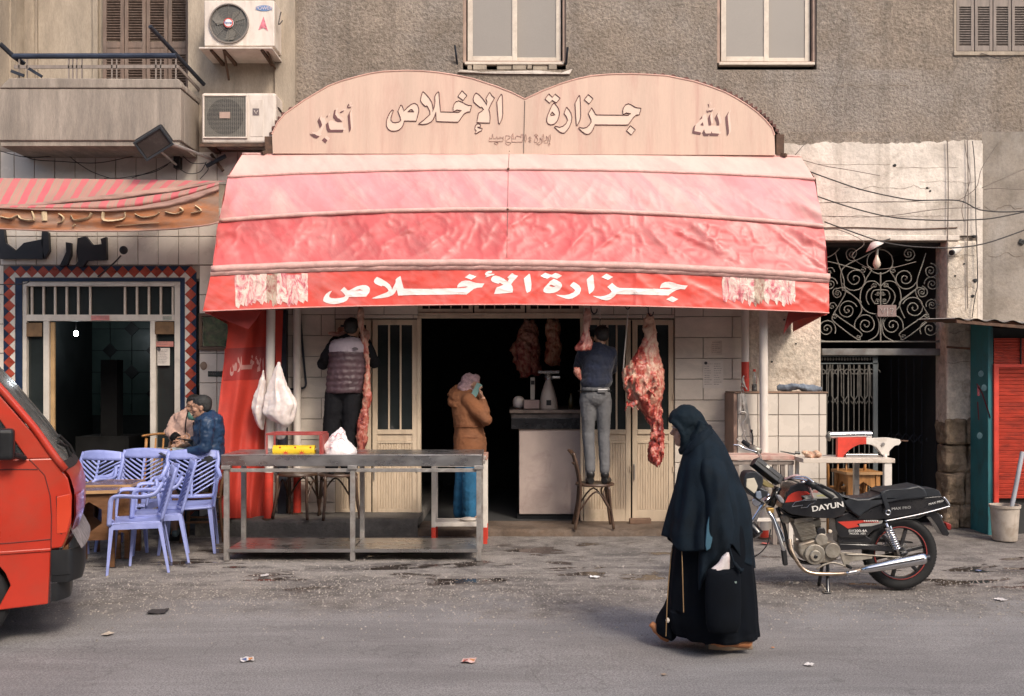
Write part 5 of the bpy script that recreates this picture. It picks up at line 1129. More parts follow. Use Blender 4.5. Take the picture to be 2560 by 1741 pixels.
MB().ell(P(509, 915, YF-.014), (.038, .006, .045)).jit(.006, 20).build('mud_stain', mk('mud_stain', (.25, .18, .13), .9), None, origin=P(509, 915, YF-.014), label='round brown plaster stain on the white tiles beside the cafe door', cat='stain')

# kiosk
KI = thing('kiosk', 'small teal and red kiosk with a slatted red shutter under a corrugated roof', 'kiosk', (X(2500, 10.3), 10.3, 0))
YK = 10.35; tealm = mk('teal_paint', (.025, .15, .17), .6, var=.15, scale=4, dirt=(.03, .035, .035), damt=.7, dscale=3.5, stretch=(2, 1, .5), dlo=.52, bump=.2)
MB().box(X(2470, YK), X(2483, YK), YK, YF-.05, .04, Z(806, YK)).build('side_panel', tealm, KI, bev=.006)
MB().box(X(2482, YK), X(2494, YK), YK-.03, YK+.03, .25, Z(914, YK)).build('post', M['red'], KI, bev=.003)
MB().box(X(2482, YK), X(2700, YK), YK+.06, YF-.05, .04, Z(820, YK)).build('body', M['dark'], KI)
rsh = mk('red_shutter', (.50, .055, .03), .55, var=.15, scale=5, dirt=(.12, .02, .015), damt=.7, dscale=5, stretch=(.6, 1, 2))
y_ = 920
while y_ < 1245:
    MB().obox(P(2494, y_, YK)+Vector((0, .01, 0)), P(2700, y_, YK)+Vector((0, .01, 0)), .02, .03, up=(0, -.35, 1)).build('slat', rsh, KI); y_ += 9.2
MB().box(X(2482, YK), X(2700, YK), YK-.02, YK+.01, Z(919, YK), Z(911, YK)).build('rail', M['red'], KI, bev=.003)
n = 40; MB().grid(lambda a, b: Vector((X(2486, YK)+(X(2700, YK)-X(2486, YK))*a, YK+.01+.006*math.sin(b*60), Z(911, YK)+(Z(846, YK)-Z(911, YK))*b)), 4, 80).build('upper_panel', rsh, KI, smooth=True)
MB().box(X(2551, YK), X(2553, YK), YK-.01, YK+.01, Z(911, YK), Z(846, YK)).build('divider', M['dark'], KI)
MB().grid(lambda a, b: Vector((X(2383, 9.9)+1.6*a, 9.88+.92*b, Z(797, 9.9)-.075*a*1.1+.14*b*.3+.012*math.sin(a*1.6/.045*PI*.5))), 150, 3).build('corrugated_roof', mk('tin_roof', (.33, .31, .29), .6, var=.15, metal=.3, dirt=(.2, .14, .1), damt=.5), KI, smooth=True)
MB().grid(lambda a, b: Vector((X(2383, 9.9)+1.6*a, 9.88+.92*b, Z(797, 9.9)-.075*a*1.1+.14*b*.3-.012+.012*math.sin(a*1.6/.045*PI*.5))), 150, 3, flip=True).build('roof_underside', M['rust'], KI, smooth=True)
MB().obox(Vector((X(2390, 9.9), 9.9, Z(799, 9.9)-.02)), Vector((X(2700, 9.9), 9.9, Z(825, 9.9)-.02)), .03, .03).build('roof_beam', M['rust'], KI)
gm = mk('graffiti_red', (.12, .01, .02), .7)
for pts, w in (([(2442, 960), (2456, 985), (2476, 1045)], .016), ([(2444, 1005), (2447, 1050)], .012), ([(2446, 965), (2446, 990)], .012)): MB().tube([P(a, b, YK-.004) for a, b in pts], w, 6, sq=.25).build('painted_mark', gm, KI)
for a, b in ((2452, 935), (2460, 970), (2449, 1090)): MB().ell(P(a, b, YK-.002), (.03, .004, .035)).build('painted_mark', mk('graffiti_dark', (.015, .05, .065), .7), KI)
MB().obox(P(2366, 868, 10.7), P(2425, 872, 10.6), .03, .025).build('wedge', M['rust'], KI)
BK = thing('bucket', 'grimy white plastic bucket with a pipe leaning in it beside the kiosk', 'bucket', (X(2512, 10.0), 10.0, .05)); c = (X(2512, 10.0), 10.0, .052)
h = Z(1262, 10.0)-.052; r0, r1 = .112, .140
MB().lathe([(0, 0), (r0, 0), (r0+.004, .01), (r1-.004, h-.03), (r1+.006, h-.028), (r1+.008, h), (r1-.006, h), (r0-.006, .012), (0, .012)], c, 28).build('tub', mk('bucket_plastic', (.46, .40, .34), .5, var=.08, dirt=(.25, .19, .14), damt=.6, dscale=9), BK, smooth=False, auto=40)
MB().tube([P(2528, 1275, 10.02), P(2540, 1215, 10.05), P(2556, 1130, 10.1)], .022, 10).build('pipe', mk('grey_pipe', (.32, .33, .36), .4), None, auto=40, origin=P(2528, 1275, 10.02), label='grey plastic pipe leaning out of the bucket', cat='pipe')

# ---------------------------------------------------------------- stainless steel table
ST = thing('steel_table', 'long stainless steel work table with a lower shelf standing before the butcher shop', 'table', (X(880, 9.3), 9.3, 0))
ya, yb = 9.04, 9.66; zt_ = Z(1137, ya); xl, xr = X(553, ya), X(1205, ya)
MB().box(xl, xr, ya-.012, yb+.012, zt_-.012, zt_).build('table_top', M['steel'], ST, bev=.003)
for a in ((xl+.003, xr-.003, ya-.009, ya-.001), (xl+.003, xr-.003, yb+.001, yb+.009)): MB().box(*a, Z(1165, ya), zt_-.013).build('apron', M['steel'], ST)
for a in ((xl+.003, xl+.011), (xr-.011, xr-.003)): MB().box(*a, ya, yb, Z(1165, ya), zt_-.013).build('apron', M['steel'], ST)
for x_ in (565, 881, 1197):
    for y_ in (ya+.02, yb-.02):
        xx = X(x_, ya); MB().box(xx-.022, xx+.022, y_-.022, y_+.022, .02, zt_-.014).build('leg', M['galv'], ST, bev=.003)
        MB().box(xx-.042, xx+.042, y_-.036, y_+.03, Z(1174, ya), Z(1165, ya)+.002).build('leg_bracket', M['galv'], ST, bev=.003)
for y_ in (ya+.02, yb-.02): MB().box(X(575, ya), X(1190, ya), y_-.012, y_+.012, Z(1181, ya), Z(1172, ya)).build('rail', M['galv'], ST, bev=.003)
zs = Z(1373, ya)
for a, b in ((568, 879), (884, 1195)): MB().grid(lambda u, v, a=a, b=b: Vector((X(a, ya)+(X(b, ya)-X(a, ya))*u, ya+.0+(yb-ya)*v, zs-.008*math.sin(PI*u)*math.sin(PI*v))), 20, 8).box(X(a, ya), X(b, ya), ya-.003, ya+.0, zs-.03, zs+.001).build('lower_shelf', M['steel'], ST)
# red framed box with a yellow roll
RB = thing('roll_dispenser', 'red steel frame holding a yellow printed roll on the left end of the steel table', 'dispenser', (X(736, 9.2), 9.2, zt_))
rf = mk('dispenser_red', (.32, .05, .045), .5, var=.15, dirt=(.5, .3, .28), damt=.3)
xa, xb = X(667, 9.12), X(801, 9.12); z1 = Z(1086, 9.12)
for y_ in (9.12, 9.42):
    for x_ in (xa, xb): MB().box(x_-.009, x_+.009, y_-.009, y_+.009, zt_, z1-.009).build('post', rf, RB, bev=.002)
    MB().box(xa-.009, xb+.009, y_-.009, y_+.009, z1-.009, z1+.009).build('rail', rf, RB, bev=.002)
for x_ in (xa, xb): MB().box(x_-.009, x_+.009, 9.129, 9.411, z1-.009, z1+.009).build('side_rail', rf, RB, bev=.002)
MB().box(xb+.01, xb+.022, 9.12, 9.42, zt_, z1-.005).build('side_plate', rf, RB)
rl = MB().cyl(P(684, 1126, 9.2), P(788, 1126, 9.2), .047, n=24).build('roll', mk('yellow_roll', (.75, .52, .02), .5, var=.08, scale=5), RB, auto=40)
MB().cyl(P(668, 1123, 9.2), P(800, 1123, 9.2), .007, n=8).build('spindle', M['galv'], RB)
for x_ in (714, 754):
    for k in range(7):
        a = PI*k/6; p = P(x_, 1136, 9.152); MB().add([p+Vector((-.010*math.sin(a), 0, .010*math.cos(a)*0)), p+Vector((.01, 0, 0)), p+Vector((.045*math.cos(a), 0.001*k-.002, .038*math.sin(a)))], [(0, 1, 2)]).build('printed_leaf', mk('roll_print', (.50, .06, .02), .5) if k == 0 else bpy.data.materials['roll_print'], RB)
for x_ in (700, 738, 776): MB().ell(P(x_, 1119, 9.158), (.009, .003, .009), nu=10, nv=6).build('printed_dot', bpy.data.materials['roll_print'], RB)
# white printed carrier bag on the table
mb = loft(MB(), rows_c([(925, 990, 1000, .01), (950, 962, 1018, .03), (990, 918, 1030, .05), (1020, 905, 1042, .07), (1050, 882, 1078, .10), (1080, 874, 1100, .12), (1105, 872, 1108, .12), (1122, 880, 1100, .11)], 500, 740, 2.823), 9.25, .6, fold=lambda a, t: .06*math.sin(a*5+t*6)+.05*math.sin(a*9-t*9))
PBG = blob(mb, 'carrier_bag', mk('white_bag', (.74, .68, .68), .4, var=.05, scale=9), None, vox=.009, sm=2, disp=.016, dscale=.06, disp2=.007, d2scale=.02, origin=(X(852, 9.25), 9.25, zt_), label='knotted white plastic bag with red print standing on the steel table', cat='bag')
redi = mk('bag_print', (.55, .05, .08), .5); BPt = P(852, 1100, 9.12)
for pts in ([(826, 1095), (832, 1088), (838, 1094), (843, 1084)], [(838, 1092), (846, 1083), (852, 1088), (857, 1080), (862, 1087)], [(845, 1100), (855, 1096), (862, 1104)], [(815, 1118), (828, 1119), (836, 1125)], [(826, 1108), (832, 1106)], [(850, 1076), (856, 1072), (861, 1080)]):
    MB().tube(smoothc([P(a, b, 9.155-.02*(b-1070)/60) for a, b in pts], 4), .005, 5, sq=.4).build('print', redi, PBG)
# wood topped block table with white and red legs
BTB = thing('block_table', 'small chopping table with a wooden top and white legs dipped in red', 'table', (X(1150, 9.7), 9.7, 0))
y0, y1 = 9.86, 10.14; wz = Z(1150, y0)
MB().box(X(1078, y0), X(1219, y0), y0-.03, y1+.03, wz, wz+.055).build('table_top', mk('stained_block', (.40, .25, .19), .6, var=.2, scale=7, dirt=(.30, .09, .06), damt=.6, dscale=7), BTB, bev=.006)
for x_ in (1084, 1213):
    for y_ in (y0, y1):
        xx = X(x_, y0); MB().box(xx-.02, xx+.02, y_-.02, y_+.02, .20, wz).build('leg', M['white'], BTB, bev=.003); MB().box(xx-.021, xx+.021, y_-.021, y_+.021, .03, .20).build('leg_foot', M['red'], BTB, bev=.003)
for y_ in (y0, y1): MB().box(X(1086, y0), X(1211, y0), y_-.014, y_+.014, .21, .25).box(X(1086, y0), X(1211, y0), y_-.012, y_+.012, wz-.07, wz-.005).build('stretcher', M['white'], BTB, bev=.003)
MB().box(X(1086, y0), X(1211, y0), y0+.01, y1-.01, .235, .245).build('shelf', M['white'], BTB)
MB().ell((X(1170, 10), 10.0, .262), (.09, .07, .018)).jit(.01, 20).build('wrapping', M['paper'], None, origin=(X(1170, 10), 10.0, .26), label='crumpled wrapping paper on the shelf of the small chopping table', cat='paper', smooth=True)
MB().tube(smoothc([P(1180, 1150, 9.84), P(1200, 1160, 9.80), P(1206, 1150, 9.8), P(1212, 1140, 9.8)], 4), .02, 8).jit(.006, 15).build('rag', mk('dirty_rag', (.50, .43, .38), .9, var=.2), None, smooth=True, origin=P(1195, 1150, 9.82), label='twisted pale rag at the corner of the chopping table', cat='rag')

# ---------------------------------------------------------------- bentwood chairs (local coordinates, front towards -Y)
def bentwood(m, label, loc, rz, group, back=True, h=.45):
    t = thing('bentwood_chair', label, 'chair', loc, group, rz)
    b = lambda mb, n, mm=m, **k: mb.build(n, mm, t, world=False, **k)
    b(MB().lathe([(0, h-.014), (.185, h-.016), (.205, h-.01), (.207, h), (.20, h+.012), (.18, h+.008), (0, h+.006)], n=28), 'seat', auto=50)
    for sx in (-1, 1):
        b(MB().tube(smoothc([(sx*.15, -.13, h-.01), (sx*.155, -.15, h*.5), (sx*.175, -.18, 0)], 4), [.018]*4+[.015]*4+[.013], 8), 'leg', smooth=True)
        pts = [(sx*.19, .22, 0), (sx*.165, .175, h*.5), (sx*.16, .16, h)]
        if back: pts += [(sx*.17, .19, h+.18), (sx*.17, .235, h+.34)]
        b(MB().tube(smoothc(pts, 4), .016, 8), 'rear_leg', smooth=True)
        b(MB().tube(smoothc([(sx*.165, -.15, h*.42), (sx*.16, -.08, h*.78), (sx*.10, -.10, h-.03)], 4), .010, 6), 'brace', smooth=True)
        b(MB().tube(smoothc([(sx*.165, -.15, h*.42), (sx*.175, 0, h*.86), (sx*.165, .17, h*.42)], 5), .010, 6), 'brace', smooth=True)
    b(MB().tube(smoothc([(-.16, -.155, h*.42), (0, -.15, h*.88), (.16, -.155, h*.42)], 6), .010, 6), 'brace', smooth=True)
    if back:
        b(MB().tube(smoothc([(-.17, .235, h+.32), (-.09, .255, h+.345), (0, .262, h+.35), (.09, .255, h+.345), (.17, .235, h+.32)], 5), .03, 8, sq=.35), 'back_rail', smooth=True)
        b(MB().tube(smoothc([(-.13, .20, h+.20), (0, .235, h+.22), (.13, .20, h+.20)], 4), .012, 6), 'back_rail', smooth=True)
    return t
gch = 'bentwood chairs at the butcher shop'
bentwood(M['woodd'], 'dark bentwood chair behind the steel table near the white pole', (X(745, 10.45), 10.45, .22), R(170), gch, back=False)
CHG = bentwood(M['woodd'], 'dark bentwood chair that the man in the vest stands on', (X(845, 10.42), 10.42, .22), R(200), gch, back=False)
CHN = bentwood(M['woodd'], 'brown bentwood chair that the man in grey trousers stands on', (X(1487, 10.42), 10.42, .12), R(90), gch)
# ---------------------------------------------------------------- lavender plastic chairs
def plastic_chair(label, loc, rz, sc=1.0):
    t = thing('plastic_chair', label, 'chair', loc, 'lavender plastic armchairs of the cafe', rz); t.scale = (sc,)*3; m = M['plastic']
    b = lambda mb, n, **k: mb.build(n, m, t, world=False, **k)
    H = .43
    seat = MB().grid(lambda a, c: Vector(((a-.5)*(.43-.03*c), -.22+.42*c, H-.02*math.sin(PI*c)*math.sin(PI*a)+(-.03*max(0, (.12-c)/.12)**2))), 14, 14)
    o = b(seat, 'seat', smooth=True); q = o.modifiers.new('t', 'SOLIDIFY'); q.thickness = .010; q.offset = -1
    b(MB().tube(smoothc([(-.21, -.215, H-.02), (0, -.235, H-.028), (.21, -.215, H-.02)], 5), .014, 8, sq=.8), 'seat_lip', smooth=True)
    for sx in (-1, 1):
        for sy, ph in ((-1, -.215), (1, .19)):
            x0, x1 = sx*.205, sx*(.245 if sy < 0 else .235); yy0, yy1 = ph, ph+sy*(.025 if sy < 0 else .07); w0, w1 = .036, .020; vs = []
            for z, w, xx, yy in ((H+.0, w0, x0, yy0), (H*.5, .028, (x0+x1)/2, (yy0+yy1)/2), (0, w1, x1, yy1)):
                vs += [(xx-sx*w, yy, z), (xx+sx*.004, yy-sy*.0, z), (xx+sx*.004, yy-sy*w, z), (xx-sx*.008, yy-sy*w, z), (xx-sx*.008, yy-sy*.012, z), (xx-sx*w, yy-sy*.012, z)]
            fs = [(i*6+k, i*6+(k+1) % 6, i*6+6+(k+1) % 6, i*6+6+k) for i in range(2) for k in range(6)]+[(12, 13, 14, 15, 16, 17), (5, 4, 3, 2, 1, 0)]
            b(MB().add(vs, fs), 'leg', bev=.003)
        b(MB().tube(smoothc([(sx*.225, -.215, H-.02), (sx*.245, -.205, H+.12), (sx*.255, -.19, H+.205), (sx*.265, -.12, H+.225), (sx*.265, .03, H+.215), (sx*.25, .14, H+.235), (sx*.215, .20, H+.32)], 5), .021, 8, sq=.62), 'armrest', smooth=True)
        b(MB().obox((sx*.205, -.22, H-.035), (sx*.205, .19, H-.035), .012, .05), 'side_rail', bev=.003)
    def bk(u, v):      # u across -1..1, v up 0..1
        w = .195+.035*v-.02*max(0, v-.85)/.15; return Vector((u*w, .19+.12*v-.045*(1-u*u), H+.0+.44*v+(.02*(1-u*u) if v > .9 else 0)))
    for k, pts in enumerate(([bk(-1, v/12) for v in range(13)], [bk(1, v/12) for v in range(13)])): b(MB().tube(pts, .022, 8, sq=.6), 'back_stile', smooth=True)
    o = b(MB().grid(lambda a, c: bk(a*2-1, .84+.17*c), 16, 3), 'top_rail', smooth=True); q = o.modifiers.new('t', 'SOLIDIFY'); q.thickness = .014; q.offset = 0
    o = b(MB().grid(lambda a, c: bk(a*2-1, .05+.07*c), 16, 2), 'bottom_rail', smooth=True); q = o.modifiers.new('t', 'SOLIDIFY'); q.thickness = .012; q.offset = 0
    for sx in (-1, 1):
        for k in range(8):
            v0 = .10+k*.092; v1 = v0+.26; n = 6
            if v1 > .86: n = max(2, int(6*(.86-v0)/.26))
            pts = [bk(sx*(.04+.92*i/6), v0+.26*i/6) for i in range(n+1)]; b(MB().tube(pts, .0115, 6, sq=.7), 'slat', smooth=True)
    o = b(MB().grid(lambda a, c: bk((a-.5)*.10, .08+.76*c), 3, 14), 'centre_splat', smooth=True); q = o.modifiers.new('t', 'SOLIDIFY'); q.thickness = .010; q.offset = 0
    return t
def gz(Y): return .05*max(0, min(1, (Y-8.6)/1.6))
plastic_chair('lavender plastic chair nearest the street, seen from the side', (X(348, 8.74), 8.74, gz(8.74)), R(-74), 1.03)
plastic_chair('lavender plastic chair in line just behind the nearest side facing one', (X(398, 9.12), 9.12, gz(9.12)), R(-72), 1.03)
plastic_chair('lavender plastic chair next to the steel table below the seated man in navy', (X(474, 9.55), 9.55, gz(9.55)), R(12), 1.06)
plastic_chair('lavender plastic chair behind the small tables with its back to the honey coloured chair', (X(332, 9.65), 9.65, gz(9.65)), R(-4), 1.06)
plastic_chair('lavender plastic chair closest to the windscreen of the red van', (X(205, 9.62), 9.62, gz(9.62)), R(-14), 1.04)
# ---------------------------------------------------------------- little carved tables
def carved_table(lab, loc, rz, w=.50, h=.68, topm=None, grp='small carved cafe tables', m=None, n=4):
    m = m or M['wood']; t = thing('carved_table', lab, 'table', loc, grp, rz); hw = w/2
    b = lambda mb, nn, mm=m, **k: mb.build(nn, mm, t, world=False, **k)
    b(MB().box(-hw, hw, -hw, hw, h-.022, h), 'table_top', topm or mk('table_top', (.12, .06, .03), .25, var=.1), bev=.003)
    for s in (-1, 1): b(MB().box(-hw-.006, hw+.006, s*hw, s*(hw+.008), h-.026, h+.002), 'edging', mk('pale_edge', (.42, .25, .12), .5)); b(MB().box(s*hw, s*(hw+.008), -hw, hw, h-.026, h+.002), 'edging', bpy.data.materials['pale_edge'])
    i = hw-.04
    for sx in (-1, 1):
        for sy in (-1, 1): b(MB().box(sx*i-.022, sx*i+.022, sy*i-.022, sy*i+.022, 0, h-.022), 'leg', bev=.002)
    out = [(-i+.022, h-.022), (i-.022, h-.022), (i-.022, .24), (-i+.022, .24)]; hole = [(0, h-.10), (.105, h-.17), (.105, h-.29), (0, h-.37), (-.105, h-.29), (-.105, h-.17)]
    for k in range(4):
        A = Matrix.Rotation(k*PI/2, 4, 'Z')
        for s in (-1, 1):    # half panels round the lozenge opening
            poly = [(0, h-.022), (s*(i-.022), h-.022), (s*(i-.022), .24), (0, .24), (0, h-.37), (s*.105, h-.29), (s*.105, h-.17), (0, h-.10)]
            b(MB().prism(poly, -i-.010, -i+.004).xf(A), 'side_panel')
    return t
carved_table('carved brown coffee table with a lozenge opening next to the front of the red van', (X(232, 8.95), 8.95, gz(8.95)), R(14), w=.46)
carved_table('carved brown coffee table partly hidden behind the nearer one', (X(280, 9.32), 9.32, gz(9.32)), R(6), w=.46)
# honey coloured chairs of the cafe
def spindle(lab, loc, rz, m, grp='wooden chairs of the cafe', back=1.0):
    t = thing('wooden_chair', lab, 'chair', loc, grp, rz); b = lambda mb, n, **k: mb.build(n, m, t, world=False, **k)
    b(MB().box(-.2, .2, -.2, .19, .43, .455), 'seat', bev=.01)
    for sx in (-1, 1):
        b(MB().tube([(sx*.17, -.17, .44), (sx*.19, -.19, 0)], [.018, .014], 8), 'leg', smooth=True); b(MB().tube(smoothc([(sx*.19, .22, 0), (sx*.175, .18, .44), (sx*.185, .25, .80*back)], 4), .016, 8), 'rear_leg', smooth=True)
        b(MB().obox((sx*.18, -.18, .2), (sx*.185, .2, .2), .015, .02), 'stretcher')
    b(MB().tube(smoothc([(-.22, .235, .82*back), (-.1, .262, .835*back), (0, .27, .84*back), (.1, .262, .835*back), (.22, .235, .82*back)], 5), .042, 8, sq=.3), 'back_rail', smooth=True)
    for k in range(3): x = -.085+.085*k; b(MB().tube([(x, .19, .45), (x, .26, .80*back)], .010, 6), 'spindle', smooth=True)
    return t
spindle('honey coloured wooden chair with an empty spindle back beside the seated men', (X(378, 10.12), 10.12, .13), R(-8), M['woodl'], back=1.15)
spindle('brown wooden chair under the man in the navy jacket', (X(510, 10.05), 10.05, .05), R(-82), M['wood'], back=1.0)
spindle('brown wooden chair under the man in the beige jacket', (X(462, 10.5), 10.5, .10), R(-20), M['wood'], back=.95)

# ---------------------------------------------------------------- counter, scale and carcasses
CO = thing('shop_counter', 'marble fronted shop counter in the doorway with a dark stone edge', 'counter', (X(1375, 11.0), 11.0, .12))
Yc = 10.98; xa, xb = X(1298, Yc), X(1452, Yc)
MB().box(xa, xb+.1, Yc, Yc+1.5, Z(1286, Yc), Z(1073, Yc)).build('marble_front', mk('veined_marble', (.46, .37, .33), .4, var=.08, scale=2, dirt=(.24, .17, .16), damt=.6, dscale=3.2, dlo=.53), CO, bev=.006)
MB().box(xa-.02, xb+.1, Yc+.03, Yc+1.5, .12, Z(1286, Yc)).build('plinth', M['blackp'], CO)
MB().box(X(1278, Yc), xb+.1, Yc-.03, Yc+1.55, Z(1073, Yc), Z(1045, Yc)).build('stone_edge', mk('black_stone', (.018, .018, .02), .25, var=.3), CO, bev=.005)
MB().box(X(1274, Yc), xb+.1, Yc-.05, Yc+1.58, Z(1033, Yc), Z(1025, Yc)).build('counter_top', mk('worn_top', (.16, .12, .10), .5, var=.3, scale=8), CO, bev=.004)
MB().box(X(1278, Yc), xb+.1, Yc-.02, Yc+1.5, Z(1045, Yc), Z(1033, Yc)).build('rim', mk('worn_rim', (.07, .055, .05), .5, var=.4, scale=9), CO)
SCA = thing('weighing_scale', 'pale dome shaped shop scale with a steel pan on the counter', 'scale', P(1371, 1024, 11.15)); Ys = 11.15
mb = loft(MB(), [(950, 1364, 1378, .05), (965, 1359, 1383, .07), (985, 1353, 1389, .10), (1010, 1349, 1394, .12), (1024, 1349, 1395, .12)], Ys, .5, k=3)
mb.build('body', mk('scale_enamel', (.50, .42, .36), .4, var=.06), SCA, smooth=True)
MB().cyl(P(1371, 950, Ys), P(1371, 933, Ys), .055, .03, 16).cyl(P(1371, 940, Ys), P(1371, 934, Ys), .02, .06, 16).build('neck', M['steel'], SCA)
MB().box(X(1345, Ys), X(1397, Ys), Ys-.13, Ys+.13, Z(934, Ys), Z(927, Ys)).build('pan', M['steel'], SCA, bev=.006)
MB().box(X(1365, Ys), X(1377, Ys), Ys-.125, Ys-.115, Z(1013, Ys), Z(1000, Ys)).build('display', M['blackp'], SCA); MB().cyl(P(1381, 944, 11.1), P(1400, 944, 11.1), .02, n=12).build('knob', M['steel'], SCA)
PDI = thing('price_display', 'upright pale display post on a small box at the left of the scale', 'display', P(1330, 1024, 11.15))
MB().box(X(1326, Ys), X(1337, Ys), Ys-.02, Ys+.02, Z(1000, Ys), Z(944, Ys)).build('post', mk('display_grey', (.42, .38, .33), .5), PDI, bev=.003)
MB().box(X(1327, Ys), X(1336, Ys), Ys-.024, Ys-.019, Z(962, Ys), Z(952, Ys)).build('screen', M['blackp'], PDI)
MB().box(X(1309, Ys), X(1348, Ys), Ys-.1, Ys+.05, Z(1022, Ys), Z(1000, Ys)).build('base_box', mk('base_pink', (.34, .24, .22), .5), PDI, bev=.006)
MB().ell(P(1296, 1007, 11.2), (.07, .09, .07)).jit(.015, 9).build('wrapped_packet', BAGM, None, smooth=True, origin=P(1296, 1022, 11.2), label='pale wrapped packet at the left end of the counter', cat='packet')
MB().lathe([(0, 0), (.03, 0), (.03, .10), (.012, .15), (.012, .18), (0, .18)], P(1428, 1024, 11.1), 14).build('dark_bottle', mk('oil_bottle', (.05, .035, .01), .3), None, smooth=True, origin=P(1428, 1024, 11.1), label='small dark bottle on the counter behind the standing man', cat='bottle')
def hook(p, par, s=1.0, m=None):
    p = Vector(p); pts = [p+Vector((0, 0, .10*s)), p+Vector((.012*s, 0, .085*s)), p+Vector((0, 0, .06*s)), p+Vector((0, 0, .0)), p+Vector((.02*s, -.01, -.035*s)), p+Vector((.045*s, -.01, -.02*s)), p+Vector((.05*s, -.01, .008*s))]
    MB().tube(smoothc(pts, 4), .006*s, 6).build('hook', m or M['iron2'], par, smooth=True)
def carc(name, lab, rows, Y, mat_, ox=1020, oy=740, s=2.55, dep=.62, disp=.05, vox=.011, extra=None, d2=.02):
    rw = rows_c(rows, ox, oy, s); zt1 = rw[0][0]; xt = (rw[0][1]+rw[0][2])/2
    mb = loft(MB(), rw, Y, dep, fold=lambda a, t: .09*noise.noise(Vector((math.cos(a)*1.3, math.sin(a)*1.3, t*6)))+.04*math.sin(a*7+t*11))
    if extra: extra(mb)
    o = blob(mb, name, mat_, None, vox=vox, sm=1, disp=disp, dscale=.09, disp2=d2, d2scale=.02, origin=P(xt, zt1, Y), label=lab, cat='meat', group='meat hanging on hooks'); return o
legrows = [(110, 1530, 1556), (150, 1506, 1575), (200, 1500, 1582), (250, 1508, 1588), (300, 1495, 1590), (350, 1460, 1600), (400, 1430, 1612), (450, 1388, 1625), (500, 1374, 1635), (550, 1372, 1637), (600, 1390, 1634), (650, 1402, 1625), (700, 1448, 1612), (740, 1490, 1616), (790, 1522, 1620), (850, 1546, 1628), (900, 1545, 1630), (950, 1532, 1630), (1010, 1523, 1627), (1050, 1530, 1622), (1080, 1565, 1617)]
mm1 = meatmat('beef_leg', z0=-1.25, z1=0, sc=10)
def tags(mb):
    rnd = random.Random(8)
    for k in range(26):
        x = rnd.uniform(1385, 1600); y = rnd.uniform(520, 700); p = P(1020+x/2.55, 740+y/2.55, 10.3-.17)
        mb.tube([p+Vector((0, .05, .03)), p+Vector((rnd.uniform(-.03, .02), .0, -.02)), p+Vector((rnd.uniform(-.04, .03), .01, -rnd.uniform(.05, .09)))], [.022, .014, .006], 6)
    for k in range(24):
        y = rnd.uniform(760, 1075); xl_ = interp([(760, 1505, 1618), (850, 1546, 1628), (950, 1532, 1630), (1080, 1560, 1617)], y); x = rnd.uniform(xl_[0], xl_[1]); p = P(1020+x/2.55, 740+y/2.55, 10.3-.06)
        mb.tube([p+Vector((0, .04, .05)), p, p+Vector((rnd.uniform(-.02, .02), .0, -.06))], [.010, .013, .004], 6)
LEG = carc('beef_haunch', 'big whole beef leg hanging in front of the right folding door', legrows, 10.30, mm1, extra=tags)
HK = thing('meat_hook', 'black chain and hook holding the big beef leg', 'hook', P(1618, 760, 10.3)); hook(P(1621, 782, 10.28), HK, 1.0)
MB().tube(smoothc([P(1618, 745, 10.3), P(1619, 758, 10.3), P(1617, 770, 10.29)], 3), .008, 6).build('chain', M['iron2'], HK)
m2 = meatmat('shank_meat', top=(.50, .30, .24), red=(.36, .10, .08), z0=-.6, z1=.1, sc=11)
carc('beef_shank', 'pale shank hanging left of the man in grey trousers', [(78, 1130, 1160), (110, 1120, 1168), (160, 1116, 1168), (200, 1118, 1160), (260, 1108, 1168), (290, 1090, 1172), (330, 1062, 1172), (350, 1065, 1165)], 10.15, m2, disp=.03)
m3_ = meatmat('torn_meat', top=(.34, .15, .11), red=(.26, .045, .035), dark=(.07, .012, .012), sc=12)
H2 = thing('meat_hook', 'large empty hook over the shank left of the standing man', 'hook', P(1483, 770, 10.2)); hook(P(1478, 775, 10.2), H2, 1.2)
carc('meat_strip', 'torn strip of meat hanging beside the elbow of the man in grey trousers', [(455, 1060, 1095), (480, 1052, 1102), (510, 1068, 1108), (540, 1095, 1110)], 10.2, m3_, disp=.02)
m3 = meatmat('dark_meat', top=(.40, .20, .14), red=(.26, .045, .035), dark=(.07, .012, .012), z0=-.9, z1=.1, sc=12)
carc('beef_quarter', 'dark red beef quarter hanging deep in the shop left of the other', [(155, 740, 800), (210, 710, 830), (280, 680, 835), (350, 662, 840), (420, 668, 845), (470, 700, 845), (500, 720, 835), (520, 715, 760)], 11.5, m3, disp=.08)
carc('beef_quarter', 'smaller orange red beef quarter hanging over the scale', [(150, 885, 960), (200, 875, 975), (260, 885, 970), (320, 885, 978), (380, 872, 975), (420, 868, 970), (445, 905, 970)], 11.4, meatmat('orange_meat', top=(.46, .26, .16), red=(.34, .09, .05), dark=(.12, .02, .015), sc=11), disp=.06)
carc('beef_shank', 'long thin strip of beef hanging down beside the man in the vest', [(80, 1118, 1155), (120, 1108, 1158), (200, 1116, 1160), (270, 1130, 1165), (330, 1140, 1190), (500, 1165, 1200), (560, 1160, 1205), (640, 1155, 1205), (720, 1145, 1215), (800, 1135, 1190), (900, 1112, 1190), (1000, 1105, 1185), (1110, 1108, 1160)], 10.30, meatmat('strip_meat', top=(.42, .26, .19), red=(.34, .075, .05), z0=-1.3, z1=.2, sc=12), ox=500, oy=740, s=2.823, disp=.04)
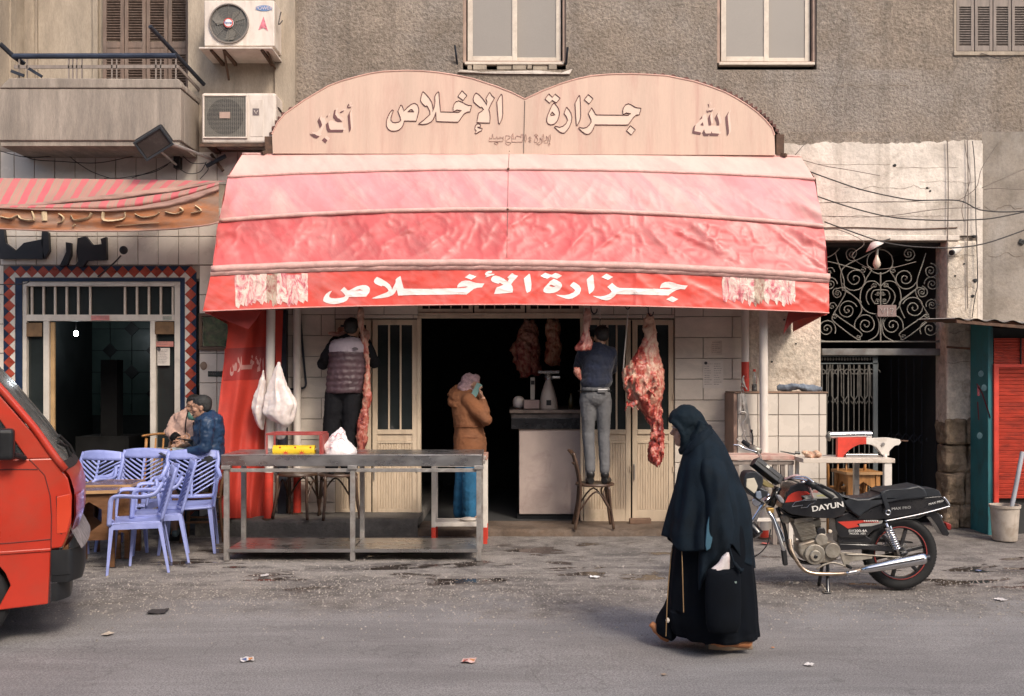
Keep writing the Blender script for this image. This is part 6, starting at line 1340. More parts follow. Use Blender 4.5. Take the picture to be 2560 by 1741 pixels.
RP = thing('hanging_rope', 'pale rope with a black hook hanging between the two meat cuts', 'rope', P(1560, 770, 10.35)); MB().tube(smoothc([P(1571, 768, 10.35), P(1566, 830, 10.35), P(1560, 900, 10.35), P(1558, 935, 10.35)], 4), .008, 6).build('rope', M['paper'], RP, smooth=True); hook(P(1563, 765, 10.35), RP, 1.0)
RP2 = thing('hanging_rope', 'short pale rope with a small hook over the head of the standing man', 'rope', P(1500, 780, 10.35)); MB().tube([P(1500, 760, 10.35), P(1500, 798, 10.35)], .006, 6).build('rope', M['paper'], RP2); hook(P(1500, 812, 10.35), RP2, .6)
# plastic bags on the pole
for lab, rw, Yb, dp in (('white plastic bag hanging on the left side of the awning pole', [(520, 442, 452, .01), (600, 418, 462, .03), (700, 385, 465, .05), (770, 368, 468, .07), (800, 368, 466, .08), (860, 384, 462, .07), (910, 402, 456, .05), (945, 425, 450, .02)], 10.22, 0),
                        ('white plastic bag hanging on the right side of the awning pole', [(465, 548, 566, .01), (520, 522, 580, .03), (600, 496, 600, .05), (690, 470, 648, .08), (765, 455, 690, .10), (830, 446, 675, .11), (870, 490, 665, .10), (905, 560, 640, .07), (930, 590, 620, .03)], 10.12, 0),
                        ('thin white bag hanging behind the others on the awning pole', [(600, 540, 590, .02), (700, 520, 610, .04), (850, 512, 612, .06), (950, 515, 610, .06), (1000, 530, 600, .04), (1012, 540, 585, .02)], 10.36, 0)):
    mb = loft(MB(), rows_c(rw, 500, 740, 2.823), Yb, .6, fold=lambda a, t: (.12*math.sin(a*7+t*3)+.07*math.sin(a*13-t*4)+.05*math.sin(a*3+t*9))*(1.15-t))
    o = blob(mb, 'plastic_bag', BAGM, None, vox=.009, sm=1, disp=.018, dscale=.10, disp2=.006, d2scale=.03, origin=P(671, 960, Yb), label=lab, cat='bag', group='plastic bags hung on the awning pole')
DR = thing('dark_pipe', 'bent dark pipe running down the wall beside the rear pole', 'pipe', P(760, 965, YF-.05)); MB().tube(smoothc([P(750, 775, YF-.04), P(755, 850, YF-.04), P(762, 930, YF-.04), P(764, 965, YF-.05), P(748, 972, YF-.05), P(722, 974, YF-.05)], 4), .012, 8).build('pipe', M['iron2'], DR, smooth=True)
MB().box(X(695, 10.7), X(716, 10.7), 10.68, YF-.02, Z(1285, 10.7), Z(775, 10.7)).build('dark_post', M['iron2'], None, origin=P(705, 1285, 10.7), label='dark iron post between the red curtain and the rear pole', cat='post')
# chain of hooks on the right rear pole
HC = thing('hook_bundle', 'bundle of steel meat hooks and chain hanging from the pole with the red band', 'hooks', P(1858, 1000, 10.27))
hm = M['galv']
for k in range(9):
    p = P(1857+3*math.sin(k*2), 952+k*9.5, 10.29); MB().tube(smoothc([p+Vector((.012*math.cos(a), .01*math.sin(a*2+k), .024*math.sin(a))) for a in [i*PI/4 for i in range(9)]], 2), .0045, 5).build('link', hm, HC, smooth=True)
for (x0, y0, x1_, y1_, w) in ((1856, 985, 1868, 1060, .012), (1862, 990, 1880, 1108, .012), (1852, 985, 1850, 1050, .009)): MB().obox(P(x0, y0, 10.27), P(x1_, y1_, 10.27), w, .02).build('steel_bar', M['galv'], HC)
for pts in ([(1848, 1035), (1852, 1030), (1864, 1032), (1866, 1042), (1856, 1062), (1860, 1085), (1870, 1105), (1880, 1098), (1878, 1085)], [(1862, 1075), (1856, 1090), (1858, 1100), (1848, 1104), (1842, 1097)], [(1860, 940), (1856, 950), (1862, 965), (1868, 975)]): MB().tube(smoothc([P(a, b, 10.24) for a, b in pts], 4), .008, 6).build('hook', M['galv'], HC, smooth=True)
# ---------------------------------------------------------------- right hand tables
RT = thing('chopping_table', 'blood stained wooden chopping table behind the woman and the motorcycle', 'table', (X(1905, 9.9), 9.9, .04))
y0, y1 = 9.75, 10.1
MB().box(X(1805, y0), X(1986, y0), y0, y1, Z(1151, y0), Z(1139, y0)).build('table_top', mk('bloody_block', (.50, .36, .30), .6, var=.15, scale=6, dirt=(.36, .10, .08), damt=.8, dscale=5, dlo=.46), RT, bev=.006)
MB().box(X(1812, y0), X(1987, y0), y0+.02, y0+.05, Z(1163, y0), Z(1153, y0)).build('apron', M['shut2'], RT, bev=.003)
for x_ in (1845, 1940, 1960, 1980, 1815): MB().box(X(x_-6, y0), X(x_+5, y0), y0+.03, y0+.07, .04, Z(1162, y0)).build('leg', M['white'] if x_ in (1980, 1815) else M['shut2'], RT, bev=.003)
MB().box(X(1885, y0), X(1955, y0), y0+.02, y0+.08, .27, .30).build('stretcher', M['white'], RT, bev=.003)
RW = thing('rusty_table', 'rusty white metal table carrying the red sausage press', 'table', (X(2125, 9.6), 9.6, .04))
y0, y1 = 9.50, 9.95
MB().box(X(2008, y0), X(2238, y0), y0, y1, Z(1158, y0), Z(1147, y0)).build('table_top', mk('rusty_white', (.60, .52, .44), .55, var=.06, dirt=(.14, .06, .03), damt=.9, dscale=5, dlo=.55), RW, bev=.004)
MB().box(X(2212, y0), X(2231, y0), y0+.01, y0+.06, .04, Z(1158, y0)).build('leg', M['white'], RW, bev=.003); MB().box(X(2163, y0), X(2176, y0), y0+.3, y0+.35, .04, Z(1158, y0)).build('leg', M['galv'], RW, bev=.003)
MB().box(X(2013, y0), X(2021, y0), y0+.3, y0+.35, .04, Z(1158, y0)).build('leg', M['white'], RW, bev=.003)
SP = thing('sausage_press', 'red and white sausage press with a chrome cylinder and hanging crank', 'machine', (X(2140, 9.7), 9.7, Z(1147, 9.5))); Yp = 9.70
MB().cyl(P(2073, 1088, Yp), P(2164, 1086, Yp), .035, n=24).build('cylinder', M['chrome'], SP, auto=40); MB().cyl(P(2164, 1087, Yp), P(2177, 1087, Yp), .038, n=24).build('collar', M['chrome'], SP, auto=40)
MB().lathe([(0, .0), (.016, 0), (.03, .008), (.042, .02), (.045, .035), (.03, .036)], P(2073, 1092, Yp)+Vector((-.03, 0, 0)), 20, Matrix.Rotation(PI/2, 3, 'Y')).build('end_cap', M['iron'], SP, smooth=True)
pr = lambda pts: [(X(1780+x/4.648, Yp), Z(1050+y/4.648, Yp)) for x, y in PS(pts)]
MB().prism(pr("1450,205 1780,205 1782,280 1700,285 1640,310 1580,350 1530,400 1510,440 1448,440"), Yp-.03, Yp+.03).build('red_stand', M['red'], SP, bev=.003)
MB().prism(pr("1780,205 1850,212 2030,205 2170,225 2185,260 2160,290 2110,300 2060,350 2045,380 2050,410 2000,420 1960,400 1950,380 1900,320 1850,290 1782,280"), Yp-.028, Yp+.028).build('white_bracket', M['white'], SP, bev=.003)
MB().cyl(P(2208, 1111, Yp-.045), P(2208, 1111, Yp-.028), .016, n=14).build('bolt', M['galv'], SP); MB().cyl(P(2247, 1102, Yp), P(2270, 1103, Yp), .007, n=8).build('spindle', M['rust'], SP)
MB().tube(smoothc([P(2212, 1137, Yp-.05), P(2216, 1160, Yp-.07), P(2222, 1190, Yp-.07), P(2216, 1212, Yp-.07)], 4), [.018]*5+[.014]*7+[.02], 8).build('crank', M['white'], SP, smooth=True)
MB().box(X(2110, Yp), X(2190, Yp), Yp-.06, Yp+.08, Z(1147, 9.5), Z(1142, 9.6)+.02).build('tray', M['steel'], SP, bev=.003)
mb = MB(); rnd = random.Random(6)
for k in range(16): mb.ell(P(2008+rnd.uniform(0, 46), 1142-rnd.uniform(0, 13)*(1-abs(k-8)/12), 9.62+rnd.uniform(-.05, .05)), (.035, .03, .022))
blob(mb, 'meat_scraps', meatmat('pale_scraps', top=(.62, .42, .28), red=(.52, .26, .18), dark=(.35, .10, .07), sc=16), None, vox=.009, sm=1, disp=.02, dscale=.03, origin=P(2030, 1147, 9.6), label='heap of pale meat scraps on the left end of the rusty table', cat='meat')
KN = thing('knife', 'butcher knife with a black handle lying beside the meat scraps', 'knife', P(1995, 1140, 9.55)); MB().tube([P(1988, 1132, 9.56), P(2000, 1133, 9.56)], .013, 8).build('handle', M['blackp'], KN); MB().add([P(1988, 1134, 9.56), P(1950, 1127, 9.6), P(1952, 1130, 9.6), P(1988, 1138, 9.56)], [(0, 1, 2, 3)]).build('blade', M['steel'], KN)
carved_table('honey coloured carved table standing behind the rusty table', (X(2142, 10.35), 10.35, .05), R(5), w=.38, h=Z(1178, 10.3)-.05, m=M['woodl'], topm=M['woodl'], grp=None)
spindle('honey coloured wooden chair behind the rusty table near the gateway', (X(2112, 10.62), 10.62, .05), R(165), M['woodl'], back=.92)
# brick by the door, litter in the street
MB().box(-.115, .115, -.05, .05, 0, .055).jit(.006, 14).build('brick', mk('old_brick', (.20, .12, .08), .9, var=.2, bump=.5), None, bev=.008, label='worn brick lying on the step before the right door leaf', cat='brick').location = (X(1600, 10.65), 10.65, .12)
def litter(lab, x, y, w, cols, rz, cat='litter', k=0):
    Yl = CAMH*FPX/(y-HZY); 
    for _ in range(3): Yl = (CAMH-gz(Yl))*FPX/(y-HZY)
    t = thing('litter', lab, cat, (X(x, Yl), Yl, gz(Yl)+.004), 'scraps of litter lying in the street', rz); W_ = w*.75/FPX*Yl
    def q(a, b): return Vector(((a-.5)*W_, (b-.5)*W_*1.1, .004+min(.22*W_, .02)*abs(noise.noise(Vector((a*2.2+k, b*2.2, k*1.7))))+min(.12*W_, .02)*max(0, a-.7)))
    o = MB().grid(q, 10, 8).build('wrapper', cols[0], t, world=False, smooth=True)
    if len(cols) > 1: MB().grid(lambda a, b: q(.1+a*.35, .2+b*.5)+Vector((0, 0, .002)), 5, 5).build('print', cols[1], t, world=False)
    if len(cols) > 2: MB().grid(lambda a, b: q(.6+a*.3, .3+b*.5)+Vector((0, 0, .002)), 5, 5).build('print', cols[2], t, world=False)
lwht = mk('litter_white', (.66, .62, .60), .6); lbl = mk('litter_blue', (.08, .14, .32), .5); lor = mk('litter_orange', (.6, .25, .08), .5); lrd = mk('litter_red', (.5, .12, .1), .5); lbr = mk('litter_brown', (.30, .22, .16), .8)
litter('crumpled white and blue snack wrapper in the foreground road', 618, 1653, 44, (lwht, lbl, lor), .3, k=1)
litter('flat pink and white wrapper in the road left of centre', 1172, 1656, 46, (mk('litter_pink', (.62, .42, .38), .6), lrd, lor), -.1, k=2)
litter('small torn white paper in the road right of the woman', 2023, 1665, 28, (lwht,), -.5, k=3)
litter('white tissue lying in the wet patch before the steel table', 662, 1441, 26, (lwht,), .2, k=4)
litter('white foam lid lying by the puddle in the middle', 1487, 1446, 32, (mk('foam', (.75, .73, .72), .7),), 0, k=5)
litter('white scrap at the far right of the road', 2502, 1502, 28, (lwht,), .4, k=6)
litter('thin pale stick of card near the shadow of the red van', 270, 1588, 30, (mk('card', (.48, .40, .32), .8),), -.25, k=7)
litter('dark scrap of rubber on the gravel left of centre', 395, 1532, 60, (mk('dark_scrap', (.04, .035, .035), .8),), .1, k=8)
litter('small blue and white bottle cap scrap right of the motorcycle wheel', 2446, 1429, 14, (lbl, lwht), .5, k=9)
litter('tiny orange scrap in the road', 1932, 1622, 9, (lor,), 0, k=10); litter('tiny brown scrap beside the curb of the shop', 1660, 1690, 16, (lbr,), .3, k=11)
litter('pink rag of plastic on the ground under the motorcycle engine', 1912, 1362, 22, (mk('pink_plastic', (.60, .16, .14), .5),), .9, k=12)
# ================================================================ MOTORCYCLE
YM = 7.9
def MC(x, y, dy=0.0): return P(1820+x/3.765, 1080+y/3.765, YM)+Vector((0, dy, 0))
MO = thing('motorcycle', 'black motorcycle with red and silver tank flashes on its centre stand', 'motorcycle', MC(900, 1480))
mbk = mk('black_lacquer', (.010, .010, .012), .22, var=.2, scale=5, dirt=(.05, .045, .04), damt=.35, dscale=5, coat=.5)
mst = mk('seat_vinyl', (.012, .015, .020), .45, var=.12, scale=6, bump=.15, bscale=60, dirt=(.04, .042, .048), damt=.5, dscale=4)
mfr = mk('flash_red', (.48, .04, .025), .35, var=.05); msl = mk('flash_silver', (.42, .41, .38), .35, metal=.4, var=.08)
meng = mk('engine_alloy', (.36, .33, .28), .5, metal=.6, var=.15, scale=12, dirt=(.14, .10, .07), damt=.7, dscale=9)
mlw = mk('lettering_white', (.72, .70, .66), .5)
def pm(name, poly, h, m, bev=.02, y=0.0, par=None, seg=4):
    mb = MB().prism([(p.x, p.z) for p in (MC(a, b) for a, b in PS(poly))], YM+y-h, YM+y+h); o = mb.build(name, m, par or MO, bev=bev, seg=seg); o.data.shade_smooth(); o.data.set_sharp_from_angle(angle=R(50)); return o
def mt(name, pts, r, m, dy=0, nn=5, par=None, n=10):
    return MB().tube(smoothc([MC(p[0], p[1], (p[2] if len(p) > 2 else 0)+dy) for p in pts], nn), r, n).build(name, m, par or MO, smooth=True)
def wheel(c, rz, parts):
    w = MB(); A = Matrix.Rotation(PI/2, 3, 'X'); Rz = Matrix.Rotation(rz, 3, 'Z') @ A
    R_ = .290; prof = [(R_-.075, -.030), (R_-.05, -.045), (R_-.02, -.046), (R_-.006, -.032), (R_, -.010), (R_, .010), (R_-.006, .032), (R_-.02, .046), (R_-.05, .045), (R_-.075, .030)]
    MB().lathe(prof, c, 56, Rz).build('tyre', M['black'], MO, smooth=True)
    tr = MB()
    for k in range(72):
        a = 2*PI*k/72
        for s in (-1, 1):
            d = Vector((math.cos(a+s*.02)*(R_-.004), math.sin(a+s*.02)*(R_-.004), s*.018)); e = Vector((math.cos(a-s*.03)*(R_-.012), math.sin(a-s*.03)*(R_-.012), s*.040)); tr.obox(c+Rz @ d, c+Rz @ e, .010, .009)
    tr.build('tread', M['black'], MO, kind='stuff')
    MB().lathe([(R_-.074, -.032), (R_-.092, -.028), (R_-.098, -.010), (R_-.098, .010), (R_-.092, .028), (R_-.074, .032)], c, 48, Rz).build('rim', mbk, MO, smooth=True)
    MB().lathe([(R_-.079, -.0335), (R_-.083, -.0345), (R_-.087, -.0325)], c, 48, Rz).lathe([(R_-.079, .0335), (R_-.083, .0345), (R_-.087, .0325)], c, 48, Rz).build('rim_stripe', mk('rim_red', (.26, .03, .025), .5), MO)
    MB().lathe([(0, -.05), (.03, -.05), (.045, -.035), (.05, 0), (.045, .035), (.03, .05), (0, .05)], c, 24, Rz).build('hub', meng, MO, smooth=True)
    for k in range(6):
        a = k*PI/3+.25; p = c+Rz @ Vector((math.cos(a)*.04, math.sin(a)*.04, 0)); q = c+Rz @ Vector((math.cos(a)*(R_-.096), math.sin(a)*(R_-.096), 0)); MB().obox(p, q, .03, .022, up=(0, 1, 0)).build('spoke', mbk, MO, bev=.005)
    MB().lathe([(.060, -.056), (.095, -.056), (.095, -.052), (.060, -.052)], c, 32, Rz).build('brake_disc', M['steel'], MO)
cr_ = MC(1610, 1135); cf_ = MC(45, 1150, .05)
wheel(cr_, 0, 1); wheel(cf_, R(52), 1)
# frame, swing arm, chain case
mt('frame_tube', [(480, 700), (560, 780), (700, 800), (980, 790), (1180, 830), (1500, 800), (1900, 720)], .016, mbk)
mt('frame_tube', [(470, 720), (540, 900), (600, 1150), (750, 1240), (1000, 1200), (1060, 1080), (1030, 900)], .015, mbk, .03)
pm('swing_arm', "1010,1035 1300,1040 1620,1075 1660,1120 1620,1160 1550,1120 1200,1090 1010,1100", .018, mbk, .008, y=-.07)
pm('chain_guard', "1330,1015 1500,1010 1760,1045 1770,1060 1500,1050 1330,1050", .012, mbk, .004, y=.06)
pm('battery_box', "1000,900 1270,960 1330,1000 1340,1040 1010,1040", .06, mbk, .01)
# tank
pm('fuel_tank', "470,700 490,640 520,560 550,500 610,470 720,452 840,475 950,530 1020,600 1062,700 1040,765 950,795 800,790 640,770 540,750", .125, mbk, .055, seg=5)
def sidefilm(name, poly, m, y=-.128, par=None): return MB().prism([(p.x, p.z) for p in (MC(a, b) for a, b in PS(poly))], YM+y-.002, YM+y+.02).build(name, m, par or MO)
sidefilm('tank_flash', "497,645 520,590 560,560 620,540 700,545 740,575 640,585 690,605 640,628 560,640", mfr)
sidefilm('tank_flash', "640,583 720,570 760,520 860,520 940,555 990,605 860,608 730,610 655,622", msl)
MB().tube([MC(a, b, -.131) for a, b in ((560, 680), (590, 640), (680, 625), (790, 620), (760, 650), (720, 665), (700, 690), (640, 695), (660, 670), (560, 685))], .0022, 4).build('emblem', M['steel'], MO)
o = text('DAYUN', 'lettering', mlw, MO, MC(890, 685, -.1315), .058, (PI/2, R(-9), 0), sx=1.25)
o.data.offset = .0016; o = text('250', 'lettering', mfr, MO, MC(775, 545, -.1315), .026, (PI/2, R(8), 0), sx=1.1)
text('DAYUN', 'lettering', mk('lettering_yellow', (.5, .5, .05), .5), MO, MC(835, 583, -.1315), .018, (PI/2, 0, 0), sx=1.3)
MB().lathe([(0, .018), (.022, .016), (.026, 0)], MC(700, 452), 20).build('filler_cap', M['chrome'], MO, smooth=True)
# seat in two steps, tail
pm('seat', "985,548 1060,590 1160,612 1270,608 1370,575 1400,540 1440,525 1560,520 1640,505 1740,490 1790,512 1812,560 1818,602 1700,618 1560,628 1440,650 1300,700 1240,740 1190,790 1120,740 1060,680 1010,600", .125, mst, .04, seg=5)
MB().obox(MC(1398, 558, -.132), MC(1450, 715, -.132), .034, .006, up=(0, 1, 0)).obox(MC(1398, 553, -.13), MC(1398, 553, .13), .034, .008, up=(0, 0, 1)).build('seat_strap', mst, MO, bev=.002)
MB().tube(smoothc([MC(1448+22*math.cos(a), 738+22*math.sin(a), -.13) for a in [k*PI/5 for k in range(11)]], 2), .0045, 6).build('strap_ring', M['chrome'], MO)
pm('tail_fairing', "1120,740 1190,790 1240,745 1310,705 1440,655 1560,632 1820,606 1960,592 2000,640 2026,678 2005,705 1740,750 1440,805 1200,808", .095, mbk, .02)
pm('tail_hump', "1790,545 1810,522 1900,524 1945,545 1968,592 1830,604 1815,600", .085, mst, .02)
mt('grab_rail', [(1430, 822), (1580, 795), (1740, 762), (1900, 722), (2010, 690), (2030, 680), (2010, 640), (1975, 598)], .0065, M['chrome'], -.105)
text('MAX PRO', 'lettering', mk('lettering_grey', (.34, .34, .33), .5), MO, MC(1585, 703, -.099), .028, (PI/2, R(-5), 0), sx=1.25)
text('MAX PRO', 'lettering', mlw, MO, MC(1905, 652, -.099), .022, (PI/2, R(-14), 0), sx=1.25, shear=.3)
pm('rear_mudguard', "1560,800 1760,800 1900,740 1960,760 2000,840 2058,950 2040,972 1995,965 1940,870 1880,790 1700,815", .055, mbk, .01)
pm('tail_lamp', "2020,850 2055,848 2080,870 2075,915 2050,920 2030,890", .05, mk('tail_red', (.20, .015, .012), .3), .008); 
mt('indicator_stem', [(1990, 800), (1975, 775)], .006, M['chrome'], -.05)
pm('side_panel', "975,800 1100,738 1190,800 1425,815 1412,880 1330,915 1280,965 1150,985 1020,985 985,900", .085, mbk, .02)
sidefilm('panel_flash', "998,832 1245,818 1260,832 1175,852 1200,875 1092,895", mfr, -.087); sidefilm('panel_flash', "1200,850 1330,842 1420,820 1410,845 1310,872 1205,876", msl, -.087)
for k in range(14): sidefilm('check', "%d,%d %d,%d %d,%d %d,%d" % (1240+(k//2)*20+(k % 2)*5, 818+(k % 2)*11, 1252+(k//2)*20+(k % 2)*5, 818+(k % 2)*11, 1254+(k//2)*20+(k % 2)*5, 828+(k % 2)*11, 1242+(k//2)*20+(k % 2)*5, 828+(k % 2)*11), mfr if k % 2 else mlw, -.089)
text('DY200-4A', 'lettering', mlw, MO, MC(1185, 917, -.089), .028, (PI/2, R(-1), 0), sx=1.2); text('MODEL 2021', 'lettering', mlw, MO, MC(1185, 942, -.089), .019, (PI/2, R(-1), 0), sx=1.2)
# engine
cy = MB(); A = MC(690, 800); ax_ = (MC(745, 1010)-MC(690, 790)).normalized()
pm('cylinder', "600,830 640,805 760,795 785,830 810,1000 690,1030 650,1000", .055, meng, .01)
for k in range(13):
    t = k/12; a = MC(598+t*72, 850+t*150, 0); b = MC(782+t*30, 815+t*160, 0); MB().obox(a, b, .15, .0045, up=(0, 0, 1)).build('cooling_fin', meng, MO)
pm('cylinder_head', "600,812 660,800 780,792 775,826 640,850 605,850", .07, meng, .015)
def disc(x, y, r, y0, y1, m, nm, bev=.006): MB().cyl(MC(x, y, y0), MC(x, y, y1), r, n=28).build(nm, m, MO, bev=bev, auto=40)
pm('crankcase', "640,1040 760,1000 860,1010 1000,1040 1010,1180 940,1215 780,1225 690,1190 640,1120", .075, meng, .02)
disc(785, 1135, .080, -.10, -.06, meng, 'clutch_cover'); disc(785, 1145, .045, -.115, -.09, meng, 'clutch_cap'); disc(785, 1150, .016, -.122, -.11, mbk, 'cap_bolt')
disc(950, 1100, .062, -.10, -.06, meng, 'sprocket_cover'); disc(850, 1000, .05, -.09, -.04, meng, 'starter_cover'); disc(850, 925, .035, -.08, .0, mbk, 'carburettor'); disc(925, 920, .016, -.10, -.085, mk('cream_knob', (.6, .52, .42), .5), 'choke_knob')
pm('intake', "790,830 860,810 870,880 800,900", .03, meng, .01); pm('horn', "490,790 540,770 580,800 570,860 520,860", .04, meng, .015)
mt('exhaust_pipe', [(560, 1000, -.06), (565, 1080, -.08), (600, 1170, -.10), (665, 1262, -.11), (750, 1302, -.12), (900, 1310, -.12), (1060, 1300, -.13), (1220, 1262, -.14)], .0155, mk('exhaust_burnt', (.42, .33, .25), .3, metal=.85, var=.2, scale=7))
mt('heat_shield', [(1060, 1302, -.13), (1180, 1280, -.135)], .019, M['chrome'])
mu_ = MB(); a, b = MC(1190, 1270, -.14), MC(1775, 1152, -.16); mu_.tube([a, a.lerp(b, .12), a.lerp(b, .45), a.lerp(b, .95), b], [.018, .030, .042, .049, .044], 20).build('muffler', M['chrome'], MO, smooth=True)
mu_ = MB().cyl(b, MC(1815, 1145, -.16), .024, n=16).build('muffler_tip', M['iron2'], MO, auto=40)
pm('footrest_bracket', "1010,1120 1060,1110 1320,1135 1310,1170 1110,1200 1090,1240 1050,1240", .008, meng, .004, y=-.10); mt('gear_lever', [(790, 1265, -.12), (860, 1225, -.12), (950, 1205, -.12), (1060, 1240, -.12)], .007, meng)
mt('brake_rod', [(1060, 1130, -.11), (1300, 1140, -.11), (1600, 1160, -.10)], .006, meng)
MB().tube([MC(1075, 1235, -.10), MC(1075, 1235, -.20)], .012, 8).build('footrest', M['black'], MO)
mt('centre_stand', [(925, 1215, -.03), (915, 1330, -.06), (905, 1420, -.09), (895, 1488, -.12)], .014, mbk); mt('centre_stand', [(925, 1215, .08), (915, 1330, .10), (905, 1480, .14)], .014, mbk)
mt('stand_spring', [(845, 1410, -.10), (870, 1450, -.10), (880, 1470, -.12)], .006, meng); MB().box(*(lambda c: (c.x-.035, c.x+.02, c.y-.03, c.y+.03, 0.0, .015))(MC(890, 1490, -.12))).build('stand_foot', mbk, MO, bev=.004)
# rear shock absorbers
for dy in (-.11, .11):
    mt('damper', [(1440, 840), (1560, 1135)], .011, M['chrome'], dy, 1); a, b = MC(1462, 890, dy), MC(1540, 1075, dy)
    ax = (b-a); l = ax.length; d = ax.normalized(); u = d.cross(Vector((0, 1, 0))).normalized(); w_ = Vector((0, 1, 0))
    MB().tube([a+ax*t+(u*math.cos(t*9*2*PI)+w_*math.sin(t*9*2*PI))*.030 for t in [k/126 for k in range(127)]], .0055, 6).build('spring', M['chrome'], MO, smooth=True)
    MB().cyl(MC(1450, 870, dy), MC(1462, 895, dy), .033, n=18).build('spring_cap', M['chrome'], MO)
# front end: forks, guards, lamps, bars
for dx, dy in ((-20, -.03), (60, .10)): 
    mt('fork_tube', [(400+dx*.3, 600, dy), (305+dx*.6, 720, dy), (200+dx, 900, dy)], .017, M['chrome'], 0, 2); mt('fork_slider', [(205+dx, 890, dy), (70+dx, 1130, dy)], .024, meng, 0, 1)
mt('leg_guard', [(345, 730, -.12), (380, 800, -.14), (440, 980, -.15), (470, 1070, -.15), (486, 1100, -.14)], .015, M['chrome']); mt('leg_guard', [(410, 740, .05), (470, 870, .07), (520, 970, .07), (540, 1050, .05)], .015, M['chrome'])
pm('guard_rubber', "455,1080 500,1075 515,1220 475,1228", .022, M['black'], .01, y=-.14); pm('leg_guard_clamp', "335,700 400,700 400,745 350,755", .03, mk('brass_clamp', (.42, .26, .08), .4, metal=.5), .008, y=-.08)
pm('headlight_housing', "108,500 112,420 128,378 150,362 235,358 285,405 292,455 262,540 240,590 215,600 180,580", .085, mst, .015, y=-.06)
MB().prism([(p.x, p.z) for p in (MC(a, b) for a, b in PS("135,425 205,415 238,490 222,548 205,560 130,500"))], YM-.150, YM-.140).build('headlight_glass', mk('lamp_glass', (.55, .50, .40), .12, var=.1), MO, bev=.003)
pm('lamp_nacelle', "205,520 270,505 335,540 330,585 270,608 215,605", .055, mst, .015, y=-.09); pm('signal_lamp', "215,540 260,535 268,600 245,610 215,590", .02, mk('blue_grey_lens', (.16, .19, .24), .2), .004, y=-.150)
Mx = Matrix.Translation(MC(355, 370, -.05)) @ Matrix.Rotation(R(38), 4, 'Y') @ Matrix.Rotation(R(-18), 4, 'X')
MB().box(-.135, .10, -.05, .05, -.035, .035).xf(Mx).build('instrument_box', mst, MO, bev=.006); MB().box(-.125, .09, -.053, -.05, -.004, .004).xf(Mx).build('box_seam', mbk, MO); MB().box(.10, .125, -.048, .048, -.033, .033).xf(Mx).build('box_end', mbk, MO, bev=.004)
MB().box(-.045, -.018, -.054, -.0505, .006, .026).xf(Mx).build('box_label', msl, MO)
pm('gold_bracket', "270,430 330,440 420,500 400,520 330,510 270,470", .05, mk('gold_plastic', (.26, .21, .09), .5), .01, y=-.02); disc(270, 655, .040, -.02, .0, M['chrome'], 'horn_ring')
mt('lamp_stay', [(230, 600), (330, 660), (400, 600), (460, 520)], .010, mbk, -.04); pm('indicator', "405,575 440,572 480,620 478,655 440,640", .03, mk('indicator_grey', (.20, .20, .21), .3), .01, y=-.13)
mt('handlebar', [(300, 150, .40), (375, 230, .30), (380, 330, .14), (470, 440, .0), (560, 420, -.12), (660, 430, -.2), (720, 470, -.24), (860, 575, -.34)], .011, M['chrome'])
mt('grip', [(700, 462, -.235), (860, 575, -.34)], .019, M['black'], 0, 1); mt('grip', [(258, 125, .43), (330, 180, .36)], .019, M['black'], 0, 1); mt('switch_block', [(670, 445, -.21), (735, 482, -.25)], .028, M['blackp'], 0, 1); mt('master_cylinder', [(320, 175, .37), (392, 215, .31)], .030, meng, 0, 1)
mt('brake_lever', [(360, 220, .30), (250, 185, .33), (200, 158, .34), (145, 152, .35)], .008, M['chrome']); mt('clutch_lever', [(560, 400, -.20), (640, 395, -.26), (700, 440, -.30)], .007, M['chrome'])
mt('cable', [(500, 440, -.1), (560, 400, -.14), (620, 400, -.16), (690, 470, -.18), (750, 600, -.14)], .008, mk('pink_cable', (.50, .34, .34), .5)); mt('cable', [(490, 450, -.05), (560, 440, -.1), (640, 480, -.1), (560, 560, -.05)], .006, M['cable']); mt('cable', [(370, 900, -.1), (350, 1030, -.08), (300, 1120, -.05), (240, 1180, 0)], .005, M['cable'])
mt('mirror_stem', [(330, 150, .35), (338, 80, .36), (325, 20, .36)], .006, mbk, 0, 4); pm('mirror_cap', "312,0 336,0 332,35 316,35", .012, mbk, .004, y=.36); mt('steering_stem', [(470, 520), (400, 700)], .03, mbk, 0, 1)
mt('front_mudguard', [(-180, 960, .12), (-80, 860, .10), (60, 830, .05), (200, 880, -.02), (270, 960, -.06)], .045, mbk)

# ================================================================ RED VAN
VA = R(22); VO = Vector((X(208, 6.4), 6.4, 0)); VM = Matrix.Translation(VO) @ Matrix.Rotation(VA, 4, 'Z')
VN = thing('red_van', 'red minivan driving in from the left edge with its black bumper and grimy windscreen', 'van', VO)
vr = mk('van_red', (.46, .032, .014), .34, var=.08, scale=2, dirt=(.34, .06, .035), damt=.6, dscale=2.5, coat=.4, spec=.5)
def vx(x): return (x-515)/960.0
def vz(y): return 1.751-y/960.0
def vb(mb, name, m, **k): mb.xf(VM); return mb.build(name, m, VN, **k)
WD = 1.36
prof = [(-3.1, 1.83), (-2.0, 1.86), (-1.2, 1.84), (vx(-170), vz(-110)), (vx(0), vz(85)), (vx(150), vz(280)), (vx(290), vz(505)), (vx(345), vz(600))]
def front(z): return interp([(-1, vx(400)), (.60, vx(400)), (.66, vx(425)), (.80, vx(466)), (.96, vx(466)), (1.06, vx(440)), (1.126, vx(395)), (1.2, vx(345)), (1.36, vx(250)), (1.62, vx(60)), (1.80, vx(-90))], z)[0]
def bow(t): return .05*(1-abs(2*t-1)**2.5)-(.10*max(0, t-.8)/.2 if t > .8 else 0)
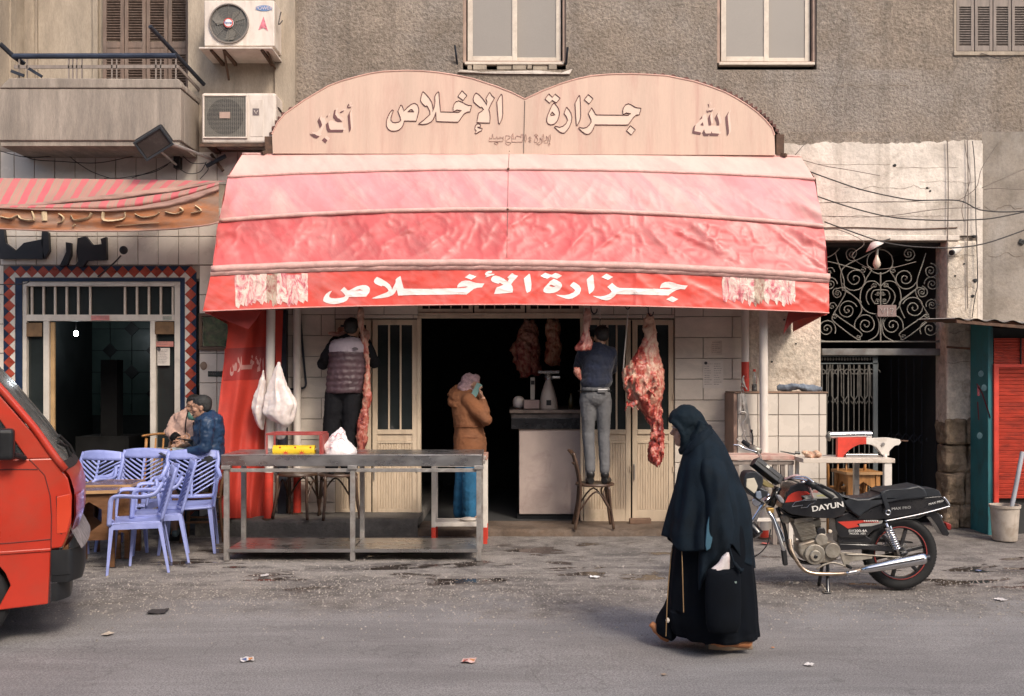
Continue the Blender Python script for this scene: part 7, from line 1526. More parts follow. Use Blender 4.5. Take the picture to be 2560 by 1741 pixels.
def fg(z0, z1, off=0.0, t0=0, t1=1, nu=24, nv=16): return MB().grid(lambda a, b: Vector((front(z0+(z1-z0)*b)+bow(t0+(t1-t0)*a)+off, WD*(t0+(t1-t0)*a), z0+(z1-z0)*b)), nu, nv)
vb(fg(.60, 1.13), 'front_panel', vr, smooth=True)
vb(fg(1.13, 1.80, -.012), 'windscreen', mk('grimy_windscreen', (.10, .105, .10), .25, var=.2, scale=5, dirt=(.20, .19, .175), damt=.6, dscale=4), smooth=True)
vb(fg(1.10, 1.15, .006), 'windscreen_rubber', M['black'], smooth=True)
for t in (0.004, .996): vb(MB().tube([Vector((front(z)+bow(t)+.0, WD*t, z)) for z in [1.10+.07*k for k in range(11)]], .030, 8, sq=.8), 'windscreen_pillar', vr, smooth=True)
side = [(vx(395), .605), (vx(418), .66), (vx(448), .76), (vx(452), .93), (vx(430), 1.04), (vx(395), 1.10), (vx(345), 1.18), (vx(300), 1.24), (vx(240), 1.33), (vx(60), 1.57), (vx(-90), 1.79), (-1.2, 1.83), (-3.1, 1.83), (-3.1, .24), (vx(-370), .24)]
arch_ = [(vx(-165)+.30*math.cos(a), .30+.33*math.sin(a)) for a in [R(180-k*15) for k in range(12)] if .30+.33*math.sin(a) > .235]
low = [(vx(40), vz(1455)), (vx(318), vz(1440)), (vx(335), .60)]
win = [(vx(-40)+.0, vz(170)), (vx(205), vz(552)), (-1.35, vz(552)), (-1.35, vz(30)), (vx(-160), vz(30))]
# lower side and upper side as separate skins round the window opening
pl_ = [(vx(395), .605), (vx(418), .66), (vx(448), .76), (vx(452), .93), (vx(430), 1.04), (vx(395), 1.10), (vx(340), vz(552)), (-3.1, vz(552)), (-3.1, .24), (vx(-480), .24)]+arch_+low
for yy, s in ((0, 1), (WD, -1)):
    vb(MB().prism(pl_, yy, yy+s*.03), 'side_panel', vr, bev=.008)
    vb(MB().prism([(vx(340), vz(552)), (vx(205), vz(552)), (vx(-30), vz(175)), (vx(-150), vz(40)), (-1.35, vz(40)), (-1.35, vz(552)), (-1.45, vz(552)), (-1.45, 1.83), (-1.2, 1.83), (vx(-90), 1.79), (vx(60), 1.57), (vx(240), 1.33)], yy, yy+s*.03), 'door_frame', vr, bev=.006)
    vb(MB().prism([(-1.45, vz(552)), (-3.1, vz(552)), (-3.1, 1.83), (-1.45, 1.83)], yy, yy+s*.03), 'rear_side', vr)
vb(MB().prism([(vx(200), vz(550)), (vx(-34), vz(178)), (vx(-152), vz(44)), (-1.34, vz(44)), (-1.34, vz(550))], .014, .018), 'side_window', mk('van_glass', (.10, .12, .13), .05, trans=.7, var=.02))
vb(MB().prism([(vx(200), vz(550)), (vx(-34), vz(178)), (vx(-152), vz(44)), (-1.34, vz(44)), (-1.34, vz(550))], WD-.018, WD-.014), 'side_window', bpy.data.materials['van_glass'])
vb(MB().box(-3.1, vx(-100), .0, WD, 1.80, 1.86), 'roof', vr, bev=.03); vb(MB().box(-3.1, -.3, .05, WD-.05, .24, .30).box(-3.1, -3.06, 0, WD, .24, 1.83), 'floor_pan', M['blackp'])
vb(MB().box(-.62, -.32, .04, WD-.04, .62, 1.17), 'dashboard', M['blackp'], bev=.03); vb(MB().box(-1.25, -.95, .12, .62, .6, 1.32).box(-1.25, -.95, .75, 1.25, .6, 1.32), 'seat', mk('van_seat', (.05, .09, .11), .8), bev=.05)
# seams and creases
sk_ = mk('seam_dark', (.09, .012, .01), .7)
for pts in ([(-200, 1060), (120, 1055), (335, 1046)], [(335, 1100), (338, 900), (330, 780), (300, 655), (255, 600), (215, 555)], [(-200, 615), (100, 612), (262, 618)], [(365, 785), (372, 1000), (395, 1018)], [(335, 1105), (325, 1435)]):
    vb(MB().tube([Vector((vx(a), -.0005, vz(b))) for a, b in pts], .0038, 5), 'seam', sk_)
vb(MB().prism([(vx(-300), vz(1105)), (vx(333), vz(1100)), (vx(333), vz(1118)), (vx(-300), vz(1123))], -.010, .0), 'side_crease', vr, bev=.004)
# black bumper wrapping the corner
def bump_(a, b, z0, z1, pr_, c0):
    "band from the side round to the far side"
    def q(u, v):
        z = z0+(z1-z0)*v; bul = pr_*(1-abs(2*v-1)**3)
        if u < .25: s = u/.25; return Vector((vx(335)+(c0-.07-vx(335))*s, -.012-.02*s*0-bul*.3, z))
        t = (u-.25)/.75; ang = min(1, t/.12); return Vector((c0-.07*(1-math.sin(ang*PI/2))+bow(t)*.6+bul-.05*t, -.012+ (WD+.02)*t, z))
    return MB().grid(q, 60, 10)
vb(bump_(0, 0, vz(1310), vz(1112), .012, vx(500)), 'bumper', M['blackp'], smooth=True); vb(bump_(0, 0, vz(1425), vz(1312), .0, vx(432)), 'bumper_skirt', M['blackp'], smooth=True)
vb(MB().grid(lambda a, b: Vector((interp([(0, vx(440)), (1, vx(505))], b)[0]*1+bow(a)*.8, WD*a, vz(1112)+.0+.135*(1-b)+.0)), 20, 4), 'bumper_top', mk('dusty_valance', (.22, .20, .20), .7, var=.3, scale=20), smooth=True)
vb(MB().box(vx(345), vx(440), -.024, -.010, vz(1262), vz(1258)), 'bumper_groove', M['black'])
vb(MB().grid(lambda a, b: Vector((front(.67+.27*b)+bow(a*.22)+.010, WD*.22*a, .67+.27*b)), 8, 8), 'headlight', mk('van_lamp', (.55, .06, .03), .12, var=.05, coat=1), smooth=True)
0 and vb(MB().grid(lambda a, b: Vector((front(.70+.22*b)+bow(.12+a*.25)+.016, WD*(.12+.25*a), .70+.22*b)), 8, 8), 'headlight_glass', mk('lamp_clear', (.6, .45, .42), .1, var=.1), smooth=True)
vb(MB().prism([(vx(366), vz(1015)), (vx(366), vz(790)), (vx(440), vz(775)), (vx(448), vz(900)), (vx(420), vz(1010))], -.004, .0), 'side_indicator', mk('indicator_red', (.58, .055, .02), .18, coat=1, var=.03), bev=.002)
vb(MB().box(vx(48), vx(142), -.15, -.03, vz(548), vz(362)), 'wing_mirror', M['blackp'], bev=.025, seg=4); vb(MB().tube([Vector((vx(135), -.08, vz(520))), Vector((vx(190), -.01, vz(545)))], .018, 8), 'mirror_arm', M['blackp'])
vb(MB().tube([Vector((vx(430), .5, 1.14)), Vector((vx(405), .45, 1.22)), Vector((vx(360), .30, 1.26))], .012, 6), 'wiper', M['black']); vb(MB().tube([Vector((vx(440), .9, 1.13)), Vector((vx(410), .85, 1.2)), Vector((vx(350), .7, 1.28))], .012, 6), 'wiper', M['black'])
for dx in (0, -1.9):
    c = Vector((vx(-165)+dx, .12, .285)); A = Matrix.Rotation(PI/2, 3, 'X')
    for yy in (.10, WD-.10):
        c = Vector((vx(-165)+dx, yy, .285)); vb(MB().lathe([(.17, -.07), (.26, -.075), (.285, -.05), (.285, .05), (.26, .075), (.17, .07)], c, 36, A), 'tyre', M['black'], smooth=True)
        vb(MB().lathe([(0, -.03), (.10, -.04), (.16, -.06), (.175, -.068), (.175, .068), (0, .06)], c, 30, A), 'rim', M['galv'], smooth=True)
# ================================================================ PEOPLE
def lerp(a, b, t): return a+(b-a)*t
def hand(mb, w, d, up, s=1.0, curl=.5, spread=1.0):
    "palm with five bent fingers from the wrist w towards d; up = side of the thumb"
    d = d.normalized(); up = (up-d*up.dot(d)).normalized(); nrm = d.cross(up).normalized()
    mb.tube([w, w+d*.03*s, w+d*.085*s], [.022*s, .032*s, .034*s], 8, sq=.5)
    for i, (l, r) in enumerate(((.070, .0085), (.080, .009), (.074, .0085), (.058, .0075))):
        b = w+d*.082*s+up*(.030-.020*i)*s*spread; e1 = b+d*l*.45*s; e2 = e1+(d*math.cos(curl*1.2)+nrm*math.sin(curl*1.2))*l*.35*s; e3 = e2+(d*math.cos(curl*2.2)+nrm*math.sin(curl*2.2))*l*.28*s
        mb.tube([b, e1, e2, e3], [r*s*1.1, r*s, r*s*.9, r*s*.7], 7)
    b = w+d*.025*s+up*.025*s; mb.tube([b, b+(d*.6+up*.7)*.035*s, b+(d*1.1+up*.7+nrm*.3)*.05*s], [.013*s, .011*s, .008*s], 7)
def head(mb, c, f, s=1.0, tilt=0.0, ears=True):
    "skull, jaw, brow, nose, lips, chin and ears; f = direction of the face"
    f = Vector(f).normalized(); up = (Vector((0, 0, 1))+f*tilt).normalized(); f = (f-up*f.dot(up)).normalized(); r = f.cross(up).normalized()
    Mt = Matrix((r, f, up)).transposed(); E = lambda x, y, z, a, b_, c_: mb.ell(c+Mt @ Vector((x*s, y*s, z*s)), (a*s, b_*s, c_*s), Mt, 16, 11)
    E(0, -.008, .030, .074, .092, .085); E(0, .018, -.030, .060, .066, .082); E(0, .045, -.085, .034, .035, .026)     # skull, face, chin
    E(0, .078, .022, .052, .018, .012); E(0, .098, -.018, .0125, .018, .016); E(0, .086, .004, .009, .015, .028)        # brow, nose
    E(0, .080, -.048, .024, .012, .007); E(0, .078, -.060, .021, .012, .008)
    for q in (-1, 1):
        E(q*.030, .076, .004, .013, .009, .008); E(q*.044, .055, -.022, .022, .024, .022)
        if ears: E(q*.074, -.006, -.008, .009, .017, .028)
    return Mt
def eyes(c, f, par, s=1.0, tilt=0.0):
    f = Vector(f).normalized(); up = (Vector((0, 0, 1))+f*tilt).normalized(); f = (f-up*f.dot(up)).normalized(); r = f.cross(up).normalized(); Mt = Matrix((r, f, up)).transposed()
    for q in (-1, 1):
        MB().ell(c+Mt @ Vector((q*.030*s, .081*s, .004*s)), (.010*s, .006*s, .004*s), Mt, 10, 6).build('eye', M['hair'], par, smooth=True)
        MB().tube([c+Mt @ Vector((q*x*s, (.090-abs(x-.03)*.2)*s, z*s)) for x, z in ((.014, .021), (.030, .026), (.046, .020))], [.003*s, .004*s, .002*s], 6).build('eyebrow', M['hair'], par, smooth=True)
def limb(mb, pts, rs, n=12): 
    mb.tube(pts, rs, n)
    for p, r in zip(pts, rs): mb.ell(p, r*.99, nu=12, nv=8)
def shoe(name, m, par, ank, toe, s=1.0, sole=None):
    d = toe-ank; d.z = 0; d.normalize(); a = ank; fl = toe.z
    mb = MB(); mb.ell(a+Vector((0, 0, -.03)), (.045*s, .045*s, .05*s)); mb.tube([a+d*-.035+Vector((0, 0, fl-a.z+.035)), a+d*.06+Vector((0, 0, fl-a.z+.038)), a+d*.15+Vector((0, 0, fl-a.z+.028)), a+d*.19+Vector((0, 0, fl-a.z+.022))], [.036*s, .040*s, .036*s, .022*s], 10)
    return blob(mb, name, m, par, vox=.008, sm=4)
EM = {}
def person(label, J, loc, group=None):
    "bare figure as one continuous skin; J holds the joints in the street"
    mb = MB(); f = J['face']; s = J.get('hs', 1.0)
    head(mb, J['head'], f, s, J.get('tilt', 0)); mb.tube([J['neck']+Vector((0, 0, -.03)), lerp(J['neck'], J['head'], .35), J['head']], [.058, .052, .05], 12)
    mb.ell(lerp(J['chest'], J['pelvis'], .1), (.15, .10, .19)); mb.ell(lerp(J['chest'], J['pelvis'], .55), (.13, .095, .16)); mb.ell(J['pelvis'], (.15, .105, .12))
    for q in 'LR':
        limb(mb, [J['sh'+q], J['el'+q], J['wr'+q]], [.052, .038, .026]); hd = J.get('hd'+q, J['wr'+q]-J['el'+q]); hand(mb, J['wr'+q], hd, J.get('th'+q, Vector((0, 0, 1))), s, J.get('curl', .6))
        limb(mb, [J['hip'+q], J['kn'+q], J['an'+q]], [.080, .052, .036]); mb.tube([J['an'+q], lerp(J['an'+q], J['to'+q], .5)+Vector((0, 0, .01)), J['to'+q]+Vector((0, 0, .012))], [.036, .034, .02], 8)
    o = blob(mb, 'person', J.get('skin', M['skin']), None, vox=.0065, sm=2, origin=loc, label=label, cat='person', group=group); return o
def torso(name, m, par, J, ext=.03, arms=True, hem=None, w=1.0, dep=1.0, sleeve=1.0, disp=.03, ds=.07, d2=.012, hood=False, cuff=1.0, extra=None, wide=.185, vox=.011):
    mb = MB(); c, p = J['chest'], J['pelvis']; sl, sr = J['shL'], J['shR']; r = (sr-sl).normalized(); u = (c-p).normalized(); f = u.cross(r).normalized(); Mt = Matrix((r, f, u)).transposed()
    for t, a, b_, h in ((-.18, wide*.86, .125, .10), (.1, wide, .135, .16), (.42, wide*.93, .135, .16), (.75, wide*.90, .135, .15), (1.0, wide*.95, .14, .12)):
        mb.ell(lerp(c, p, t), (a*w, b_*dep, h), Mt, 20, 12)
    if hem: mb.ell(lerp(c, p, hem), (wide*.95*w, .14*dep, .12), Mt, 20, 12)
    mb.tube([sl, c+u*.10, sr], [.062, .085, .062], 12)
    if arms:
        for q in 'LR': limb(mb, [J['sh'+q], lerp(J['sh'+q], J['el'+q], .5), J['el'+q], lerp(J['el'+q], J['wr'+q], .5), lerp(J['el'+q], J['wr'+q], .93*cuff)], [.070*sleeve, .064*sleeve, .055*sleeve, .050*sleeve, .040*sleeve])
    if extra: extra(mb)
    return blob(mb, name, m, par, vox=vox, sm=5, disp=disp, dscale=ds, disp2=d2, d2scale=.022)
def legs(name, m, par, J, r=(.098, .072, .060), disp=.022, ds=.06, low=.96):
    mb = MB(); mb.ell(J['pelvis'], (.165, .125, .12)); mb.ell(J['pelvis']+Vector((0, 0, .07)), (.155, .12, .09))
    for q in 'LR': limb(mb, [J['hip'+q], lerp(J['hip'+q], J['kn'+q], .5), J['kn'+q], lerp(J['kn'+q], J['an'+q], .5), lerp(J['kn'+q], J['an'+q], low)], [r[0], (r[0]+r[1])*.49, r[1], (r[1]+r[2])*.5, r[2]])
    return blob(mb, name, m, par, vox=.010, sm=4, disp=disp, dscale=ds, disp2=.010, d2scale=.02)
def hairm(par, c, f, s=1.0, tilt=0, cut=.0, m=None, low=.02):
    f = Vector(f).normalized(); up = (Vector((0, 0, 1))+f*tilt).normalized(); f = (f-up*f.dot(up)).normalized(); r = f.cross(up).normalized(); Mt = Matrix((r, f, up)).transposed(); mb = MB()
    for x, y, z, a, b_, c_ in ((0, -.016, .048, .081, .094, .080), (0, -.045, low, .074, .060, .075), (0, .02, .080, .060, .060, .034)): mb.ell(c+Mt @ Vector((x*s, y*s, z*s)), (a*s, b_*s, c_*s), Mt, 16, 10)
    return blob(mb, 'hair', m or M['hair'], par, vox=.008, sm=2, disp=.010, dscale=.02)
V = Vector
# ---- man on the bentwood chair: navy jumper, grey trousers, seen from behind
def CP(ox, oy, s, Y): return lambda x, y, dy=0.0: P(ox+x/s, oy+y/s, Y+dy)
q = CP(1020, 740, 2.55, 10.36)
J = dict(head=q(1232, 262, .03), neck=q(1225, 318), chest=q(1212, 400), pelvis=q(1195, 640), shL=q(1120, 365), shR=q(1292, 365), elL=q(1085, 450, .14), elR=q(1302, 470, .18), wrL=q(1138, 338, .20), wrR=q(1200, 400, .40),
         hipL=q(1148, 665), hipR=q(1245, 665), knL=q(1150, 870, .03), knR=q(1248, 870, .03), anL=q(1163, 1120, .0), anR=q(1255, 1122, -.0), toL=q(1150, 1180, .18), toR=q(1280, 1183, .16), face=V((-.25, 1, -.05)))
J['toL'].z = J['toR'].z = .575; J['thL'] = V((0, 0, 1)); J['hs'] = .97
pn = person('person seen from behind in a navy jumper and grey trousers standing on a bentwood chair', J, q(1205, 1190))
navy = mk('navy_knit', (.007, .012, .032), .85, var=.2, scale=8, bump=.25, bscale=90, sheen=.2)
J2 = dict(J); J2['pelvis'] = q(1200, 545); torso('jumper', navy, pn, J2, wide=.178, sleeve=1.0, disp=.018)
legs('trousers', mk('grey_wool', (.115, .115, .12), .8, var=.12, scale=9, bump=.2, bscale=120), pn, J, r=(.092, .066, .052), disp=.010, ds=.14)
MB().tube(smoothc([q(1190+100*math.sin(a), 606, -.115*math.cos(a)) for a in [k*PI/8 for k in range(17)]], 2), .016, 6, sq=.5).build('belt', M['blackp'], pn, smooth=True); MB().box(*(lambda c: (c.x-.05, c.x+.05, c.y-.006, c.y+.004, c.z-.018, c.z+.018))(q(1240, 606, -.132))).build('belt_tag', M['steel'], pn, bev=.004)
for a in 'LR': shoe('shoe', mk('black_leather', (.012, .011, .011), .4), pn, J['an'+a], J['to'+a], 1.05)
hairm(pn, J['head'], J['face'], .97)
mb = MB(); 
# ---- man in grey and plum vest, back view
q = CP(500, 740, 2.823, 10.36)
J = dict(head=q(1072, 238, .03), neck=q(1060, 300), chest=q(1045, 400), pelvis=q(1010, 660), shL=q(935, 375), shR=q(1165, 375), elL=q(868, 480, .12), elR=q(1228, 470, .16), wrL=q(965, 290, .26), wrR=q(1160, 290, .26),
         hipL=q(955, 690), hipR=q(1068, 690), knL=q(925, 950, .03), knR=q(1062, 950, .03), anL=q(930, 1190), anR=q(1040, 1190), toL=q(915, 1255, .18), toR=q(1060, 1255, .18), face=V((.1, 1, 0)))
J['toL'].z = J['toR'].z = .675; J['anL'].z = J['anR'].z = .76; J['thL'] = V((1, 0, .3)); J['thR'] = V((-1, 0, .3))
pn = person('person seen from behind in a plum padded vest with a pale grey yoke, cutting meat', J, q(1000, 1255))
blk = mk('black_cloth', (.007, .007, .009), .85, var=.2, spec=.2); plum = mk('plum_padding', (.055, .028, .035), .55, var=.15, scale=6, bump=.15, bscale=40)
mb = MB()
for a in 'LR': limb(mb, [J['sh'+a], lerp(J['sh'+a], J['el'+a], .5), J['el'+a], lerp(J['el'+a], J['wr'+a], .5), lerp(J['el'+a], J['wr'+a], .9)], [.078, .076, .066, .058, .046])
mb.ell(J['chest'], (.17, .12, .2)); blob(mb, 'sleeves', blk, pn, vox=.012, sm=4, disp=.02, dscale=.06)
def quilt(mb):
    pass
def vest(name, m, rows_, Yd):
    mb = loft(MB(), rows_c(rows_, 500, 740, 2.823), 10.36, .62, n=36, k=4, fold=lambda a, t: .015*math.sin(a*3+t*4)); return blob(mb, name, m, pn, vox=.010, sm=2, disp=.018, dscale=.06, disp2=.008, d2scale=.02)
vr_ = []
for i in range(15):
    y = 392+i*21; b = .012*0
    xl_, xr_ = interp([(392, 905, 1180), (450, 908, 1180), (520, 900, 1174), (600, 893, 1165), (690, 890, 1150)], y); bulge = 4 if i % 2 else -3
    vr_.append((y, xl_-bulge, xr_+bulge, .155+bulge*.0012))
vest('padded_vest', plum, vr_, 0)
vest('vest_yoke', mk('grey_yoke', (.36, .30, .33), .7, var=.06, scale=7, bump=.2, bscale=60), [(292, 1020, 1115, .07), (300, 985, 1130, .10), (320, 930, 1165, .13), (350, 910, 1183, .15), (385, 908, 1186, .158), (402, 910, 1184, .156)], 0)
MB().prism([(p.x, p.z) for p in (q(a, b) for a, b in ((1092, 380), (1094, 372), (1106, 366), (1120, 366), (1132, 374), (1134, 386)))], 10.36-.170, 10.36-.160).build('emblem', mk('emblem_grey', (.10, .08, .09), .7), pn)
legs('trousers', blk, pn, J, r=(.110, .088, .076), disp=.014, ds=.14)
for a in 'LR': shoe('shoe', M['blackp'], pn, J['an'+a], J['to'+a], 1.0)
hairm(pn, J['head'], J['face'], 1.0)
mb = MB()                # the cut of meat held at his shoulder
for k in range(5): mb.ell(q(935+k*26, 266+8*math.sin(k), .12), (.05, .04, .022))
mb.ell(q(1165, 280, .1), (.055, .05, .07))
blob(mb, 'meat_cut', m2, None, vox=.009, sm=2, disp=.02, dscale=.03, origin=q(960, 270, .12), label='ragged pale cut of meat held up at the shoulder of the person in the vest', cat='meat')
# ---- woman on the phone: brown coat, patterned scarf, blue jeans
q = CP(1020, 740, 2.55, 10.72)
J = dict(head=q(405, 562), neck=q(385, 610, .0), chest=q(385, 690), pelvis=q(385, 940), shL=q(345, 665, .14), shR=q(405, 670, -.13), elL=q(375, 800, .22), elR=q(490, 785, -.16), wrL=q(440, 870, .2), wrR=q(478, 655, -.14),
         hipL=q(360, 970, .07), hipR=q(395, 970, -.07), knL=q(345, 1190, .08), knR=q(395, 1190, -.06), anL=q(335, 1385, .09), anR=q(392, 1385, -.06), toL=q(400, 1405, .10), toR=q(455, 1405, -.06), face=V((1, .25, -.05)), hs=.95, curl=.9)
J['toL'].z = J['toR'].z = .125; J['thR'] = V((0, -1, .3)); J['hdR'] = V((-.10, .02, .25)); J['skin'] = mk('skin_light', (.42, .24, .16), .5)
pn = person('person in a brown hooded coat and patterned headscarf holding a phone to the ear', J, q(380, 1410)); eyes(J['head'], J['face'], pn, .95)
coat = mk('brown_coat', (.20, .080, .034), .88, var=.12, scale=5, bump=.2, bscale=70, dirt=(.17, .06, .022), damt=.5, dscale=5)
mb = loft(MB(), rows_c([(588, 318, 425, .07), (615, 285, 450, .10), (650, 270, 462, .14), (700, 276, 470, .16), (760, 284, 475, .17), (820, 290, 485, .17), (848, 296, 482, .165), (900, 293, 495, .175), (950, 290, 498, .18), (1000, 288, 498, .18), (1012, 292, 494, .17)], 1020, 740, 2.55), 10.72, .8, fold=lambda a, t: .02*math.sin(a*5+t*9))
limb(mb, [q(385, 665, -.12), q(440, 730, -.17), q(497, 790, -.17), q(492, 735, -.16), q(478, 675, -.14)], [.085, .078, .068, .058, .042]); limb(mb, [q(360, 665, .12), q(380, 800, .2), q(440, 860, .2)], [.08, .065, .05])
blob(mb, 'coat', coat, pn, vox=.010, sm=4, disp=.018, dscale=.09, disp2=.008, d2scale=.02)
mb = MB().tube(smoothc([q(275, 640, 0), q(300, 600, .02), q(345, 592, .0), q(395, 625, -.06), q(330, 690, -.10), q(285, 690, -.06), q(272, 655, 0)], 4), .045, 10).ell(q(325, 645, -.02), (.11, .10, .085)); blob(mb, 'hood', coat, pn, vox=.010, sm=3, disp=.03, dscale=.05)
for yy in (835, 905): MB().tube([q(388+100*math.cos(a), yy, -.178*math.sin(a)) for a in [k*PI/10 for k in range(11)]], .004, 5).build('seam', mk('coat_seam', (.15, .05, .018), .8), pn)
scf = mk('patterned_scarf', (.42, .27, .28), .75, var=.3, scale=22, dirt=(.20, .14, .15), damt=.8, dscale=14, bump=.2, bscale=60)
mb = MB().ell(q(388, 548), (.088, .088, .095)).ell(q(365, 585), (.09, .095, .075)).ell(q(400, 608, 0), (.062, .08, .035)).ell(q(432, 530, 0), (.045, .07, .055)); blob(mb, 'headscarf', scf, pn, vox=.008, sm=3, disp=.025, dscale=.05, disp2=.008, d2scale=.02)
legs('jeans', mk('blue_jeans', (.018, .12, .24), .85, var=.15, scale=8, bump=.2, bscale=110), pn, J, r=(.095, .084, .082), disp=.018, ds=.10, low=1.0)
for a in 'LR': shoe('shoe', M['blackp'], pn, J['an'+a], J['to'+a], .95)
MB().box(-.007, .007, -.034, .034, -.075, .075).xf(Matrix.Translation(q(437, 600, -.125)) @ Matrix.Rotation(R(28), 4, 'Y') @ Matrix.Rotation(R(70), 4, 'Z')).build('phone', mk('mint_phone_case', (.17, .30, .27), .4), None, bev=.006, origin=q(437, 600, -.125), label='mint green phone held to the ear of the person in the brown coat', cat='phone')
# ---- two seated men at the cafe
q = CP(380, 960, 7.19, 10.0)
J = dict(head=q(880, 425, 0), neck=q(985, 610, .02), chest=q(1030, 790, .03), pelvis=q(1010, 1330, .05), shL=q(985, 720, .20), shR=q(1000, 720, -.18), elL=q(900, 1080, .22), elR=q(960, 1150, -.20), wrL=q(700, 1020, .06), wrR=q(560, 1260, -.12),
         hipL=q(990, 1380, .12), hipR=q(990, 1380, -.08), knL=q(560, 1400, .14), knR=q(560, 1420, -.10), anL=q(520, 1860, .12), anR=q(530, 1880, -.10), toL=q(350, 1900, .12), toR=q(360, 1900, -.1), face=V((-1, -.22, -.25)), tilt=0, hs=1.02, curl=1.0)
J['toL'].z = J['toR'].z = .06; J['thL'] = V((0, 0, 1)); J['thR'] = V((0, -1, .3)); J['hdR'] = V((-.1, 0, .01))
pn = person('seated person in a navy jacket looking down at a phone beside the red curtain', J, q(1000, 1500)); eyes(J['head'], J['face'], pn, 1.02)
nj = mk('navy_jacket', (.010, .035, .085), .5, var=.2, scale=6, bump=.15, bscale=50, dirt=(.006, .015, .035), damt=.5, dscale=5)
torso('jacket', nj, pn, J, wide=.19, sleeve=1.12, disp=.04, dep=1.15, extra=lambda mb: mb.tube([q(830, 690, -.03), q(900, 640, -.09), q(1040, 600, -.04), q(1060, 640, .1)], .045, 8))
legs('trousers', mk('black_denim', (.015, .016, .02), .85), pn, J)
for a in 'LR': shoe('shoe', M['blackp'], pn, J['an'+a], J['to'+a], 1.0)
hairm(pn, J['head'], J['face'], 1.02, m=mk('grey_black_hair', (.018, .018, .018), .7, bump=.5, bscale=90))
MB().ell(q(760, 570, -.01), (.018, .035, .010)).build('moustache', M['hair'], pn, smooth=True)
MB().box(-.075, .075, -.036, .036, -.005, .005).xf(Matrix.Translation(q(610, 995, -.02)) @ Matrix.Rotation(R(8), 4, 'Y')).build('phone', M['blackp'], None, bev=.004, origin=q(610, 995, -.02), label='black phone in the raised hand of the seated person in navy', cat='phone')
MB().box(-.07, .07, -.035, .035, -.005, .005).xf(Matrix.Translation(q(250, 1300, -.12)) @ Matrix.Rotation(R(28), 4, 'Y')).build('phone', M['blackp'], None, bev=.004, origin=q(250, 1300, -.12), label='second dark phone held low over the knee by the seated person in navy', cat='phone')
q = CP(380, 960, 7.19, 10.42)
J = dict(head=q(755, 405, 0), neck=q(700, 560, .02), chest=q(640, 720, .03), pelvis=q(560, 1230, .05), shL=q(500, 640, .05), shR=q(740, 650, -.05), elL=q(330, 850, -.02), elR=q(760, 930, -.15), wrL=q(430, 1000, -.14), wrR=q(560, 1050, -.2),
         hipL=q(500, 1280, -.02), hipR=q(610, 1290, -.02), knL=q(330, 1290, -.42), knR=q(480, 1330, -.42), anL=q(300, 1750, -.42), anR=q(430, 1760, -.42), toL=q(260, 1790, -.55), toR=q(420, 1790, -.56), face=V((.1, -1, -.35)), hs=1.0, curl=1.1)
J['toL'].z = J['toR'].z = .11; J['thL'] = J['thR'] = V((0, 0, 1))
pn = person('seated person in a beige hooded jacket half hidden behind the person in navy', J, q(560, 1400)); eyes(J['head'], J['face'], pn)
bj = mk('beige_jacket', (.46, .30, .24), .8, var=.10, scale=5, bump=.2, bscale=60, dirt=(.34, .21, .16), damt=.5, dscale=5)
torso('jacket', bj, pn, J, wide=.185, sleeve=1.15, disp=.045, dep=1.1)
legs('jeans', mk('pale_jeans', (.32, .38, .40), .85, var=.1), pn, J, r=(.10, .075, .062))
for a in 'LR': shoe('shoe', mk('trainer_grey', (.10, .14, .14), .6), pn, J['an'+a], J['to'+a], 1.0)
hairm(pn, J['head'], J['face'], 1.0); mb = MB().tube(smoothc([q(665, 520, -.03), q(690, 600, -.10), q(760, 620, -.12), q(800, 560, -.05)], 3), .03, 8); blob(mb, 'scarf', mk('green_scarf', (.06, .15, .12), .8), pn, vox=.009, sm=2)
for pts in ([(650, 480), (615, 640), (600, 800), (605, 950)], [(745, 690), (735, 800), (700, 900), (690, 940)]): MB().tube(smoothc([q(a, b, -.17) for a, b in pts], 4), .006, 6).build('jacket_edge', blk, pn)
MB().tube([q(385, 940, -.13), q(455, 990, -.15)], .052, 10).build('cuff', blk, pn, smooth=True)

# ================================================================ WOMAN IN THE BLACK ROBE
YW = 6.2; q = CP(1600, 960, 2.258, YW)
rb = mk('black_blue_wool', (.0065, .0125, .020), .85, var=.25, scale=7, bump=.35, bscale=110, grain=.1, spec=.15)
rb2 = mk('black_crepe', (.0035, .005, .008), .9, var=.2, scale=7, bump=.15, bscale=80, spec=.12)
rb3 = mk('scarf_black_blue', (.006, .013, .020), .8, var=.2, scale=7, bump=.25, bscale=130, spec=.15)
hc = q(262, 262, 0); fc = V((-1, -.12, -.30)); mb = MB()
head(mb, hc, fc, .92, 0, ears=False); mb.tube([hc+V((.05, 0, -.15)), hc+V((.02, 0, -.05))], [.055, .05], 10)
ch = q(400, 470); pe = q(440, 850)
mb.ell(ch+V((-.03, 0, -.06)), (.095, .13, .17)); mb.ell(lerp(ch, pe, .5), (.12, .14, .2)); mb.ell(pe, (.13, .14, .14)); mb.tube([hc+V((.07, 0, -.12)), ch], [.055, .09], 10)
limb(mb, [q(385, 470, -.10), q(440, 640, -.16), q(470, 900, -.20)], [.052, .04, .028]); hand(mb, q(472, 905, -.20), V((.1, -.0, -1)), V((-1, 0, 0)), .95, .9)
limb(mb, [q(370, 470, .12), q(330, 620, .2), q(300, 760, .1)], [.052, .04, .028]); hand(mb, q(300, 765, .1), V((-.5, -.3, -.4)), V((0, 0, 1)), .95, .9)
limb(mb, [pe+V((.03, -.09, -.03)), q(480, 1180, -.10), q(570, 1440, -.10)], [.085, .055, .04]); limb(mb, [pe+V((-.02, .08, -.03)), q(300, 1150, .08), q(185, 1395, .08)], [.085, .055, .04])
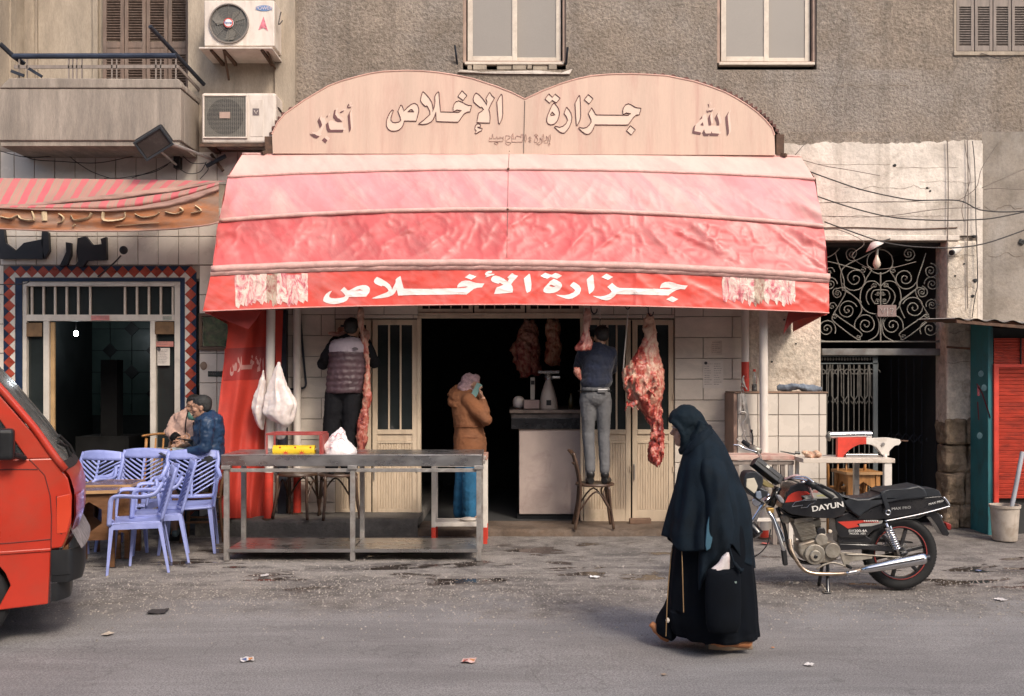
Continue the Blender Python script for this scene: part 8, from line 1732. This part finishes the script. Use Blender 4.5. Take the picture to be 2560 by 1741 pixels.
WO = blob(mb, 'person', mk('skin_old', (.38, .21, .15), .55, var=.1, bump=.2, bscale=90), None, vox=.0065, sm=2, origin=(q(450, 1500).x, YW, 0), label='stooped elderly person in a long black robe and shawl walking left along the street', cat='person')
eyes(hc, fc, WO, .92)
MB().tube([q(183, 243, -.05), q(200, 250, -.075), q(228, 245, -.085)], .0028, 5).build('spectacles', M['galv'], WO)
# robe
def rfold(a, t): return (.035*math.sin(a*9+t*2.2)+.022*math.sin(a*17-t*3)+.018*math.sin(a*5+t*5))*min(1, .15+t)
mb = loft(MB(), rows_c([(700, 250, 600, .20), (820, 215, 622, .22), (950, 180, 632, .235), (1050, 168, 641, .23), (1150, 160, 650, .235), (1250, 155, 655, .235), (1340, 156, 658, .235), (1385, 165, 662, .225), (1408, 176, 666, .225), (1422, 184, 668, .22)], 1600, 960, 2.258), YW, .7, n=90, k=6, fold=rfold)
for i in range(len(mb.v)):                       # hem rises a little in front of the leading foot
    v = mb.v[i]; 
    if v.z < .25: v.z += .02*noise.noise(V((v.x*6, v.y*6, 0)))+(.018 if v.x < q(330, 0).x else 0)
mb.build('robe', rb2, WO, smooth=True)
mb = loft(MB(), rows_c([(1180, 165, 240, .07), (1260, 135, 225, .09), (1320, 100, 215, .11), (1360, 88, 210, .12), (1400, 92, 205, .12), (1420, 118, 200, .11), (1430, 140, 190, .09)], 1600, 960, 2.258), YW+.06, .7, n=30, k=4, fold=lambda a, t: .04*math.sin(a*5+t*4))
mb.build('robe_front', rb2, WO, smooth=True)
pipe = mk('gold_piping', (.24, .15, .07), .6)
MB().tube(smoothc([q(181, 930, -.12), q(166, 1060, -.16), q(155, 1200, -.19), q(150, 1330, -.20), q(146, 1425, -.19)], 4), .0032, 6).build('piping', pipe, WO); MB().tube(smoothc([q(236, 945, -.22), q(240, 1060, -.245), q(243, 1180, -.26), q(246, 1290, -.275)], 4), .003, 6).build('piping', pipe, WO)
# shawl over the shoulders, with a dipping hem
HEM = [(130, 850), (155, 868), (182, 888), (210, 925), (236, 945), (325, 945), (420, 925), (520, 905), (560, 960), (590, 1010), (640, 1040)]
LIM = [(225, 318, 378, .05), (240, 296, 390, .075), (262, 280, 412, .11), (300, 264, 442, .155), (350, 254, 478, .19), (400, 243, 500, .21), (450, 227, 522, .225), (500, 213, 546, .235), (560, 202, 566, .245), (620, 188, 597, .255), (700, 170, 622, .265), (760, 156, 630, .272), (800, 146, 631, .278), (850, 133, 633, .285), (1050, 130, 642, .30)]
def shawl(a, t):
    y = 225+(900-225)*t
    for _ in range(3):
        l = interp(LIM, y); x = (l[0]+l[1])/2+(l[1]-l[0])/2*math.cos(a); hy = interp(HEM, x)[0]; y = 225+(hy-225)*t
    l = interp(LIM, y); f = 1+(.042*math.sin(a*8+t*3+math.cos(a)*3)+.026*ridge(V((math.cos(a)*2.2+t*.8, math.sin(a)*2.2, t*1.1)))+.02*math.sin(a*15-t*5))*min(1, t*1.3); f -= .02
    w = (l[1]-l[0])/2; p = q((l[0]+l[1])/2+w*math.cos(a)*(f if math.cos(a)*0 == 0 else 1), y, l[2]*math.sin(a)*f); return p
mb = MB().grid(lambda u, v: shawl(u*2*PI, v), 140, 70); o = mb.build('shawl', rb, WO, smooth=True); sm_ = o.modifiers.new('t', 'SOLIDIFY'); sm_.thickness = .006
# the near arm under its own fall of cloth, ending in a point
def arm_(u, v):
    y = 330+(1165-330)*v; xl_, xr_ = interp([(330, 330, 440), (420, 322, 478), (520, 330, 500), (620, 345, 515), (700, 356, 524), (800, 352, 536), (880, 340, 530), (930, 333, 512), (990, 329, 455), (1050, 327, 392), (1110, 326, 360), (1165, 330, 342)], y)
    x = xl_+(xr_-xl_)*u; dd = interp([(330, .09), (420, .17), (500, .215), (700, .262), (900, .270), (1165, .262)], y)[0]; th = .075*math.sin(PI*u)**.7*interp([(330, .0), (450, .9), (800, 1), (1000, .6), (1165, .3)], y)[0]
    return q(x, y, -(dd+th)+.010*math.sin(x*.045+y*.016)+.004*math.sin(x*.08-y*.01)+.05*abs(2*u-1)**4)
mb = MB().grid(arm_, 50, 80, flip=True); o = mb.build('shawl_sleeve', rb, WO, smooth=True); sm_ = o.modifiers.new('t', 'SOLIDIFY'); sm_.thickness = .008
# head covering
mb = loft(MB(), rows_c([(118, 246, 286, .03), (128, 218, 308, .06), (150, 188, 330, .085), (178, 166, 345, .098), (205, 158, 366, .102), (225, 166, 380, .104)], 1600, 960, 2.258), YW, .8, n=36, k=4)
mb.ell(q(292, 225), (.085, .100, .10)); mb.ell(q(300, 290), (.080, .098, .10)); mb.ell(q(290, 350, -.0), (.070, .085, .050)); mb.tube(smoothc([q(236, 384, -.02), q(262, 362, -.09), q(330, 300, -.12), q(372, 245, -.10)], 4), .022, 8); mb.tube(smoothc([q(240, 372, -.02), q(275, 345, -.085), q(320, 290, -.115), q(350, 215, -.10)], 4), .020, 8)
mb.tube(smoothc([q(176, 205, -.05), q(222, 250, -.090), q(242, 300, -.085), q(240, 345, -.06), q(236, 378, 0)], 4), .017, 8); mb.ell(q(236, 375, 0), (.022, .04, .02)); mb.ell(q(330, 228), (.055, .085, .05)); [mb.ell(q(258+k*4, 232+k*38, s*.055), (.036, .045, .060)) for s in (-1, 1) for k in range(4)]; mb.tube(smoothc([q(176, 205, .05), q(222, 250, .090), q(242, 300, .085), q(240, 345, .06), q(236, 378, 0)], 4), .017, 8)
blob(mb, 'headscarf', rb3, WO, vox=.008, sm=3, disp=.014, dscale=.05)
mb = MB().tube(smoothc([q(262, 395, -.07), q(300, 345, -.13), q(360, 285, -.13), q(392, 248, -.05)], 4), .026, 8).tube(smoothc([q(250, 410, -.05), q(290, 380, -.14), q(350, 320, -.16), q(400, 270, -.08)], 4), .022, 8); blob(mb, 'scarf_fold', rb, WO, vox=.010, sm=3)
# things she carries
MB().prism([(p.x, p.z) for p in (q(a, b) for a, b in ((335, 692), (355, 685), (356, 760), (350, 830), (338, 880), (318, 892), (312, 860), (320, 760)))], YW-.325, YW-.308).build('blue_cloth', mk('teal_cloth', (.04, .11, .16), .8, var=.15), WO, bev=.004)
BG = thing('shopping_bag', 'soft black shopping bag on the arm of the robed woman with white packets in it', 'bag', q(480, 1400, -.34))
mb = loft(MB(), rows_c([(1042, 388, 560, .03), (1060, 378, 562, .045), (1120, 372, 566, .055), (1250, 370, 568, .06), (1360, 376, 562, .06), (1400, 390, 548, .045)], 1600, 960, 2.258), YW-.33, .3, n=30, k=3, fold=lambda a, t: .03*math.sin(a*4+t*3))
mb.build('bag_body', rb2, BG, smooth=True); MB().tube(smoothc([q(540, 1045, -.35), q(520, 980, -.345), q(505, 930, -.33)], 3), .013, 8, sq=.4).tube(smoothc([q(530, 1010, -.36), q(555, 1040, -.37), q(575, 1056, -.37)], 3), [.012]*6+[.02], 8).build('bag_strap', rb, BG, smooth=True)
mb = loft(MB(), rows_c([(952, 488, 502, .01), (975, 462, 508, .02), (1010, 440, 506, .022), (1045, 402, 506, .025), (1054, 400, 504, .025)], 1600, 960, 2.258), YW-.335, .3, n=20, k=3, fold=lambda a, t: .05*math.sin(a*5+t*5)); mb.build('white_packet', mk('packet_white', (.62, .57, .56), .5, var=.08, scale=14, dirt=(.45, .25, .27), damt=.5, dscale=14), BG, smooth=True)
MB().box(*(lambda a, b: (a.x, b.x, YW-.372, YW-.36, b.z, a.z))(q(392, 1046), q(470, 1056))).build('packet_edge', mk('packet_green', (.20, .27, .25), .6), BG)
tan_l = mk('tan_leather', (.42, .17, .07), .55, var=.1)
mb = MB().tube(smoothc([q(393, 1462, -.13), q(440, 1456, -.13), q(520, 1452, -.13), (q(600, 1456, -.13)), q(630, 1462, -.13)], 3), [.016]*3+[.030]*4+[.034]*4+[.026]*2, 10, sq=1.2); 
blob(mb, 'shoe', tan_l, WO, vox=.008, sm=2); mb = MB().tube([q(388, 1476, -.13), q(500, 1480, -.13), q(634, 1476, -.13)], [.010, .012, .010], 8, sq=2.5); mb.build('shoe_sole', mk('sole_tan', (.30, .22, .15), .8), WO, smooth=True)
mb = MB().tube(smoothc([q(60, 1352, .06), q(90, 1378, .06), q(130, 1410, .06), q(170, 1428, .06)], 3), [.018]*3+[.028]*3+[.034]*4, 10, sq=1.2); blob(mb, 'shoe', tan_l, WO, vox=.008, sm=2)
MB().ell(q(156, 1335, -.10), (.012, .01, .016)).build('white_tag', M['paper'], WO)
# ---------------------------------------------------------------- lettering becomes plain mesh
bpy.context.view_layer.update(); _dg = bpy.context.evaluated_depsgraph_get()
for o in [o for o in SC.objects if o.type == 'FONT']:
    me = bpy.data.meshes.new_from_object(o.evaluated_get(_dg)); n = bpy.data.objects.new('lettering', me); COL.objects.link(n)
    n.parent = o.parent; n.location = o.location; n.rotation_euler = o.rotation_euler; n.scale = o.scale; bpy.data.objects.remove(o)
